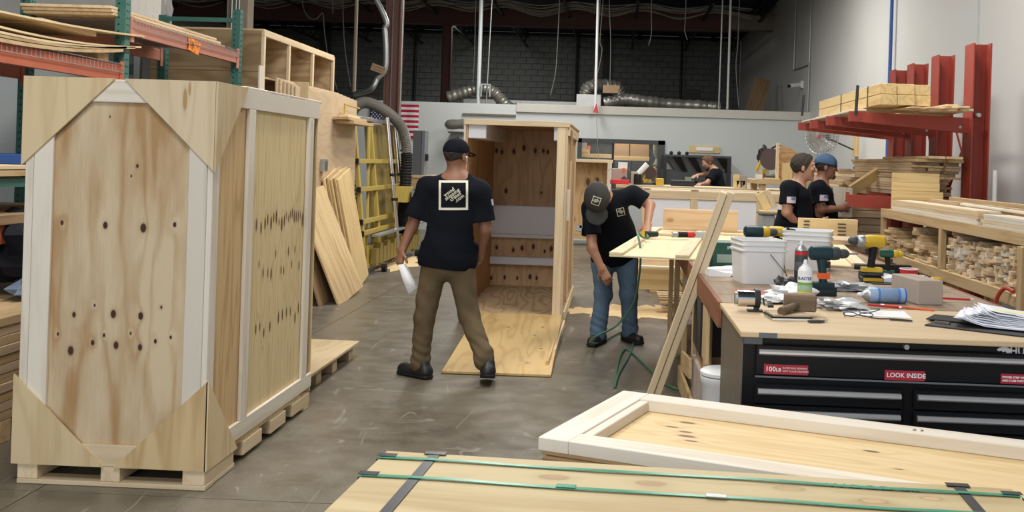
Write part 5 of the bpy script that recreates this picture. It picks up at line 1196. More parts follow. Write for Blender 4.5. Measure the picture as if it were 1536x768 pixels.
tag(slab('bin_board', (a.x - .01, 10.9, b_.z + .0005), (b_.x + .05, 11.2, b_.z + .02), m_piney, None), 'flat yellow board lying across the rim of the grey bin', 'board')
# ================================================================== black drawer chest
CY0 = 4.0; CX0, CX1 = .513, 2.35; CZ = .928
ch_ = thing('tool_chest', 'gloss black drawer chest with long chrome handles under the bench top', 'tool chest', ((CX0 + CX1) / 2, 4.3, 0))
m_sideg = plain('worn_grey_steel_side', (.16, .15, .14), .35, .6, noise=.35, scale=5)
MB().bb((CX0, CY0 + .02, .10), (CX1, 4.77, CZ)).build('body', m_gloss, ch_)
MB().bb((CX0 - .006, CY0 + .02, .10), (CX0 - .001, 4.77, CZ)).build('side_skin', m_sideg, ch_)
slab('corner_bracket', (CX0 - .004, CY0 - .006, CZ - .03), (CX0 + .07, CY0 + .018, CZ - .001), m_grey, ch_)
for x in (CX0 + .1, CX1 - .1):
    for y in (4.12, 4.65): c = MB().cyl((x - .02, y, .05), (x + .02, y, .05), .05, 14).build('caster', m_rubber, ch_)
def zc(px, py): return atY(px, py, CY0).z
def xc(px, py): return atY(px, py, CY0).x
zA = zc(1146, 565); zB = zc(1145, 617); 
divx = xc(1358, 600)
def drawer(x0, x1, z0, z1, full=False):
    d = slab('drawer', (x0, CY0 - .004, z0), (x1, CY0 + .019, z1), m_gloss, ch_, 'x', .004)
    # long half-round handle just under the top edge
    zz = z1 - .028
    h = MB(); n = 8; pr = [(0, .011), (-.010, .0105), (-.018, .004), (-.018, -.004), (-.010, -.0105), (0, -.011)]
    h.add([(x0 + .012, CY0 - .0045 + p[0], zz + p[1]) for p in pr] + [(x1 - .012, CY0 - .0045 + p[0], zz + p[1]) for p in pr], [(i, (i + 1) % 6, (i + 1) % 6 + 6, i + 6) for i in range(6)] + [(5, 4, 3, 2, 1, 0), (6, 7, 8, 9, 10, 11)])
    h.build('handle', m_alu, d)
    return d
xl = CX0 + .045
zt_ = CZ - .115
d0 = drawer(xl, CX1 - .05, zA + .006, zc(1146, 527.5) + .028)
def rowz(k): return zc(1146, 586.5) + .028 - .081 * k
for k in range(7):
    drawer(xl, divx - .008, rowz(k) - .077, rowz(k)); drawer(divx + .022 + .01, CX1 - .05, rowz(k) - .077, rowz(k))
slab('trim_strip', (xl, CY0 - .006, zA - .003), (CX1 - .05, CY0 + .0, zA + .004), m_grey, ch_)
# lock, badge, stickers
a = atY(1359, 520, CY0); MB().cyl((a.x, CY0 + .018, a.z), (a.x, CY0 - .012, a.z), .010, 14).build('lock', m_galv, ch_, True)
def sticker(px0, px1, py0, py1, lines, parent=ch_):
    a = atY(px0, py0, CY0 - .005); b_ = atY(px1, py1, CY0 - .005); h = .038
    cz = (a.z + b_.z) / 2
    s = slab('sticker', (a.x, CY0 - .0062, cz - h / 2), (b_.x, CY0 - .0046, cz + h / 2), plain('sticker_red', (.38, .02, .04), .4) if 'sticker_red' not in bpy.data.materials else bpy.data.materials['sticker_red'], parent, 'x', .0005)
    for (t, sz, fx_, dz) in lines:
        me = text_mesh(t, sz, m_white, .0002, 'LEFT', bold=.0004 if sz > .01 else 0)
        link('lettering', me, s, frame((a.x + (b_.x - a.x) * fx_, CY0 - .0066, cz + dz), (1, 0, 0), (0, 0, 1)))
sticker(1146, 1212, 547, 562, [('100', .027, .03, 0), ('LB', .019, .27, -.002), ('RATED BALL BEARING', .0095, .42, .006), ('SOFT CLOSE DRAWERS', .0095, .42, -.006)])
sticker(1327, 1387, 556, 571, [('LOOK INSIDE', .0245, .05, 0)])
sticker(1501, 1560, 561, 577, [('POWER STRIP WITH 6 OUTLETS', .0105, .04, .006), ('AND 2 USB PORTS', .0105, .04, -.007)])
a = atY(1520, 528, CY0 - .001)
bg = link('lettering', text_mesh('HUSKY', .040, m_white, .0006, 'LEFT', .001), ch_, frame((a.x - .006, CY0 + .0185, a.z), (1, 0, 0), (0, 0, 1)))
# dog-head emblem
a = atY(1509, 525, CY0)
E_ = [(-.030, -.004), (-.022, .004), (-.012, .006), (-.004, .020), (.004, .010), (.016, .004), (.026, .000), (.020, -.012), (.010, -.018), (.004, -.008), (-.006, -.012), (-.012, -.006), (-.022, -.009)]
MB().prism(E_, .001, frame((a.x + .002, CY0 + .0195, a.z), (1, 0, 0), (0, 0, 1))).build('emblem', m_white, ch_, center=False)
tp = thing('chest_top', 'tan plywood worktop on the black drawer chest', 'worktop', ((BX0 + CX1) / 2, 4.3, CZ))
slab('top_sheet', (BX0 - .015, CY0 - .035, CZ + .001), (BX1 + .03, 4.775, BZ), m_benchply, tp, 'x')
slab('blue_mark', (CX0 + .05, CY0 - .0362, CZ + .002), (CX0 + .12, CY0 - .0352, BZ - .001), m_grey, tp, 'x', 0)
# ================================================================== things on the bench
Z0 = BZ + .0005
def bz(px, py, z=BZ): return atZ(px, py, z)
def sqbucket(c, w_, h, label, rz=0, bail=True):
    r = thing('square_bucket', label, 'bucket', c, None, rz); Mw = WM[r]
    def sq(w, z, n=8, rr=.03):
        out = []
        for qx, qy, a0 in ((1, 1, 0), (-1, 1, 90), (-1, -1, 180), (1, -1, 270)):
            for k in range(n):
                an = math.radians(a0 + 90 * k / (n - 1)); out.append(V((qx * (w / 2 - rr) + rr * math.cos(an), qy * (w / 2 - rr) + rr * math.sin(an), z)))
        return out
    prof = [(w_ * .86, 0), (w_ * .87, .004), (w_ * .94, h * .74), (w_ * 1.0, h * .75), (w_ * 1.0, h * .78), (w_ * .95, h * .785), (w_ * .955, h * .86), (w_ * 1.0, h * .87), (w_ * 1.01, h * .895), (w_ * .965, h * .9), (w_ * .97, h * .975), (w_ * 1.0, h * .98), (w_ * 1.0, h), (w_ * .94, h), (w_ * .84, .01)]
    vs = []; fs = []; n = 32
    for w2, z in prof: vs += sq(w2, z)
    for k in range(len(prof) - 1):
        for i in range(n): fs.append((k * n + i, k * n + (i + 1) % n, (k + 1) * n + (i + 1) % n, (k + 1) * n + i))
    fs += [tuple(range(n))[::-1], tuple(range((len(prof) - 1) * n, len(prof) * n))]
    mb = MB(); mb.add([Mw @ p for p in vs], fs); mb.build('bucket_body', m_white, r, True)
    if bail:
        pts = [Mw @ V((w_ * .10, -w_ * .5 - .006, h * .70)), Mw @ V((w_ * .42, -w_ * .5 - .016, h * .28)), Mw @ V((w_ * .52, -w_ * .3, h * .22)), Mw @ V((w_ * .53, w_ * .1, h * .7))]
        MB().tube(bez(pts, 6), .0022, 6).build('wire_handle', m_dkgrey, r)
    return r
c = bz(1137, 424); b1w = .262
sqbucket((c.x, 5.70, Z0), .262, .235, 'nearer white square plastic bucket with a wire handle on the bench', .16)
sqbucket((1.22, 6.55, Z0), .30, .245, 'farther white square plastic bucket behind the teal impact driver', -.25, False)
# green boxed product
gb = thing('green_box', 'dark green boxed product with pale lettering behind the nearer bucket', 'box', (.62, 6.45, Z0))
a = bz(1060, 405); g0 = .585; g1 = .83; gy = 6.28
slab('box_body', (g0, gy, Z0), (g1, gy + .22, Z0 + .165), m_dkgreen, gb, 'x'); slab('pale_window', (g0 + .04, gy - .003, Z0 + .045), (g1 - .002, gy - .0005, Z0 + .095), plain('pale_green', (.35, .45, .38), .5), gb, 'x', 0)
link('lettering', text_mesh('INTERCHANGE', .026, m_white, .0003, 'LEFT', .0006), gb, frame((g0 + .10, gy - .002, Z0 + .135), (1, 0, 0), (0, 0, 1)))
slab('box_edge', (g0 - .002, gy - .002, Z0), (g0 + .015, gy + .0, Z0 + .165), m_teal, gb, 'z', 0)
def sheet(name, c, w_, d_, mat, label, rz=0, n=8, amp=.006, h=.004, cat='paper', thick=.002, stack=1):
    Mw = Matrix.Translation(V(c)) @ Matrix.Rotation(rz, 4, 'Z'); vs = []; fs = []; rs = random.Random(hash(label) % 1000 if False else len(label)); ph = rs.uniform(0, 6)
    for layer in (1, 0):
        for i in range(n + 1):
            for j in range(n + 1):
                x = -w_ / 2 + w_ * i / n; y = -d_ / 2 + d_ * j / n
                z = h + amp * (1 + math.sin(x * 19 + ph + y * 9)) * (abs(x / w_) + abs(y / d_)) if layer else 0
                vs.append((x, y, max(z, .0008)if layer else 0))
    m_ = (n + 1) ** 2
    for i in range(n):
        for j in range(n):
            a = i * (n + 1) + j; fs.append((a, a + n + 1, a + n + 2, a + 1)); fs.append((a + m_, a + 1 + m_, a + n + 2 + m_, a + n + 1 + m_))
    bd = [i * (n + 1) for i in range(n + 1)] + [n * (n + 1) + j for j in range(1, n + 1)] + [i * (n + 1) + n for i in range(n - 1, -1, -1)] + [j for j in range(n - 1, 0, -1)]
    for k in range(len(bd)): a = bd[k]; b_ = bd[(k + 1) % len(bd)]; fs.append((a, b_, b_ + m_, a + m_))
    o = MB().add(vs, fs).build(name, mat, None, True, Mw=Mw); return tag(o, label, cat)
sheet('loose_papers', (.66, 6.05, Z0), .26, .3, m_paper, 'curled papers at the bench edge behind the leaning stick', .1, amp=.012, h=.02)
tag(slab('dark_folder', (.56, 5.9, Z0), (.78, 5.96, Z0 + .008), m_dkgrey, None), 'dark folder edge under the curled papers', 'folder')
# ---- cordless drivers
def driver(c, rz, s, body, body2, label, batt=True, tilt=None, accent=None, chuck=m_dkgrey, lying=False, bit=True):
    r = thing('cordless_driver', label, 'drill', c, None, rz)
    Mw = WM[r] @ (Matrix.Translation((0, 0, .045 * s)) @ Matrix.Rotation(math.pi / 2, 4, 'X') if lying else Matrix.Identity(4))
    def P_(mb, n, m, sm=True, par=r): mb.v = [Mw @ (p * s) for p in mb.v]; return mb.build(n, m, par, sm)
    # local: handle up z, nose along +x
    P_(MB().lathe((-.075, 0, .20), [(.02, 0), (.034, .012), (.036, .05), (.036, .085), (.032, .11)], axis=(1, 0, 0), n=16), 'motor_housing', body)
    P_(MB().lathe((.035, 0, .20), [(.031, 0), (.033, .01), (.030, .035), (.024, .04)], axis=(1, 0, 0), n=16), 'gear_case', chuck if accent is None else accent)
    P_(MB().lathe((.075, 0, .20), [(.022, 0), (.024, .012), (.020, .035), (.010, .045)], axis=(1, 0, 0), n=14), 'chuck', chuck)
    if bit: P_(MB().cyl((.12, 0, .20), (.165, 0, .20), .0045, 6), 'bit', m_galv)
    P_(MB().lathe((0, 0, .05), [(.020, 0), (.019, .05), (.022, .10), (.026, .13)], axis=(-.10, 0, 1), n=12), 'grip', body2)
    P_(MB().box((.022, 0, .145), (.016, .016, .03)), 'trigger', m_black, False)
    P_(MB().box((-.005, 0, .052), (.10, .065, .022)), 'battery_seat', body, False)
    if batt: b_ = P_(MB().box((-.003, 0, .021), (.115, .072, .040)), 'battery', m_black if body is not m_black else m_dkgrey, False); P_(MB().bb((-.05, -.038, .014), (.045, -.0362, .03)), 'battery_label', accent or body, False, b_)
    return r
c = bz(1140, 392, BZ)
# driver A stands on the far side of the near bucket, on the lid edge
driver((.90, 6.58, Z0), .05, 1.1, m_teal, m_rubber, 'dark green driver with yellow front between the two buckets', accent=m_yel)
driver((1.05, 6.66, Z0 + .03), .0, .95, m_yel, m_rubber, 'yellow driver nose to nose with the dark green one behind the near bucket', chuck=m_rubber)
tag(slab('driver_block', (.97, 6.61, Z0), (1.14, 6.71, Z0 + .0295), m_offcut, None), 'wood block under the yellow driver between the buckets', 'block')
tm = driver((1.05, 5.20, Z0), .12, 1.05, m_teal, m_teal, 'teal impact driver with orange trim standing on its battery behind the spray can', accent=None)
a = WM[tm]; MB().box(a @ V((.0, 0, .098)), (.055, .05, .03)).build('orange_band', m_orange2, tm)
driver((1.49, 6.05, Z0), .0 + math.pi, 1.1, m_yel, m_rubber, 'yellow drill with black chuck pointing left, standing beside the bench papers', accent=m_galv, bit=False)
driver((1.62, 6.15, Z0), -.1, .72, m_dkgreen, m_rubber, 'green-handled driver with fat yellow nose pointing at the lumber rack', accent=m_yel, chuck=m_yel)
bt_ = thing('battery_pack', 'black and yellow battery pack lying before the yellow drill', 'battery', (1.44, 5.93, Z0))
slab('shell', (1.40, 5.86, Z0), (1.52, 5.94, Z0 + .03), m_black, bt_, bev=.004); slab('label', (1.405, 5.858, Z0 + .008), (1.515, 5.86, Z0 + .026), m_yel, bt_, bev=0); slab('top_shell', (1.41, 5.87, Z0 + .0305), (1.51, 5.93, Z0 + .045), m_rubber, bt_, bev=.003)
# ---- cans
def can(c, r_, h, label, bodym, capm, bands, axis=(0, 0, 1), name='spray_can', words=()):
    t = thing(name, label, 'can', c); c = V(c); A = V(axis).normalized()
    MB().lathe(c, [(r_ * .95, 0), (r_, .004), (r_, h * .74), (r_ * .97, h * .76)], axis=A, n=24).build('can_body', bodym, t, True)
    MB().lathe(c + A * h * .761, [(r_ * .96, 0), (r_ * .82, h * .06), (r_ * .45, h * .11), (r_ * .42, h * .13)], axis=A, n=24).build('shoulder', capm, t, True)
    MB().lathe(c + A * h * .892, [(r_ * .28, 0), (r_ * .28, h * .06), (r_ * .18, h * .10)], axis=A, n=12).build('nozzle', m_white, t, True)
    for z0, z1, m_ in bands: MB().lathe(c + A * h * z0, [(r_ * 1.008, 0), (r_ * 1.008, h * (z1 - z0))], axis=A, n=24).build('label_band', m_, t, True)
    for w_, z, sz, m_ in words:
        me = text_mesh(w_, sz, m_, .0002, bold=.0006); 
        for v in me.vertices:
            an = v.co.x / r_ - .25; v.co = V((r_ * 1.02 * math.sin(an), -r_ * 1.02 * math.cos(an), v.co.y))
        link('lettering', me, t, Matrix.Translation(c + V((0, 0, h * z))))
    return t
m_lgreen = plain('label_green', (.16, .38, .06), .4); m_lyel = plain('label_yellow', (.7, .6, .08), .4); m_lblue = plain('label_blue', (.04, .12, .42), .4); m_lpale = plain('label_pale_blue', (.32, .45, .66), .35)
c = bz(1208, 461)
can((c.x, c.y + .03, Z0), .033, .215, 'white and green silicone spray can standing behind the wooden mallet', m_lgreen, m_white, [(.52, .76, m_white), (.34, .46, plain('label_mint', (.35, .55, .35), .4)), (.29, .33, m_lyel), (.10, .26, m_dkgrey)], words=(('BLASTER', .60, .0185, m_lblue), ('SILICONE', .40, .0175, m_white)))
c = bz(1207, 420); can((1.03, 5.72, Z0), .036, .235, 'dark spray can with a red top band behind the teal driver', m_dkgrey, m_galv, [(.66, .74, m_red2), (.3, .5, m_grey)])
a = bz(1299, 457, BZ + .038); b_ = bz(1358, 457, BZ + .038)
a = V((1.20, 4.98, Z0 + .037)); b_ = V((1.40, 4.99, Z0 + .037))
lc = can(b_, .036, .235, 'light blue aerosol can lying on its side beside the small carton', m_lpale, m_galv, [(.02, .05, m_lblue), (.14, .60, plain('label_midblue', (.10, .22, .55), .35)), (.20, .55, m_lpale)], axis=(a - b_), name='aerosol_can')
cb_ = thing('small_carton', 'small plain brown carton beside the blue can on the bench', 'box', (1.5, 5.05, Z0))
Mc = Matrix.Translation((1.487, 5.12, Z0)) @ Matrix.Rotation(.16, 4, 'Z')
link('carton_body', boxmesh(.125, .30, .115, m_cardg), cb_, Mc @ Matrix.Translation((0, 0, .0577))); link('tape_seam', boxmesh(.004, .30, .0006, m_card, 0), cb_, Mc @ Matrix.Translation((0, 0, .1157)))
t = thing('red_cup', 'red disposable cup with white rim behind the small carton', 'cup', (1.62, 5.55, Z0))
MB().lathe((1.57, 5.55, Z0), [(.033, 0), (.036, .004), (.047, .112), (.044, .112), (.031, .006)], n=24).build('cup_body', m_red2, t, True); MB().tube([V((1.57, 5.55, Z0 + .114)) + V((math.cos(k * .262), math.sin(k * .262), 0)) * .047 for k in range(24)], .0032, 6, True).build('rim', m_white, t, True)
tp_ = thing('tape_measure', 'yellow and black tape measure beside the red cup', 'tape measure', (1.69, 5.6, Z0))
MB().lathe((1.66, 5.56, Z0 + .04), [(.035, 0), (.04, .006), (.04, .05), (.035, .056)], axis=(-.2, 1, 0), n=20).build('case', m_galv, tp_, True); slab('yellow_case', (1.685, 5.52, Z0), (1.74, 5.57, Z0 + .075), m_yel, tp_, bev=.008); slab('belt_clip', (1.70, 5.514, Z0 + .02), (1.73, 5.519, Z0 + .055), m_black, tp_, bev=0)
# sharpener
c = bz(1127, 468); sp = thing('pencil_sharpener', 'old chrome and black crank pencil sharpener at the corner of the bench', 'pencil sharpener', c)
b0 = V((c.x - .005, c.y + .02, Z0))
MB().bb(b0 + V((-.01, -.02, 0)), b0 + V((.055, .03, .008))).build('base', m_black, sp); MB().cyl(b0 + V((-.055, 0, .055)), b0 + V((.018, 0, .055)), .036, 20).build('shavings_drum', m_chrome, sp, True)
MB().cyl(b0 + V((.019, 0, .058)), b0 + V((.042, 0, .058)), .042, 20).build('housing', m_black, sp, True); MB().cyl(b0 + V((-.066, 0, .055)), b0 + V((-.0555, 0, .055)), .028, 16).build('guide_disc', m_galv, sp, True)
MB().bb(b0 + V((.018, -.012, .008)), b0 + V((.04, .012, .03))).build('stem', m_black, sp)
MB().tube([b0 + V((.043, 0, .058)), b0 + V((.058, 0, .058)), b0 + V((.06, -.02, .03)), b0 + V((.085, -.02, .028))], .004, 6).build('crank', m_chrome, sp, True); MB().cyl(b0 + V((.075, -.02, .028)), b0 + V((.10, -.02, .028)), .007, 8).build('crank_knob', m_black, sp)
# notebook + mallet
nb = thing('notebook_stack', 'two stacked worn notebooks under the wooden mallet', 'notebook', (.74, 4.33, Z0))
Mn = Matrix.Translation((.735, 4.36, Z0)) @ Matrix.Rotation(.12, 4, 'Z')
for k, (z, m_, w2) in enumerate(((0, m_white, .165), (.0092, m_rubber, .175), (.0152, m_offg, .16))): link('cover' if k == 1 else 'pages', boxmesh(w2, .14, .009 if k != 1 else .005, m_), nb, Mn @ Matrix.Translation((0, 0, z + (.0045 if k != 1 else .0026))))
ml = thing('wooden_mallet', 'old brown wooden mallet lying on the notebooks', 'mallet', (.77, 4.42, Z0 + .021))
m_mal = wood('mallet_wood', (.20, .14, .09), (.11, .07, .045), rings=5, ystretch=7)
hx = V((.80, 4.44, Z0 + .021 + .038)); link('head', boxmesh(.135, .075, .072, m_mal, .006), ml, frame(hx, (1, -.12, 0), (.12, 1, 0)))
MB().lathe(hx + V((-.02, -.038, -.008)), [(.014, 0), (.015, .03), (.018, .10), (.020, .135), (.017, .142)], axis=(-.55, -.75, -.10), n=14).build('handle', m_mal, ml, True)
kf = thing('utility_knife', 'small dark folding knife on the bench in front of the spray can', 'knife', (.84, 4.27, Z0))
MB().lathe((.80, 4.25, Z0 + .007), [(.004, 0), (.007, .01), (.007, .05), (.004, .07)], axis=(1, .15, 0), n=8).build('grip', m_dkgrey, kf, True); MB().prism([(0, 0), (.06, .008), (.05, .018), (0, .012)], .002, frame((.85, 4.262, Z0 + .006), (1, .7, 0), (-.7, 1, 0))).build('blade', m_grey, kf)
# gloves
blob('white_glove', (.86, 5.02, Z0 + .028), (.10, .09, .035), m_white, 'crumpled white work gloves and rag beside the spray can', 'gloves', 8, .35)
blob('white_glove', (.76, 4.86, Z0 + .016), (.09, .07, .02), m_white, 'flat white glove lying left of the crumpled gloves', 'gloves', 12, .3)
blob('grey_rag', (.88, 5.32, Z0 + .03), (.05, .05, .04), m_dkgrey, 'dark crumpled tape roll behind the near bucket', 'tape roll', 13, .3)
blob('clear_wrap', (1.01, 4.72, Z0 + .02), (.11, .10, .025), plain('clear_bag', (.55, .55, .55), .15, noise=.4, scale=25), 'shiny crumpled plastic bag in front of the teal driver', 'bag', 15, .4)
blob('clear_wrap', (1.23, 5.45, Z0 + .02), (.14, .08, .022), plain('clear_bag2', (.55, .57, .60), .15, noise=.3, scale=25), 'shiny plastic wrap behind the blue can', 'bag', 16, .4)
# papers, pencils, glasses
sheet('paper_sheet', (1.16, 4.60, Z0), .28, .20, m_paper, 'white printed sheet lying in front of the blue can', -.1, amp=.002, h=.0015)
sheet('notepad', (1.56, 5.98, Z0 + .006), .20, .22, m_paper, 'curled white notepad behind the red cup', .0, amp=.022, h=.01)
tag(slab('clipboard', (1.44, 5.78, Z0), (1.63, 6.05, Z0 + .005), m_black, None), 'black clipboard under the curled notepad', 'clipboard')
bhn = thing('black_tool_handle', 'long black plastic tool body behind the notepad', 'tool', (1.75, 6.6, Z0))
MB().bb((1.60, 6.45, Z0), (1.84, 6.52, Z0 + .05)).build('body', m_rubber, bhn); MB().cyl((1.50, 6.5, Z0 + .03), (1.60, 6.485, Z0 + .03), .02, 8).build('neck', m_black, bhn)
def pencil(a, b_, m_, label):
    t = thing('pencil', label, 'pencil', a); a = V(a); b_ = V(b_); d = (b_ - a)
    MB().cyl(a, a + d * .93, .0048, 6).build('shaft', m_, t); MB().cyl(a + d * .932, b_, .005, 8).build('tip', m_white, t)
pencil((1.60, 5.22, Z0 + .005), (1.79, 5.20, Z0 + .005), m_red2, 'red and yellow pencil right of the small carton')
pencil((1.19, 4.86, Z0 + .005), (1.33, 4.80, Z0 + .005), m_red2, 'red pencil lying in front of the blue can, left one of the two')
pencil((1.46, 4.74, Z0 + .006), (1.25, 4.86, Z0 + .006), m_orange2, 'orange pencil lying in front of the small carton')
gl_ = thing('safety_glasses', 'black wire glasses and earbud cord in front of the printed sheet', 'glasses', (1.1, 4.45, Z0))
for k, x in enumerate((1.02, 1.09)):
    MB().tube([V((x + .028 * math.cos(t * .4), 4.47 + .02 * math.sin(t * .4), Z0 + .012 + .006 * math.sin(t * .4))) for t in range(16)], .0022, 5, True).build('rim', m_black, gl_)
MB().tube(bez([(1.05, 4.465, Z0 + .012), (1.12, 4.42, Z0 + .005), (1.20, 4.43, Z0 + .004), (1.26, 4.40, Z0 + .004), (1.24, 4.38, Z0 + .004), (1.17, 4.40, Z0 + .004)], 8), .0028, 5).build('temple', m_black, gl_)
MB().tube(bez([(1.00, 4.48, Z0 + .004), (1.02, 4.58, Z0 + .01), (1.07, 4.62, Z0 + .02), (1.10, 4.56, Z0 + .005), (1.18, 4.60, Z0 + .02), (1.12, 4.68, Z0 + .005)], 8), .0022, 5).build('cord', m_black, gl_)
# paper pile on clipboards, right
cl1 = tag(bar('clipboard', (1.33, 4.36, Z0 + .003), (1.66, 4.14, Z0 + .003), .17, .005, m_black), 'lower black clipboard under the papers at the right of the bench', 'clipboard')
cl2 = tag(bar('clipboard', (1.37, 4.50, Z0 + .009), (1.70, 4.32, Z0 + .009), .17, .005, m_rubber), 'upper black clipboard under the papers at the right of the bench', 'clipboard')
MB().box((1.37, 4.335, Z0 + .010), (.06, .02, .008), Matrix.Rotation(-.6, 3, 'Z')).build('clip', m_chrome, cl1)
pj = thing('paper_pile', 'fanned pile of crumpled white papers on the clipboards at the right end of the bench', 'papers', (1.6, 4.3, Z0 + .012))
rs = random.Random(4)
for k in range(12):
    w_, d_ = .34, .24; Mw = Matrix.Translation((1.60 + .012 * k, 4.32 + rs.uniform(-.01, .01) + .004 * k, Z0 + .0125 + .0032 * k)) @ Matrix.Rotation(-.42 + .02 * k + rs.uniform(-.05, .05), 4, 'Z')
    n = 8; vs = []; fs = []
    for i in range(n + 1):
        for j in range(n + 1):
            x = -w_ / 2 + w_ * i / n; y = -d_ / 2 + d_ * j / n; e = max(0, -x / w_ + .05) ; vs.append((x, y, .10 * e * e + .006 * math.sin(x * 40 + k) * e * 2 + .003 * math.sin(y * 30 + k)))
    for i in range(n):
        for j in range(n): a = i * (n + 1) + j; fs.append((a, a + n + 1, a + n + 2, a + 1))
    o = MB().add(vs, fs).build('sheet', m_paper if k % 3 else plain('bluish_paper%d' % k, (.68, .70, .80), .8), pj, True, Mw=Mw); o.modifiers.new('s', 'SOLIDIFY').thickness = .0008
bar('highlighter_line', (1.58, 4.40, Z0 + .062), (1.80, 4.26, Z0 + .060), .05, .0008, plain('highlight_yellow', (.75, .78, .40), .8), pj)
pn_ = tag(bar('black_pen', (1.73, 4.33, Z0 + .07), (1.85, 4.28, Z0 + .066), .008, .008, m_black), 'black pen on top of the fanned papers', 'pen')

# ================================================================== foreground: framed lid panel on trestles
FA = V((-.209, 3.096, .75)); FBk = V((.075, 3.80, .75)); ex = (V((1.322, 3.335, 0)) - V((.063, 3.816, 0))).normalized(); ey = V((-ex.y, ex.x, 0))
FM = Matrix.Identity(4)
for i in range(3): FM[i][0] = ex[i]; FM[i][1] = ey[i]; FM[i][2] = (0, 0, 1)[i]
FM.translation = (FA.x * 1.018, FA.y * 1.018, .645)
fp = thing('framed_crate_panel', 'large plywood crate panel with white pine border frame lying flat in the right foreground', 'crate panel', None, Mw=FM)
FW, FL = .74, 2.15
def fb(n, lo, hi, mt, g, lab=None):
    return slab(n, lo, hi, mt, fp, g, Mr=FM)
m_fpp = wood('plywood_foreground', (.74, .56, .31), (.58, .39, .17), (.16, .08, .045), rings=10, ystretch=6, contrast=.45, knots=[(-.80, .11, .010), (-.74, .07, .010), (-.72, .02, .013), (-.69, -.03, .009), (-.15, .14, .011), (-.05, -.02, .006), (-.77, .19, .012), (.62, .1, .016)], eye=2.0)
fb('panel', (.01, .01, .035), (FL - .01, FW - .01, .048), m_fpp, 'x')
T_ = .0415
fb('border_board', (0, 0, .0485), (.10, FW, .09), m_pinew, 'y'); fb('border_board', (.101, 0, .0485), (FL, .10, .09), m_pinew, 'x'); fb('border_board', (.101, FW - .10, .0485), (FL, FW, .09), m_pinew, 'x')
fb('border_board', (FL - .1, .101, .0485), (FL, FW - .101, .09), m_pinew, 'y'); fb('inner_batten', (.101, .101, .0485), (.135, FW - .101, .085), m_pinew, 'y')
fb('under_board', (.02, -.01, .018), (FL - .2, .08, .034), m_wood_dk, 'x'); fb('under_board', (.1, FW - .1, .018), (FL - .2, FW - .01, .034), m_fir, 'x')
link('lettering', text_mesh('2 3', .03, m_dkgrey), fp, FM @ Matrix.Translation((1.05, FW - .05, .0905)))
for k, x in enumerate((.45, 1.6)):
    tr = thing('trestle', ['sawhorse under the left part of the framed panel', 'sawhorse under the right part of the framed panel'][k], 'sawhorse', FM @ V((x, FW / 2, -.645)))
    slab('beam', (x - .045, .05, -.07), (x + .045, FW - .05, .017), m_fir, tr, 'y', Mr=FM)
    for yy in (.08, FW - .12):
        for s in (-1, 1): bar('leg', FM @ V((x + s * .05, yy, -.02)), FM @ V((x + s * .24, yy, -.645)), .06, .035, m_fir, tr, up=(0, 1, 0))
# strapped plywood-topped crate in the near foreground
SA = V((-.62, 2.884, .75)); SB = V((1.043, 2.778, .75)); sx = (SB - SA).normalized(); sx.z = 0; sy = V((sx.y, -sx.x, 0))
SM = Matrix.Identity(4)
for i in range(3): SM[i][0] = sx[i]; SM[i][1] = -sy[i]; SM[i][2] = (0, 0, 1)[i]
SM.translation = (SA.x * .982, SA.y * .982, 0)
SLn = (SB - SA).length; SWd = .95; ST = .765
sp_ = thing('strapped_plywood', 'stack of plywood sheets bound with green and black strapping in the near foreground', 'plywood stack', None, Mw=SM)
m_str = wood('plywood_foreground_top', (.62, .50, .29), (.42, .29, .13), (.36, .25, .14), rings=5, ystretch=3.5, contrast=.4, knots=[(-.35, .33, .02), (-.1, .33, .02), (.25, .36, .02), (.45, .30, .018), (.6, .35, .014)], eye=1.5, patch=.6)
def sb_(n, lo, hi, mt, g, bev=None): return slab(n, lo, hi, mt, sp_, g, bev, Mr=SM)
sb_('top_panel', (0, -SWd, ST - .012), (SLn, 0, ST), m_str, 'x')
sb_('under_sheet', (.004, -SWd + .003, ST - .0235), (SLn - .004, -.004, ST - .0125), m_ply, 'x')
for k, y in enumerate((-.03, -SWd / 2, -SWd + .12)): sb_('batten', (.0, y - .08, ST - .0262), (SLn, y + .012, ST - .024), m_fir, 'x', 0)
for k, x in enumerate((.30, SLn - .30)):
    tr = thing('trestle', ['sawhorse under the left end of the strapped plywood', 'sawhorse under the right end of the strapped plywood'][k], 'sawhorse', SM @ V((x, -SWd / 2, 0)))
    slab('beam', (x - .045, -SWd + .05, ST - .11), (x + .045, -.40, ST - .0265), m_fir, tr, 'y', Mr=SM)
    for yy in (-.44, -SWd + .12):
        for s in (-1, 1): bar('leg', SM @ V((x + s * .05, yy, ST - .07)), SM @ V((x + s * .24, yy, .01)), .06, .035, m_fir, tr, up=(0, 1, 0))
def strap(n, pts, w_, mt, axis, par=sp_):
    """flat band wrapped over the crate; pts in local coordinates"""
    mb = MB(); t = .0012; ax_ = V(axis) * w_ / 2; P = [V(p) for p in pts]; vs = []; fs = []
    for i, p in enumerate(P):
        d = (P[min(i + 1, len(P) - 1)] - P[max(i - 1, 0)]).normalized(); nn = d.cross(V(axis)).normalized() * t
        vs += [p - ax_, p + ax_, p + ax_ + nn, p - ax_ + nn]
    for i in range(len(P) - 1):
        a = i * 4; fs += [(a + k, a + (k + 1) % 4, a + 4 + (k + 1) % 4, a + 4 + k) for k in range(4)]
    fs += [(3, 2, 1, 0), (len(P) * 4 - 4, len(P) * 4 - 3, len(P) * 4 - 2, len(P) * 4 - 1)]
    return mb.add([SM @ v for v in vs], fs).build(n, mt, par)
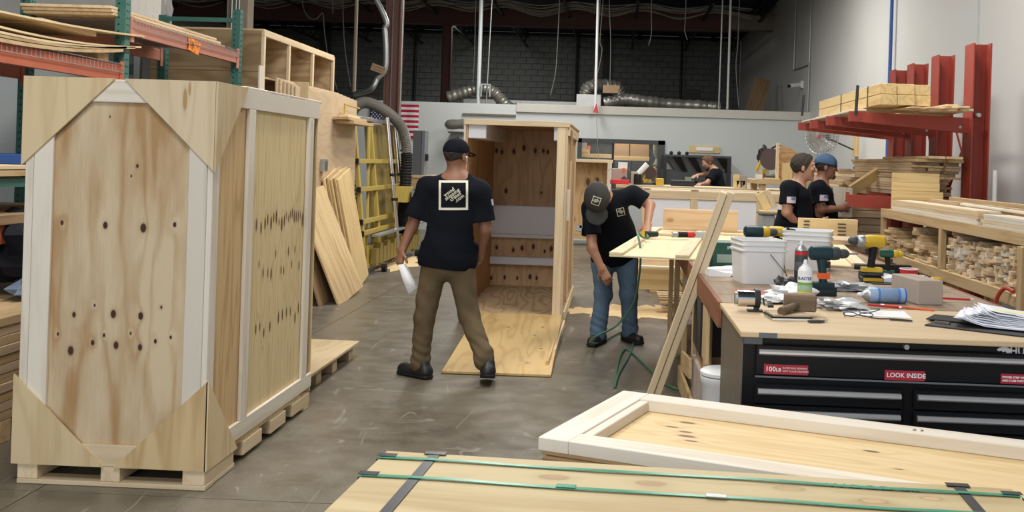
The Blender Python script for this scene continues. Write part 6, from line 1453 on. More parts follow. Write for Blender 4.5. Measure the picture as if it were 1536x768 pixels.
for y in (-.075, -.235):
    e = .004; n = 14
    top = [(x_, y + .004 * math.sin(k), ST + .0035 + .002 * math.sin(k * .9) ** 2) for k, x_ in ((k, e + (SLn - 2 * e) * k / n) for k in range(n + 1))]
    strap('green_strap', [(-e, y, ST - .03)] + [(-e, y, ST)] + top + [(SLn + e, y, ST)] + [(SLn + e, y, ST - .03)], .017, m_green2, (0, 1, 0))
for x in (.14, SLn - .14): strap('black_strap', [(x, e, ST - .03), (x, e, ST + .002), (x - .0, -.3, ST + .002), (x, -SWd - e, ST + .002), (x, -SWd - e, ST - .03)], .028, m_tape, (1, 0, 0))
for x in (0, SLn):
    s = 1 if x == 0 else -1
    for y in (-.06, -.225):
        sb_('corner_protector', (x - .006 if s > 0 else x - .045, y - .014, ST + .0062), (x + .045 if s > 0 else x + .006, y + .014, ST + .0075), m_tape, 'x', .001)
for x in (.14, SLn - .14): sb_('corner_protector', (x - .03, -.022, ST + .0035), (x + .03, .006, ST + .0050), m_tape, 'x', .001)
for k, (x, y) in enumerate(((.50, -.234), (.87, -.236))): sb_('strap_seal', (x, y - .011, ST + .0068), (x + .05, y + .011, ST + .0095), m_galv if k else m_green2, 'x', .0005)
link('lettering', text_mesh('WOOD 80', .05, m_dkgrey, .0001), sp_, SM @ Matrix.Translation((1.30, -.07, ST + .0008)))
# ================================================================== red cantilever rack by the right wall
ct = thing('cantilever_rack', 'red steel cantilever rack standing against the right wall', 'rack', (3.4, 11, 0))
cys = (9.74, 10.78, 11.68, 12.43)
for i, y in enumerate(cys):
    w2 = .165 / 2; d = .125; zt_ = 2.785
    MB().bb((3.33 - w2, y - d, 0), (3.33 - w2 + .012, y + d, zt_)).build('column_flange', m_red, ct); MB().bb((3.33 + w2 - .012, y - d, 0), (3.33 + w2, y + d, zt_)).build('column_flange', m_red, ct)
    MB().bb((3.33 - w2 + .013, y - .008, 0), (3.33 + w2 - .013, y + .008, zt_)).build('column_web', m_red, ct)
    for zarm, tipx in ((2.09, 2.17), (1.335, 2.17 if i == 0 else 2.62)):
        ztip = zarm + .03
        # tapered arm: deep at the column, shallow at the tip
        a = MB(); x0 = 3.33 - w2 - .001
        if zarm > 2: poly = [(x0, zarm - .13), (x0, zarm + .0), (tipx, ztip), (tipx, ztip - .075)]
        else: poly = [(x0, zarm - .15), (x0, zarm), (tipx, ztip - .02), (tipx, ztip - .12)]
        a.add([(p[0], y - .05, p[1]) for p in poly] + [(p[0], y - .042, p[1]) for p in poly], [(0, 1, 2, 3), (7, 6, 5, 4), (0, 4, 5, 1), (1, 5, 6, 2), (2, 6, 7, 3), (3, 7, 4, 0)])
        a.add([(poly[1][0], y - .05, poly[1][1]), (poly[1][0], y + .05, poly[1][1]), (poly[2][0], y + .05, poly[2][1]), (poly[2][0], y - .05, poly[2][1])] + [(poly[1][0], y - .05, poly[1][1] + .006), (poly[1][0], y + .05, poly[1][1] + .006), (poly[2][0], y + .05, poly[2][1] + .006), (poly[2][0], y - .05, poly[2][1] + .006)], [(3, 2, 1, 0), (4, 5, 6, 7), (0, 1, 5, 4), (1, 2, 6, 5), (2, 3, 7, 6), (3, 0, 4, 7)])
        a.add([(poly[0][0], y - .05, poly[0][1]), (poly[0][0], y + .05, poly[0][1]), (poly[3][0], y + .05, poly[3][1]), (poly[3][0], y - .05, poly[3][1])] + [(poly[0][0], y - .05, poly[0][1] - .006), (poly[0][0], y + .05, poly[0][1] - .006), (poly[3][0], y + .05, poly[3][1] - .006), (poly[3][0], y - .05, poly[3][1] - .006)], [(0, 1, 2, 3), (7, 6, 5, 4), (0, 4, 5, 1), (1, 5, 6, 2), (2, 6, 7, 3), (3, 7, 4, 0)])
        a.bb((tipx - .012, y - .05, ztip - .085), (tipx, y + .05, ztip + .008))
        ar = a.build('arm', m_red, ct)
        MB().cyl((x0 - .08, y - .058, zarm - .08), (x0 - .08, y - .05, zarm - .08), .014, 8).build('bolt', m_galv, ar)
    slab('foot', (2.95, y - .06, 0), (3.33 - w2 - .001, y + .06, .12), m_red, ct)
for y0_, y1_ in zip(cys[:-1], cys[1:]):
    for z in (2.22, .5): bar('brace_bar', (3.36, y0_ + .13, z), (3.36, y1_ - .13, z), .05, .03, m_red, ct, up=(1, 0, 0))
    bar('cross_brace', (3.37, y0_ + .13, 2.2), (3.37, y1_ - .13, 1.35), .035, .008, m_red, ct, up=(1, 0, 0)); bar('cross_brace', (3.385, y0_ + .13, 1.35), (3.385, y1_ - .13, 2.2), .035, .008, m_red, ct, up=(1, 0, 0))
MB().cyl((3.30, 9.70, 2.12), (3.30, 9.58, 2.12), .02, 8).build('bolt', m_galv, ct)
for (px0, py0, px1, py1, y) in ((1284, 168, 1287, 128, 9.62), (1203, 170, 1205, 142, 12.4)):
    a = atY(px0, py0, y); b_ = atY(px1, py1, y); MB().cyl((2.19, y, a.z - .03), (2.20, y, b_.z), .014, 6).build('stop_pin', m_black, ct)
tag(MB().cyl((3.46, 9.58, .0), (3.46, 9.58, 1.62), .02, 10).build('white_pipe', m_white), 'short white pipe standing behind the nearest red column', 'pipe')
# yellow beams stacked on the upper arms
AZ = 2.128
tcnt = 0
for r in range(2):
    for c in range(3):
        x = 2.33 + c * .155; z = AZ + .045 + r * .098
        t = slab('timber', (x, 9.30 + .05 * (c == 2) + .02 * r, z), (x + .148, 12.1, z + .092), m_piney, None, 'y')
        tag(t, ['lower', 'upper'][r] + ' ' + ['left', 'middle', 'right'][c] + ' yellow timber of the six banded on the upper rack arms', 'timber', 'banded timbers on the upper arms')
for y in (9.75, 10.9):
    b0 = MB(); x0, x1, z0, z1 = 2.325, 2.793, AZ + .043, AZ + .238
    b0.bb((x0 - .002, y, z0), (x0, y + .02, z1)).bb((x0, y, z1), (x1, y + .02, z1 + .002)).bb((x1, y, z0), (x1 + .002, y + .02, z1))
    tag(b0.build('timber_band', m_tape), ['nearer', 'farther'][y > 10] + ' black steel band around the yellow timbers on the upper arms', 'strap')
for y in (9.9, 11.8): tag(slab('bearer', (2.25, y, AZ + .006), (2.9, y + .06, AZ + .0445), m_fir, None, 'x'), ['near', 'far'][y > 11] + ' bearer under the banded yellow timbers', 'block')
for k, (x, y0_, y1_, dz, tw) in enumerate(((2.86, 9.45, 12.2, 0, .02), (2.98, 9.35, 12.3, .0, -.02), (3.10, 9.3, 12.0, .0, .02), (2.92, 9.5, 12.0, .022, .05), (3.05, 9.25, 12.2, .022, -.04), (3.0, 9.40, 12.1, .044, .03))):
    o = bar('loose_board', (x, y0_, AZ + .018 + dz), (x + tw, y1_, AZ + .018 + dz), .11, .02, m_offcut if k % 2 else m_pine); tag(o, ['leftmost', 'middle lower', 'rightmost', 'second layer left', 'second layer right', 'topmost'][k] + ' loose board beside the banded timbers on the upper arms', 'board')
for k in range(3):
    o = bar('thin_board', (2.62 + .14 * k, 9.15 - .02 * k, AZ + .02), (2.60 + .14 * k, 9.69, AZ + .024), .11, .012, m_offcut); tag(o, 'thin weathered strip jutting over the front of the upper arm, %s of three' % ['left', 'middle', 'right'][k], 'board')
for k in range(2):
    tag(slab('long_strip', (2.22 - .0 + .06 * k, 9.8, AZ + .008), (2.27 + .06 * k, 12.6, AZ + .026), m_pinew, None, 'y'), ['outer', 'inner'][k] + ' pale strip along the tips of the upper rack arms', 'strip')
# boards on the lower arms: weathered tall pile
random.seed(21)
zz = 1.352
k = 0
while zz < 1.70:
    t_ = random.choice((.019, .022, .03)); ya = 9.95 + random.uniform(-.10, .10) - (.12 if zz > 1.5 else -.15); 
    for c in range(3):
        x0 = 2.78 + c * .145 + random.uniform(-.01, .01)
        o = slab('weathered_board', (x0, ya + random.uniform(-.06, .06), zz), (x0 + .14, 12.3 + random.uniform(-.3, .1), zz + t_), random.choice((m_offg, m_offcut, m_fir, m_offg)), None, 'y')
        tag(o, '%s-layer weathered board, %s of its row, in the tall loose pile on the rack' % (ORD[k], ('left', 'middle', 'right')[c]), 'board', 'weathered boards piled on the lower rack arms')
    zz += t_ + .001; k += 1
for c in range(2):
    tag(slab('top_plank', (2.85 + .16 * c, 9.55, zz + .001), (3.0 + .16 * c, 11.2, zz + .025), m_offcut, None, 'y'), ['left', 'right'][c] + ' plank on top of the weathered pile, sticking out toward the bench', 'board')
# far pile left of it (behind the worker's hands), scraps
for k in range(6):
    tag(bar('pale_board', (2.58 + .02 * k, 11.9 - .1 * k, 1.365 + .03 * k), (2.62, 13.6, 1.365 + .03 * k), .16, .028, m_offcut if k % 2 else m_offg), ORD[k] + ' pale board from the bottom, beyond the blue-capped man on the rack', 'board', 'pale boards beyond the blue-capped man')
a = atY(1258, 272, 12.9); b_ = atY(1320, 250, 12.9)
for k in range(4):
    tag(slab('stacked_plank', (a.x, 12.95, 1.40 + .05 * k), (3.1, 13.6, 1.445 + .05 * k), m_offcut if k % 2 else m_piney, None, 'x'), ORD[k] + ' plank up, laid crosswise at the far end of the lower rack arms', 'board', 'crosswise planks at the far end of the rack')
tag(slab('plank_bearer', (2.55, 13.0, .0), (3.1, 13.5, 1.395), m_fir, None, 'z'), 'rough timber block stand under the crosswise planks', 'stand')
# split wedge-shaped board and the tilted board
a = atY(1275, 287, 11.0); b_ = atY(1332, 250, 11.2)
tag(bar('tilted_board', a, b_, .14, .035, m_piney, up=(0.25, -.9, -.5)), 'yellow board tilted up over the lumber pile in front of the blue-capped man', 'board')
w0 = atY(1285, 292, 11.6)
tag(MB().prism([(0, 0), (.62, -.02), (.44, .20), (-.02, .22), (-.18, .10)], .03, frame(w0 + V((0.0, 0, .02)), (1, 0.1, -.12), (0, .2, 1))).build('cut_sheet', m_offcut, center=False), 'cut plywood piece with a slanted end above the red arm', 'plywood sheet')
# tall weathered stack of planks on the floor under the arms, left of the shelf
for k in range(14):
    o = slab('floor_plank', (2.0 + random.uniform(0, .05), 11.20 + random.uniform(0, .05), .14 + k * .078), (2.9, 11.5, .212 + k * .078), m_offg if k % 3 else m_offcut, None, 'x'); tag(o, ORD[k] + ' long plank up in the floor stack below the red arm', 'board', 'planks stacked below the red arm')
tag(slab('stack_bearer', (2.05, 11.26, 0), (2.15, 11.48, .139), m_fir, None, 'y'), 'left bearer of the plank stack below the red arm', 'block'); tag(slab('stack_bearer', (2.75, 11.26, 0), (2.85, 11.48, .139), m_fir, None, 'y'), 'right bearer of the plank stack below the red arm', 'block')
# flexible arm lamp behind
a = atY(1280, 275, 12.5)
lp = thing('clamp_lamp', 'black jointed clamp arm sticking up behind the lumber on the rack', 'lamp', (a.x, 12.6, 1.6))
P = [atY(px, py, 12.6) for px, py in ((1282, 285), (1282, 250), (1291, 245), (1303, 249), (1322, 249), (1322, 241))]
MB().bb((P[0].x - .02, 12.58, 1.595), (P[1].x + .02, 12.62, P[1].z)).build('post', m_dkgrey, lp); MB().tube([P[1], P[2], P[3]], .010, 6).build('upper_arm', m_black, lp); MB().cyl(P[3], P[4], .018, 8).build('forearm', m_black, lp); MB().cyl(P[4] - V((0, 0, .02)), P[5], .03, 10).build('knob', m_black, lp)

# ================================================================== lumber shelf with bins
SX0, SX1, SY0, SY1 = 2.43, 2.90, 5.65, 9.56
ls_ = thing('lumber_shelf', 'long timber shelf with open bins full of offcuts along the right wall', 'shelf', (3.0, 9, 0))
zt_, zb_ = 1.160, .797
slab('front_beam', (SX0, SY0, zt_ - .0), (SX0 + .04, SY1, zt_ + .078), m_fir, ls_, 'yz'); slab('front_beam', (SX0, SY0, zb_ - .015), (SX0 + .04, SY1, zb_ + .066), m_fir, ls_, 'yz')
slab('worktop', (SX0 + .041, SY0, zt_ + .05), (SX1, SY1, zt_ + .076), m_offcut, ls_, 'y'); slab('bin_floor', (SX0 + .041, SY0, zb_ + .04), (SX1, SY1, zb_ + .052), m_offcut, ls_, 'y')
slab('bin_floor_ledge', (SX0 - .03, 6.17, zb_ + .052), (SX0 + .0, 6.31, zb_ + .066), m_offcut, ls_, 'y')
slab('back_panel', (SX1 - .015, SY0, zb_ + .053), (SX1, SY1, zt_ + .049), m_wood_dk, ls_, 'yz')
for y in (SY1 - .08, 7.78, 6.21, SY0):
    slab('post', (SX0 + .0005, y, zb_ + .067), (SX0 + .0395, y + .072, zt_ - .001), m_fir, ls_, 'z'); slab('leg', (SX0 + .05, y, 0), (SX0 + .14, y + .085, zb_ + .039), m_fir, ls_, 'z'); slab('leg', (SX1 - .1, y, 0), (SX1 - .01, y + .085, zb_ + .039), m_fir, ls_, 'z')
slab('post', (SX0 - .041, 6.14, zb_ - .2), (SX0 - .001, 6.215, zt_ + .0), m_fir, ls_, 'z')
tag(MB().tube(bez([(SX0 - .01, 6.33, zb_ + .08), (SX0 - .04, 6.40, zb_ + .09), (SX0 - .065, 6.45, zb_ + .02), (SX0 - .07, 6.46, zb_ - .08)], 6), .013, 8).build('red_hose', plain('red_hose', (.45, .05, .03), .5), smooth=True), 'short red hose hooked over the lower beam of the lumber shelf', 'hose')
# offcuts: right bin finely stacked, ends facing the aisle
random.seed(31); cnt = 0
y = 6.31
zf = zb_ + .0525
col_ = 0
while y < 7.70:
    col_ += 1; row_ = 0
    w_ = random.choice((.075, .08, .06, .10)); z = zf; top = zf + random.uniform(.22, .285)
    dx0 = random.uniform(-.035, .03)
    while z < top and cnt < 290:
        t_ = random.choice((.016, .020, .032)); two = w_ > .07 and random.random() < .5
        for s in range(2 if two else 1):
            ww = w_ / 2 if two else w_; dx = dx0 + random.uniform(-.025, .035); yy = y + ww * s
            o = slab('wood_offcut', (SX0 + .045 + max(dx, -.04), yy + .002 + random.uniform(0, .004), z), (SX0 + .30, yy + ww - .003, z + t_ - .0008), random.choice((m_offcut, m_pine, m_offcut, m_pinew, m_offg)), None, 'x', .001)
            tag(o, 'sawn offcut, %s piece up in the %s stack from the post, right bin%s' % (ORD[row_], NTH[col_ - 1], ', %s half' % ('near', 'far')[s] if two else ''), 'offcut', 'offcuts in the right bin'); cnt += 1
        z += t_; row_ += 1
    y += w_ + .004
y = 7.88; col_ = 0
while y < 9.40:
    col_ += 1; row_ = 0
    w_ = random.choice((.12, .14, .10, .17)); z = zf; top = zf + (random.uniform(.10, .27) if y > 8.27 else random.uniform(.07, .13)); 
    while z < top:
        t_ = random.choice((.032, .022, .032)); dx = random.uniform(-.04, .06)
        o = slab('wood_block', (SX0 + .045 + max(dx, -.04), y + .004 + random.uniform(0, .01), z), (SX0 + .33, y + w_ - .006, z + t_ - .0008), random.choice((m_offg, m_offcut, m_fir)), None, random.choice('xy'), .0015)
        tag(o, 'stubby wood block, %s up in the %s heap of the left shelf bin' % (ORD[row_], NTH[col_ - 1]), 'offcut', 'blocks in the left bin'); z += t_; row_ += 1
    y += w_ + .01
# stacks on top of the shelf
ZS = zt_ + .0785
def stk(nm_, y0_, y1_, x0_, w_, ts, mats, cols, label, group, jit=.03, z0=None):
    z = z0 or ZS; lay = 0
    for t_ in ts:
        for c in range(cols):
            yy0 = y0_ + random.uniform(-jit, jit); o = slab(nm_, (x0_ + c * w_ + .002, yy0, z), (x0_ + (c + 1) * w_ - .002, y1_ + random.uniform(-jit, jit), z + t_ - .0008), random.choice(mats), None, 'y', .001)
            tag(o, ['aisle-side', 'wall-side'][c] + ' ' + ORD[ts.index(t_) if False else lay] + label, 'board', group)
        z += t_; lay += 1
    return z
z = stk('pale_board', 7.03, 9.17, SX0 + .0, .080, [.019] * 5, (m_pine, m_pinew, m_offcut), 2, ' board of the pale neat stack midway along the shelf top', 'pale boards stacked mid-shelf')
stk('pale_board', 5.68, 6.94, SX0 + .0, .080, [.020] * 4, (m_pine, m_pinew), 2, ' board of the pale stack at the near end of the shelf top', 'pale boards stacked at the shelf front', .04)
# heavier short yellow planks, ends to the aisle
for k, h in enumerate((.094, .077, .077, .085)):
    z0_ = ZS + sum((.094, .077, .077, .085)[:k]); o = slab('yellow_plank', (2.45, 9.22 + .01 * k, z0_), (2.86 + .03 * (k < 2), 9.29, z0_ + h - .002), m_piney, None, 'xz')
    tag(o, ['lowest', 'second from bottom', 'third from bottom', 'topmost'][k] + ' short yellow plank of the upright stack on the shelf top', 'board')
o = slab('brown_plank', (SX0 + .24, 6.1, ZS), (SX0 + .275, 8.9, ZS + .12), m_plyfig, None, 'yz'); tag(o, 'figured brown plank on edge behind the pale stack on the shelf', 'board')
o = slab('orange_plank', (SX0 + .34, 7.0, ZS), (SX0 + .375, 8.7, ZS + .145), m_fir, None, 'yz'); tag(o, 'long orange-brown plank on edge at the back of the shelf top', 'board')
o = bar('white_strip', (SX0 + .19, 7.9, ZS + .11), (SX0 + .205, 5.9, ZS + .095), .04, .018, m_pinew); tag(o, 'white strip lying slanted on the planks at the back of the shelf top', 'strip')
tag(slab('strip_block', (SX0 + .17, 7.1, ZS), (SX0 + .225, 7.25, ZS + .09), m_offcut, None, 'y'), 'block under the white strip on the shelf top', 'block')
# ================================================================== people: smooth bodies polygonised from blended tapered volumes
class Field:
    def __init__(s, lo, hi, h):
        s.lo = np.array(lo, float) - 2 * h; s.h = h; s.n = np.ceil((np.array(hi) + 2 * h - s.lo) / h).astype(int) + 1
        s.f = np.full(s.n, 1.0, np.float32)
        s.ax = [s.lo[i] + h * np.arange(s.n[i]) for i in range(3)]
    def sub(s, lo, hi, pad):
        a = np.clip(np.floor((np.array(lo) - pad - s.lo) / s.h).astype(int), 0, s.n - 1); b = np.clip(np.ceil((np.array(hi) + pad - s.lo) / s.h).astype(int) + 1, 1, s.n)
        sl = tuple(slice(a[i], b[i]) for i in range(3)); X, Y, Z = np.meshgrid(*[s.ax[i][sl[i]] for i in range(3)], indexing='ij')
        return sl, np.stack([X, Y, Z], -1)
    def smin(s, sl, d, k):
        a = s.f[sl]; hh = np.maximum(k - np.abs(a - d), 0) / k; s.f[sl] = np.minimum(a, d) - hh * hh * k * .25
    def cone(s, a, b, ra, rb, k=.02, flat=None):
        """tapered limb; flat = (axis vector, factor) widens the section along an axis"""
        a = np.array(a, float); b = np.array(b, float); R_ = max(ra, rb) * (flat[1] if flat else 1); lo = np.minimum(a, b) - R_; hi = np.maximum(a, b) + R_
        sl, P = s.sub(lo, hi, k + 3 * s.h); ab = b - a; L2 = float(ab @ ab) + 1e-12
        t = np.clip(((P - a) @ ab) / L2, 0, 1); q = P - (a + t[..., None] * ab)
        if flat:
            ax_ = np.array(flat[0], float); ax_ /= np.linalg.norm(ax_); c = q @ ax_; q = q - c[..., None] * ax_ * (1 - 1 / flat[1])
        s.smin(sl, np.linalg.norm(q, axis=-1) - (ra + (rb - ra) * t), k); return s
    def ell(s, c, r, R=None, k=.02):
        c = np.array(c, float); r = np.array(r, float); m = r.max(); sl, P = s.sub(c - m, c + m, k + 3 * s.h)
        q = P - c
        if R is not None: q = q @ np.array(R, float).T      # rows of R = local axes
        g = np.linalg.norm(q / r, axis=-1); g2 = np.linalg.norm(q / (r * r), axis=-1) + 1e-9
        s.smin(sl, g * (g - 1) / g2, k); return s
    def cut(s, p, n):
        """remove everything on the side n points to"""
        X, Y, Z = np.meshgrid(*s.ax, indexing='ij'); n = np.array(n, float); n /= np.linalg.norm(n)
        d = (X - p[0]) * n[0] + (Y - p[1]) * n[1] + (Z - p[2]) * n[2]; s.f = np.maximum(s.f, d.astype(np.float32)); return s
    def carve(s, c, r, R=None):
        c = np.array(c, float); r = np.array(r, float); m = r.max(); sl, P = s.sub(c - m, c + m, 3 * s.h); q = P - c
        if R is not None: q = q @ np.array(R, float).T
        g = np.linalg.norm(q / r, axis=-1); g2 = np.linalg.norm(q / (r * r), axis=-1) + 1e-9
        s.f[sl] = np.maximum(s.f[sl], -(g * (g - 1) / g2)); return s
    def ripple(s, amp, kx, seed=0):
        X, Y, Z = np.meshgrid(*s.ax, indexing='ij'); rs = random.Random(seed); w_ = 0
        for i in range(4):
            d = [rs.uniform(-1, 1) for _ in range(3)]; fz = kx * rs.uniform(.7, 1.6); w_ = w_ + np.sin(fz * (X * d[0] + Y * d[1] + Z * d[2]) + rs.uniform(0, 6) + 1.3 * np.sin(fz * .5 * (X * d[1] - Z * d[0])))
        s.f = s.f + (amp * w_ / 3).astype(np.float32); return s
    def mesh(s):
        f = s.f; n = f.shape; ins = f < 0
        c = [ins[i:n[0] - 1 + i, j:n[1] - 1 + j, k:n[2] - 1 + k] for i in (0, 1) for j in (0, 1) for k in (0, 1)]
        tot = sum(x.astype(np.int8) for x in c); act = (tot > 0) & (tot < 8); idx = np.full(act.shape, -1, np.int64); cells = np.argwhere(act); idx[act] = np.arange(len(cells))
        acc = np.zeros((len(cells), 3)); cnt = np.zeros(len(cells)); I, J, K = cells.T
        off = [(i, j, k) for i in (0, 1) for j in (0, 1) for k in (0, 1)]
        for a_ in off:
            for ax_ in range(3):
                if a_[ax_] == 0:
                    b_ = list(a_); b_[ax_] = 1; fa = f[I + a_[0], J + a_[1], K + a_[2]]; fb_ = f[I + b_[0], J + b_[1], K + b_[2]]
                    m = (fa < 0) != (fb_ < 0); t = np.where(m, fa / np.where(m, fa - fb_, 1), 0); p = np.tile(np.array(a_, float), (len(cells), 1)); p[:, ax_] += t
                    acc += np.where(m[:, None], p, 0); cnt += m
        V_ = (cells + acc / cnt[:, None]) * s.h + s.lo; F = []
        for ax_ in range(3):
            sl0 = [slice(None)] * 3; sl1 = [slice(None)] * 3; sl0[ax_] = slice(0, n[ax_] - 1); sl1[ax_] = slice(1, n[ax_])
            A = ins[tuple(sl0)]; B = ins[tuple(sl1)]; E = np.argwhere(A != B); o1, o2 = (ax_ + 1) % 3, (ax_ + 2) % 3
            ok = (E[:, o1] > 0) & (E[:, o2] > 0) & (E[:, o1] < n[o1] - 1) & (E[:, o2] < n[o2] - 1); E = E[ok]; flip = B[E[:, 0], E[:, 1], E[:, 2]]
            q = []
            for d1, d2 in ((1, 1), (0, 1), (0, 0), (1, 0)):
                e = E.copy(); e[:, o1] -= d1; e[:, o2] -= d2; q.append(idx[e[:, 0], e[:, 1], e[:, 2]])
            Q = np.stack(q, 1); Q[flip] = Q[flip][:, ::-1]; F.append(Q)
        return V_, np.concatenate(F)
def fmesh(field, name, mat, parent):
    Vv, F = field.mesh(); c = V(Vv.mean(0)) if parent is None else WM[parent].translation
    Vv = Vv - np.array(c); me = bpy.data.meshes.new(name); me.vertices.add(len(Vv)); me.vertices.foreach_set('co', Vv.astype(np.float32).ravel())
    me.loops.add(len(F) * 4); me.loops.foreach_set('vertex_index', F.astype(np.int32).ravel()); me.polygons.add(len(F)); me.polygons.foreach_set('loop_start', np.arange(0, len(F) * 4, 4, dtype=np.int32))
    me.polygons.foreach_set('use_smooth', np.ones(len(F), bool)); me.update(calc_edges=True); me.validate(); me.materials.append(mat)
    return link(name, me, parent, Matrix.Translation(c))
def v3(*a): return np.array(a, float)
def unit(a): a = np.array(a, float); return a / np.linalg.norm(a)
def hand(F, wr, d, nrm, side, s=1.0, curl=.35, grip=0):
    """palm + four fingers + thumb; d = pointing direction, nrm = back-of-hand normal, side = +1/-1 thumb side"""
    d = unit(d); nrm = unit(np.array(nrm) - d * np.dot(nrm, d)); sd = np.cross(d, nrm) * side
    pc = wr + d * .045 * s
    F.cone(wr - d * .01, wr + d * .08 * s, .021 * s, .024 * s, .015, flat=(sd, 1.65))
    for i, (o, L_) in enumerate(((.030, .072), (.010, .080), (-.010, .074), (-.029, .058))):
        p = wr + d * .082 * s + sd * o * s; a1 = curl * (.6 + .15 * i) + grip; q = p; dd = d
        for seg in range(3):
            ang = a1 * (seg + 1) * .75; dd = d * math.cos(ang) - nrm * math.sin(ang); q2 = q + dd * L_ * s * (.45, .32, .23)[seg]; F.cone(q, q2, (.0098, .009, .0082)[seg] * s, (.009, .0082, .0072)[seg] * s, .005); q = q2
    p = wr + d * .02 * s + sd * .026 * s; q = p + (d * .55 + sd * .65 - nrm * .25) * .045 * s; q2 = q + (d * .85 + sd * .25 - nrm * .4) * .036 * s
    F.cone(p, q, .013 * s, .0115 * s, .012); F.cone(q, q2, .0112 * s, .009 * s, .006)
def head(F, c, fwd, up, s=1.0):
    """skull, jaw, nose, ears, brow on the body field; c = centre of the skull"""
    f = unit(fwd); u = unit(np.array(up) - f * np.dot(up, f)); l = np.cross(u, f); R = np.stack([l, f, u])
    F.ell(c + u * .018 * s, (.076 * s, .096 * s, .088 * s), R, .02); F.ell(c + f * .032 * s - u * .055 * s, (.055 * s, .062 * s, .066 * s), R, .035)
    F.cone(c + f * .088 * s + u * .012 * s, c + f * .112 * s - u * .028 * s, .008 * s, .014 * s, .012)
    F.ell(c + f * .088 * s - u * .062 * s, (.026 * s, .012 * s, .007 * s), R, .008); F.ell(c + f * .088 * s - u * .073 * s, (.023 * s, .012 * s, .007 * s), R, .008)
    F.ell(c + f * .078 * s - u * .100 * s, (.026 * s, .020 * s, .018 * s), R, .02); F.ell(c + f * .082 * s + u * .026 * s, (.055 * s, .014 * s, .010 * s), R, .015)
    for sg in (-1, 1):
        F.ell(c + l * sg * .078 * s - u * .012 * s - f * .005 * s, (.008 * s, .020 * s, .032 * s), R, .008); F.ell(c + l * sg * .040 * s + f * .078 * s - u * .018 * s, (.022 * s, .015 * s, .016 * s), R, .015)
        F.carve(c + l * sg * .030 * s + f * .099 * s + u * .008 * s, (.016 * s, .010 * s, .009 * s), R)
    return f, u, l, R
def eyes(parent, c, f, u, l, s=1.0):
    for sg in (-1, 1):
        MB().sph(V(c + l * sg * .030 * s + f * .086 * s + u * .008 * s), .0115 * s, 10, 8).build('eye', m_white, parent, True); MB().sph(V(c + l * sg * .030 * s + f * .094 * s + u * .008 * s), .0052 * s, 8, 6).build('pupil', m_black, parent, True)
def bvh_of(o):
    me = o.data; t = WM[o].translation; return BVHTree.FromPolygons([v.co + t for v in me.vertices], [tuple(p.vertices) for p in me.polygons])
def decal(name, me, Mw, direction, bvh, parent, mat, off=.003):
    """lay a flat printed mesh onto the cloth"""
    for v in me.vertices:
        p = Mw @ V((v.co.x, v.co.y, 0)); h = bvh.ray_cast(p, direction, 1.2)
        if h[0] is not None: v.co = h[0] - direction * off
        else: v.co = p
    if not me.materials: me.materials.append(mat)
    o = link(name, me, parent, Matrix.Identity(4)); return o
def grid_quad(x0, y0, x1, y1, n=10, m=10):
    vs = [(x0 + (x1 - x0) * i / n, y0 + (y1 - y0) * j / m, 0) for i in range(n + 1) for j in range(m + 1)]; return vs, [(i * (m + 1) + j, (i + 1) * (m + 1) + j, (i + 1) * (m + 1) + j + 1, i * (m + 1) + j + 1) for i in range(n) for j in range(m)]
def frame_mesh(x0, y0, x1, y1, t, mat):
    mb = MB()
    for q in ((x0, y0, x1, y0 + t), (x0, y1 - t, x1, y1), (x0, y0 + t, x0 + t, y1 - t), (x1 - t, y0 + t, x1, y1 - t)): vs, fs = grid_quad(*q, 14, 14 if q[3] - q[1] > t * 1.5 else 2); mb.add(vs, fs)
    return mesh_of('frame', mb.v, mb.f, mat)
def flagpatch(name, Mw, dr, bvh, parent, w_=.085, h=.055):
    vs, fs = grid_quad(-w_ / 2, -h / 2, w_ / 2, h / 2, 6, 6); decal(name, mesh_of(name, vs, fs, m_patch), Mw, dr, bvh, parent, m_patch, .003)
    vs, fs = grid_quad(0, 0, w_ / 2 * .9, h / 2 * .9, 4, 4); decal('patch_canton', mesh_of('c', vs, fs, m_lblue2), Mw, dr, bvh, parent, m_lblue2, .0045)
    mb = MB()
    for k in range(4): vs, fs = grid_quad(-w_ / 2, -h / 2 + h / 7 * (2 * k), 0 if k > 1 else w_ / 2, -h / 2 + h / 7 * (2 * k + .7), 5, 1); mb.add(vs, fs)
    decal('patch_stripes', mesh_of('s', mb.v, mb.f, m_prd), Mw, dr, bvh, parent, m_prd, .004)
m_patch = plain('patch_white', (.62, .62, .66), .8); m_lblue2 = plain('patch_blue', (.10, .18, .42), .8); m_prd = plain('patch_red', (.45, .25, .28), .8)
m_haird = plain('grey_brown_hair', (.05, .043, .037), .8, noise=.5, scale=50, bump=.8)
m_boot = plain('black_boot', (.012, .012, .013), .5); m_skinp = plain('skin_pale', (.46, .25, .17), .5, noise=.08, scale=14)
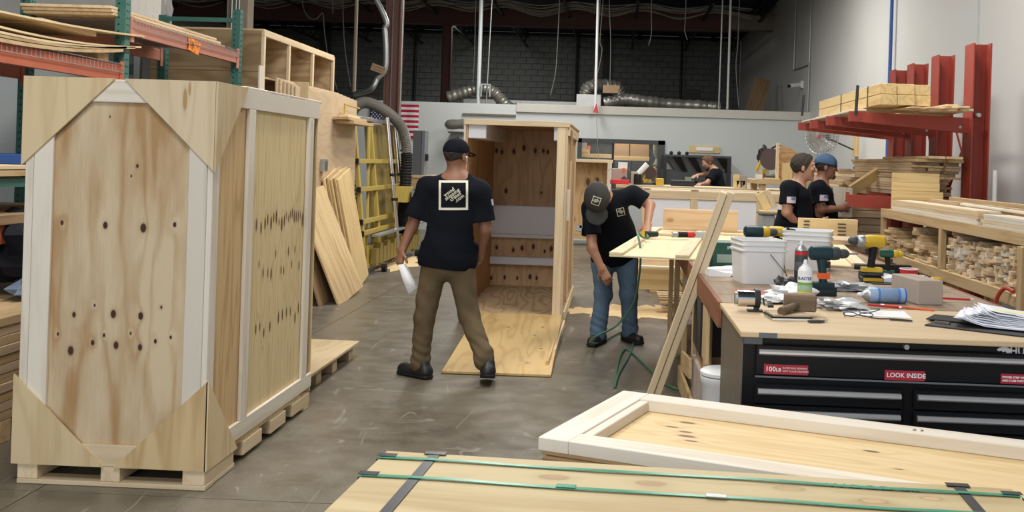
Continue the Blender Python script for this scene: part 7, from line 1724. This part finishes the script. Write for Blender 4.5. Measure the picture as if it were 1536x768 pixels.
def shoe(parent, heel, toe, up=(0, 0, 1), s=1.0, name='boot', ank=None, lift=0):
    h = np.array(heel, float); t = np.array(toe, float); d = unit(t - h); u = np.array(up, float); u = unit(u - d * np.dot(u, d)); l = np.cross(u, d)
    F = Field(np.minimum(h, t) - .12, np.maximum(h, t) + .2, .008)
    F.cone(h + u * .045, t + u * .035 - d * .03, .040 * s, .036 * s, .02, flat=(l, 1.12)); F.ell(t - d * .075 + u * .045, (.046 * s, .075 * s, .042 * s), np.stack([l, d, u]), .02)
    F.cone(h + u * .05 + d * .02, h + u * .10 + d * .03, .043 * s, .042 * s, .03)
    F.cut(h + u * .006, -u)
    o = fmesh(F, name, m_boot, parent)
    F2 = Field(np.minimum(h, t) - .1, np.maximum(h, t) + .08, .007); F2.cone(h + u * .012, t + u * .012 - d * .03, .042 * s, .042 * s, .01, flat=(l, 1.15)); F2.cut(h + u * .024, u); F2.cut(h + u * .001, -u)
    fmesh(F2, 'sole', m_rubber, o); return o
def limb_pair(F, pts, rs, k=.03):
    for i in range(len(pts) - 1): F.cone(pts[i], pts[i + 1], rs[i], rs[i + 1], k)
def P(px, py, y): q = atY(px, py, y); return v3(*q)

def person(label, J, opt):
    """J: joints in world metres. Returns the root and its parts."""
    g = opt; s = g.get('s', 1.0); allp = np.array([v for v in J.values()]); lo = allp.min(0) - .22; hi = allp.max(0) + .25
    base = (J['ankL'] + J['ankR']) / 2; r = thing('person', label, 'person', (base[0], base[1], 0)); h = g.get('h', .0075)
    lat = unit(J['shR'] - J['shL']); spine = unit(J['chest'] - J['pel']); fr = unit(np.cross(spine, lat)) * g.get('frs', 1)
    B = Field(lo, hi, h)
    f, u, l, R = head(B, J['head'], J['hf'] - J['head'], J['hu'] - J['head'], s)
    B.cone(J['neck'] - spine * .02, J['head'] - u * .05 * s - f * .01, .060 * s, .052 * s, .03)
    B.cone(J['neck'] - spine * .09, J['pel'], .10, .115, .05, flat=(lat, 1.35)); B.cone(J['shL'], J['shR'], .055, .055, .04)
    for a in 'LR':
        limb_pair(B, [J['sh' + a], J['el' + a]], [.050 * s, .040 * s]); B.cone(J['el' + a], J['wr' + a], .041 * s, .027 * s, .02, )
        hd = J['hd' + a] - J['wr' + a]; hand(B, J['wr' + a], hd, g.get('nrm' + a, fr), g.get('th' + a, 1), s, g.get('curl' + a, .4), g.get('grip' + a, 0))
        limb_pair(B, [J['hip' + a], J['kn' + a], J['ank' + a]], [.075 * s, .052 * s, .040 * s])
    body = fmesh(B, 'body', g['skin'], r)
    if g.get('face', True): eyes(r, J['head'], f, u, l, s)
    # trousers
    T = Field(np.minimum.reduce([J['ankL'], J['ankR'], J['pel']]) - .22, np.maximum.reduce([J['pel'], J['hipL'], J['hipR'], J['knL'], J['knR']]) + .25, h)
    tw = g.get('tw', 1.0)
    T.cone(J['pel'] + spine * .10, J['pel'] - spine * .03, .118 * tw, .128 * tw, .06, flat=(lat, 1.30))
    for a in 'LR':
        T.cone(J['hip' + a], J['kn' + a], .098 * tw, .074 * tw, .04); T.cone(J['kn' + a], J['ank' + a], .074 * tw, .066 * tw, .03); T.cone(J['ank' + a], J['ank' + a] - v3(0, 0, .035), .066 * tw, .070 * tw, .02)
    T.ripple(.0045, 30, g.get('seed', 1))
    # crumpled cloth above the ankles
    X, Y, Z = np.meshgrid(*T.ax, indexing='ij')
    for a in 'LR':
        dd = np.exp(-(((X - J['ank' + a][0]) ** 2 + (Y - J['ank' + a][1]) ** 2 + (Z - J['ank' + a][2] - .05) ** 2) / .012)); T.f = T.f + (dd * .005 * np.sin(Z * 95 + X * 45 + 1.5 * np.sin(Y * 40))).astype(np.float32)
        dd = np.exp(-(((X - J['kn' + a][0]) ** 2 + (Y - J['kn' + a][1]) ** 2 + (Z - J['kn' + a][2]) ** 2) / .02)); T.f = T.f + (dd * .0035 * np.sin(Z * 45 + X * 50 + Y * 30)).astype(np.float32)
    T.cut(J['pel'] + spine * .14, spine)
    tr = fmesh(T, 'trousers', g['trousers'], r)
    # shirt
    S = Field(np.minimum.reduce([J['pel'], J['shL'], J['shR'], J['elL'], J['elR']]) - .24, np.maximum.reduce([J['pel'], J['shL'], J['shR'], J['neck'], J['elL'], J['elR']]) + .24, h)
    hem = g.get('hem', .03); wd = g.get('wd', 1.0); bl = g.get('belly', 0)
    S.cone(J['neck'] - spine * .15, J['pel'] + spine * .03, .122 * wd, .130 * wd, .05, flat=(lat, 1.45)); S.cone(J['pel'] + spine * .08, J['pel'] - spine * .16, .132 * wd, .140 * wd, .05, flat=(lat, 1.36))
    sl_, sr_ = J['shL'], J['shR']; S.cone(sl_ + (sr_ - sl_) * .05, sr_ + (sl_ - sr_) * .05, .072, .072, .05); S.cone(J['neck'] - spine * .05, J['neck'] - spine * .12, .062, .10, .06, flat=(lat, 1.5))
    if bl: S.ell(J['pel'] + spine * .20 + fr * .06, (.15, .14, .17), None, .08)
    for a in 'LR':
        d = J['el' + a] - J['sh' + a]; q = J['sh' + a] + d * g.get('sleeve', .72); S.cone(J['sh' + a], q + unit(d) * .05, .074, .084, .04)
    S.ripple(.006, 24, g.get('seed', 1) + 5)
    X, Y, Z = np.meshgrid(*S.ax, indexing='ij')
    for a in 'LR':
        d = J['el' + a] - J['sh' + a]; q = J['sh' + a] + d * g.get('sleeve', .72); n = unit(d)
        near = ((X - q[0]) ** 2 + (Y - q[1]) ** 2 + (Z - q[2]) ** 2) < .17 ** 2
        dd = (X - q[0]) * n[0] + (Y - q[1]) * n[1] + (Z - q[2]) * n[2]
        rad = np.sqrt(np.maximum((X - q[0]) ** 2 + (Y - q[1]) ** 2 + (Z - q[2]) ** 2 - dd ** 2, 0))
        S.f = np.where(near & (rad < .115), np.maximum(S.f, dd), S.f).astype(np.float32)
    S.cut(J['pel'] - spine * hem, -spine)
    S.carve(J['neck'] + spine * .045 + fr * .03, (.068, .068, .055))
    shirt = fmesh(S, 'shirt', m_shirt, r)
    return r, body, shirt, tr, (f, u, l, R), (spine, lat, fr)
def hairpiece(parent, c, f, u, l, R, mat, s=1.0, front=.02, low=-.05, thick=.012, name='hair', rip=.004, beard=False):
    H = Field(c - .16, c + .16, .0065); H.ell(c + u * .022 * s - f * .006, ((.076 + thick) * s, (.096 + thick) * s, (.088 + thick) * s), R, .01); H.ripple(rip, 120, 3)
    X, Y, Z = np.meshgrid(*H.ax, indexing='ij'); D = np.stack([X, Y, Z], -1) - c; df = D @ f; du = D @ u
    # hairline: keep points above a slanted plane falling from forehead to nape
    H.f = np.maximum(H.f, (df * .9 - du * .43 - front).astype(np.float32)); H.f = np.maximum(H.f, (-du + low - .0 * df).astype(np.float32))
    return fmesh(H, name, mat, parent)
def cap(parent, c, f, u, l, R, mat, s=1.0, back=False, name='cap'):
    H = Field(c - .25, c + .25, .0065); H.ell(c + u * .030 * s, (.090 * s, .108 * s, .095 * s), R, .01); H.cut(c + u * .022 * s, -(u - f * (-.12 if back else .12)))
    b = fmesh(H, name, mat, parent)
    bd = -f if back else f
    Bm = Field(c - .25, c + .25, .0055); q = c + u * .030 * s + bd * .085 * s; Bm.ell(q + bd * .035 * s - u * .006, (.078 * s, .075 * s, .007 * s), np.stack([l, unit(bd - u * .18), unit(np.cross(l, unit(bd - u * .18)))]), .004); Bm.cut(c + bd * .075 * s, -bd)
    fmesh(Bm, 'cap_brim', mat, b); MB().sph(V(c + u * .126 * s), .007, 8, 6).build('cap_button', mat, b, True)
    return b
# ---------------- man walking away with a sheet of paper (back to the camera)
YA = 7.3
J = dict(head=P(684, 233, YA), neck=P(686, 257, YA), chest=P(680, 320, YA), pel=P(672, 388, YA), shL=P(641, 281, YA), shR=P(720, 287, YA + .02),
    elL=P(618, 340, YA - .02), wrL=P(603, 377, YA - .06), hdL=P(599, 398, YA - .08), elR=P(728, 345, YA + .02), wrR=P(721, 374, YA + .10), hdR=P(718, 390, YA + .12),
    hipL=P(651, 402, YA), hipR=P(693, 402, YA), knL=P(637, 474, YA + .02), knR=P(703, 474, YA + .02), ankL=v3(-1.355, 7.34, .13), ankR=v3(-.885, 7.20, .20))
# swap so that the lateral axis runs from his left to his right (camera sees his back)
J['hf'] = J['head'] + v3(.45, .9, -.08); J['hu'] = J['head'] + v3(0, 0, 1)
rA, bA, shA, trA, hv, bv = person('man in black cap and black T-shirt with printed back walking away holding a white sheet', J, dict(skin=m_skin2, trousers=m_khaki, hem=.065, sleeve=.78, face=False, curlL=.9, thL=-1, nrmL=v3(-.7, -.5, 0), thR=1, nrmR=v3(.6, -.5, 0), seed=3, h=.0065, tw=1.0, wd=1.03))
f, u, l, R = hv; c = J['head']
hairpiece(rA, c, f, u, l, R, m_hair, thick=.004, front=.03, low=-.06)
cap(rA, c, f, u, l, R, m_shirt)
MB().tube([V(c + f * .10 + u * .018 + l * .05), V(c + f * .165 + u * .022 + l * .045), V(c + f * .18 + u * .022), V(c + f * .165 + u * .022 - l * .045), V(c + f * .10 + u * .018 - l * .05)], .006, 6).build('cap_brim_edge', m_orange2, rA)
eb_ = MB().sph(V(c - l * .084 - u * .010 + f * .008), .009, 8, 6).sph(V(c + l * .084 - u * .010 + f * .008), .009, 8, 6).cyl(V(c - l * .086 - u * .014 + f * .012), V(c - l * .086 - u * .04 + f * .018), .0035, 6).build('earbuds', m_white, rA, True)
shoe(rA, (-1.30, 7.30, .004), (-1.52, 7.44, .004), s=1.05)
shoe(rA, (-.845, 7.13, .06), (-.875, 7.36, .008), up=(0, .25, 1), s=1.1)
bv_ = bvh_of(shA)
Dr = V((0, 1, 0)); a = atY(656, 271, YA - .5); b_ = atY(704, 320, YA - .5); cc = atY(680, 296, YA - .5)
sc7 = YA / (YA - .5)
def MB_A(rz=0): return frame(cc, V((1, 0, .03)), (0, 0, 1)) @ Matrix.Rotation(rz, 4, 'Z')
Dr = (V((J['chest'][0], YA, 1.33)) - V((0, 0, 1.58))); Dr.z = 0; Dr.normalize()
w5 = .222 / sc7
decal('print_frame', frame_mesh(-w5 / 2, -w5 / 2, w5 / 2, w5 / 2, .016, m_cream), MB_A(), Dr, bv_, shA, m_cream)
for k, t in enumerate(('wood', 'shipping', 'crates', '.com')):
    me = text_mesh(t, .037, m_cream, 0, 'CENTER', .0006); Mx = MB_A(math.radians(36)) @ Matrix.Translation(((-.012, -.004, .006, .022)[k], .036 - .026 * k, 0))
    decal('print_lettering', me, Mx, Dr, bv_, shA, m_cream)
flagpatch('sleeve_patch', frame(V((-.60, 7.31, 1.27)), (0, 1, 0), (0, 0, 1)), V((-1, 0, 0)), bv_, shA, .05, .045)
pj2 = thing('paper_sheet', 'folded white sheet of paper in the walking man\'s left hand', 'paper', (-1.47, 7.2, .6))
hp_ = J['wrL'] + (J['hdL'] - J['wrL']) * 1.0
q0 = atY(597, 397, YA - .12); q1 = atY(606, 396, YA - .12); q2 = atY(626, 432, YA - .10); q3 = atY(613, 441, YA - .16); q4 = atY(604, 420, YA - .12)
MB().add([q0, q1, q2, q3, q4], [(0, 1, 2, 4), (4, 2, 3)]).build('sheet', m_paper, pj2, True).modifiers.new('s', 'SOLIDIFY').thickness = .001
MB().add([q0 + V((.01, .02, 0)), q1 + V((.01, .02, 0)), q2 + V((-.02, .03, .03)), q4 + V((0, .03, 0))], [(0, 1, 2, 3)]).build('fold', m_paper, pj2).modifiers.new('s', 'SOLIDIFY').thickness = .001

# ---------------- man bending over the lid
YBm = 9.0
J = dict(head=P(896, 298, 8.50), neck=P(907, 292, 8.72), chest=P(921, 318, 8.86), pel=P(922, 378, 9.12), shL=P(950, 291, 8.86), shR=P(886, 312, 8.70),
    elL=P(975, 308, 8.84), wrL=P(971, 338, 8.62), hdL=P(969, 350, 8.53), elR=P(888, 372, 8.62), wrR=P(903, 403, 8.60), hdR=P(912, 421, 8.60),
    hipL=P(940, 390, 9.15), hipR=P(903, 392, 9.1), knL=P(943, 440, 9.06), knR=P(905, 440, 8.98), ankL=v3(.165, 9.16, .12), ankR=v3(-.115, 8.97, .12))
J['hf'] = J['head'] + v3(.02, -.32, -1); J['hu'] = J['head'] + v3(-.05, -1, .22)
rB, bB, shB, trB, hv, bv = person('man in charcoal cap and jeans bending over the crate lid, one hand on it', J, dict(skin=m_skin, trousers=m_denim, hem=.04, sleeve=.68, curlL=.12, thL=1, nrmL=v3(0, -.5, .9), thR=1, nrmR=v3(-.2, -1, .1), curlR=.7, seed=8, s=1.06, tw=1.03, wd=1.12, belly=1, h=.007, face=False))
f, u, l, R = hv; c = J['head']
hairpiece(rB, c, f, u, l, R, m_hairg, thick=.032, front=.03, low=-.09, rip=.008)
cp = cap(rB, c + u * .006, f, u, l, R, m_cap, 1.2)
bc = bvh_of(cp)
cf = V(c + u * .5 + f * .42); dr = -(V(u) * .55 + V(f) * .65).normalized()
# crown patch faces where the crown front looks
dr = -(V(u) * .85 + V(f) * .45).normalized(); o_ = V(c) + V(u) * .03 - dr * .4; Mx = frame(o_, V(l) * -1, -V(f) + V(u) * .5) @ Matrix.Rotation(.35, 4, 'Z')
vs, fs = grid_quad(-.034, -.034, .034, .034, 8, 8); decal('cap_patch', mesh_of('p', vs, fs, m_black), Mx, dr, bc, cp, m_black, .003)
decal('cap_patch_frame', frame_mesh(-.034, -.034, .034, .034, .005, m_cream), Mx, dr, bc, cp, m_cream, .005)
for k in range(4): vs, fs = grid_quad(-.018 + .004 * k, .014 - .010 * k, .012 + .004 * k, .019 - .010 * k, 4, 1); decal('cap_patch_line', mesh_of('q', vs, fs, m_cream), Mx @ Matrix.Rotation(.6, 4, 'Z'), dr, bc, cp, m_cream, .005)
shoe(rB, (-.085, 9.04, .004), (-.17, 8.80, .004), s=1.05, name='shoe'); shoe(rB, (.13, 9.20, .004), (.26, 9.0, .004), s=1.05, name='shoe')
bs_ = bvh_of(shB); cc = atY(931, 318, 8.2); Dr = ray(931, 318).normalized()
Mx = frame(cc, (1, 0, .28), (-.28, 0, 1)); w5 = .066
decal('print_frame', frame_mesh(-w5 / 2, -w5 / 2, w5 / 2, w5 / 2, .0045, m_cream), Mx, Dr, bs_, shB, m_cream)
for k in range(4): vs, fs = grid_quad(-.018 + .003 * k, .016 - .011 * k, .014 + .003 * k, .021 - .011 * k, 4, 1); decal('print_line', mesh_of('q', vs, fs, m_cream), Mx @ Matrix.Rotation(.6, 4, 'Z'), Dr, bs_, shB, m_cream)
flagpatch('sleeve_patch', frame(atY(869, 342, 8.2), (1, 0, -.1), (.1, 0, 1)), ray(869, 342).normalized(), bs_, shB, .05, .05)
# tattoo marks on the forearm
bb_ = bvh_of(bB)
for (px, py) in ((903, 408), (900, 413)):
    d_ = ray(px, py).normalized(); me = mesh_of('t', *(lambda m: (m.v, m.f))(MB().tube([V((.018 * math.cos(t * .5), .012 * math.sin(t * .5) , 0)) for t in range(12)], .002, 3, True)), None); decal('tattoo', me, frame(atY(px, py, 8.3), (1, 0, 0), (0, 0, 1)), d_, bb_, bB, plain('tattoo_ink', (.06, .06, .05), .6) if 'tattoo_ink' not in bpy.data.materials else bpy.data.materials['tattoo_ink'], .0015)

# ---------------- two men standing at the right, in profile, and the one at the back
def profile_man(label, YD, hd, nk, sh, el, wr, hdp, plx, s, skin, turn, seed, h=.0085, far=.0, **kw):
    head_ = P(*hd, YD); pel = P(*plx, YD + .02); pel[2] = .93
    shc = P(*sh, YD - .17 * s); shf = shc + v3(.05, .34 * s, -.01)
    J = dict(head=head_, neck=P(*nk, YD), chest=(pel + P(*nk, YD)) / 2, pel=pel, shR=shc, shL=shf,
        elR=P(*el, YD - .20 * s), wrR=P(*wr, YD - .12 * s), hdR=P(*hdp, YD - .10 * s), elL=shf + v3(.10, .06, -.27), wrL=shf + v3(.30, -.02, -.34), hdL=shf + v3(.38, -.04, -.35),
        hipR=pel + v3(0, -.10, -.06), hipL=pel + v3(0, .10, -.06), knR=pel + v3(.02, -.11, -.46), knL=pel + v3(.02, .12, -.46), ankR=v3(pel[0] - .02, pel[1] - .12, .11), ankL=v3(pel[0] - .02, pel[1] + .14, .11))
    J['hf'] = head_ + v3(math.cos(turn), math.sin(turn), -.05); J['hu'] = head_ + v3(0, 0, 1)
    r, b, shr, tr, hv, bv = person(label, J, dict(skin=skin, trousers=kw.get('tr', m_denim), hem=.06, sleeve=.70, seed=seed, h=h, s=s, wd=1.08, belly=1, **{k: v for k, v in kw.items() if k in ('curlR', 'gripR', 'thR', 'nrmR', 'thL', 'nrmL', 'frs')}))
    for a in 'LR': shoe(r, (pel[0] - .06, J['ank' + a][1], .004), (pel[0] + .20, J['ank' + a][1] - .02, .004), name='shoe')
    return r, b, shr, J, hv
rD, bD, sD, JD, hv = profile_man('grey-haired man in black T-shirt standing in profile behind the stamped board', 10.1, (1205, 250), (1197, 274), (1184, 282), (1180, 318), (1197, 338), (1207, 346), (1182, 350), 1.12, m_skinp, -.12, 5, thR=-1, nrmR=v3(0, -1, 0), curlR=.5)
f, u, l, R = hv; hairpiece(rD, JD['head'], f, u, l, R, m_haird, 1.12, thick=.011, front=.034, low=-.075, rip=.005)
rE, bE, sE, JE, hv = profile_man('man in faded blue backwards cap and sunglasses holding a grey wooden post', 10.8, (1238, 250), (1231, 270), (1227, 282), (1233, 314), (1262, 313), (1272, 307), (1225, 350), 1.08, m_skin2, -.05, 6, thR=1, nrmR=v3(0, -1, -.2), curlR=1.0)
f, u, l, R = hv; c = JE['head']; hairpiece(rE, c, f, u, l, R, m_hair, 1.08, thick=.006, front=.025, low=-.06); cap(rE, c, f, u, l, R, m_capb, 1.1, back=True)
MB().box(V(c + f * .10 + u * .008), (.02, .15, .035), Matrix((tuple(f), tuple(l), tuple(u))).transposed()).build('sunglasses', m_black, rE); MB().cyl(V(c + f * .10 + l * .08 + u * .012), V(c + l * .09 + u * .012), .004, 5).cyl(V(c + f * .10 - l * .08 + u * .012), V(c - l * .09 + u * .012), .004, 5).build('sunglasses_arm', m_black, rE)
# goatee
G = Field(c - .2, c + .2, .007); G.ell(c + f * .085 - u * .10, (.03, .03, .03), R, .01); G.ell(c + f * .10 - u * .052, (.03, .012, .008), R, .01); G.ripple(.003, 120, 2); fmesh(G, 'goatee', m_hair, rE)
for (r_, s_, px, py, yy) in ((rD, sD, 1187, 300, 9.3), (rE, sE, 1236, 297, 10.4)):
    bq = bvh_of(s_); flagpatch('sleeve_patch', frame(atY(px, py, yy), (1, 0, 0), (0, 0, 1)), ray(px, py).normalized(), bq, s_, .085, .062)
bq = bvh_of(sD)
for k, (zz_, hh_) in enumerate(((1.40, .03), (1.33, .06), (1.26, .03), (1.20, .05))):
    # the printed back seen edge on: lettering bars of the square logo
    vs, fs = grid_quad(-.09 + .01 * k, -hh_ / 2, .09 - .01 * k, hh_ / 2, 6, 2); decal('print_bar', mesh_of('p', vs, fs, m_cream), frame(V((1.2, 10.06, zz_)), (0, 1, 0), (0, 0, 1)), V((1, 0, 0)), bq, sD, m_cream)
# post block the capped man holds
a = atY(1248, 325, 10.75); b_ = atY(1279, 282, 10.75)
pbk = thing('wood_post_block', 'short thick weathered post held upright by the blue-capped man', 'block', (a.x, 10.78, a.z))
for k in range(2): slab('ply_layer', (a.x + (b_.x - a.x) * .5 * k + .001, 10.74, a.z), (a.x + (b_.x - a.x) * .5 * (k + 1), 10.87, b_.z), wood('weathered_post', (.56, .50, .40), (.40, .34, .25), rings=5, ystretch=6) if not k else bpy.data.materials['weathered_post'], pbk, 'z')
# bearded man far back, leaning over the bench, facing left
YC = 18.2
head_ = P(1062, 243, YC)
J = dict(head=head_, neck=P(1070, 252, YC + .02), chest=P(1076, 270, YC), pel=P(1084, 300, YC + .05), shL=P(1071, 261, YC - .18), shR=P(1076, 258, YC + .2), elL=P(1060, 275, YC - .3), wrL=P(1053, 276, YC - .5), hdL=P(1048, 276, YC - .6),
    elR=P(1056, 262, YC + .1), wrR=P(1046, 263, YC - .1), hdR=P(1041, 265, YC - .15), hipL=P(1083, 305, YC - .08), hipR=P(1083, 305, YC + .12), knL=v3(1.85, 18.1, .5), knR=v3(1.85, 18.35, .5), ankL=v3(1.87, 18.1, .11), ankR=v3(1.87, 18.4, .11))
J['pel'][2] = .98; J['hipL'][2] = .9; J['hipR'][2] = .9; J['hf'] = head_ + v3(-1, -.25, -.45); J['hu'] = head_ + v3(-.3, 0, 1)
rC, bC, sC, _, hv, bv = person('bearded man in black T-shirt working at the dark machine at the back', J, dict(skin=m_skinp, trousers=m_khaki, hem=.06, sleeve=.66, seed=9, h=.011, thL=1, thR=-1, nrmL=v3(0, -.3, 1), nrmR=v3(0, -.3, 1)))
f, u, l, R = hv; c = J['head']; hairpiece(rC, c, f, u, l, R, m_hairr, thick=.016, front=.035, low=-.06)
G = Field(c - .2, c + .2, .009); G.ell(c + f * .055 - u * .085, (.06, .06, .05), R, .01); G.ripple(.004, 100, 2); fmesh(G, 'beard', m_hairr, rC)
for a in 'LR': shoe(rC, (1.93, J['ank' + a][1], .004), (1.70, J['ank' + a][1], .004), name='shoe')
a = P(1036, 268, YC - .2)
ng = thing('nail_gun', 'green and black nail gun in the bearded man\'s outstretched hand', 'tool', (a[0], a[1], a[2] - .2))
MB().bb((a[0] - .10, a[1] - .04, a[2] - .14), (a[0] + .01, a[1] + .04, a[2] + .03)).build('magazine', plain('sage_plastic', (.2, .26, .18), .5), ng); MB().cyl((a[0] + .0, a[1], a[2] - .02), (a[0] + .12, a[1], a[2] - .05), .035, 10).build('grip', m_rubber, ng, True)
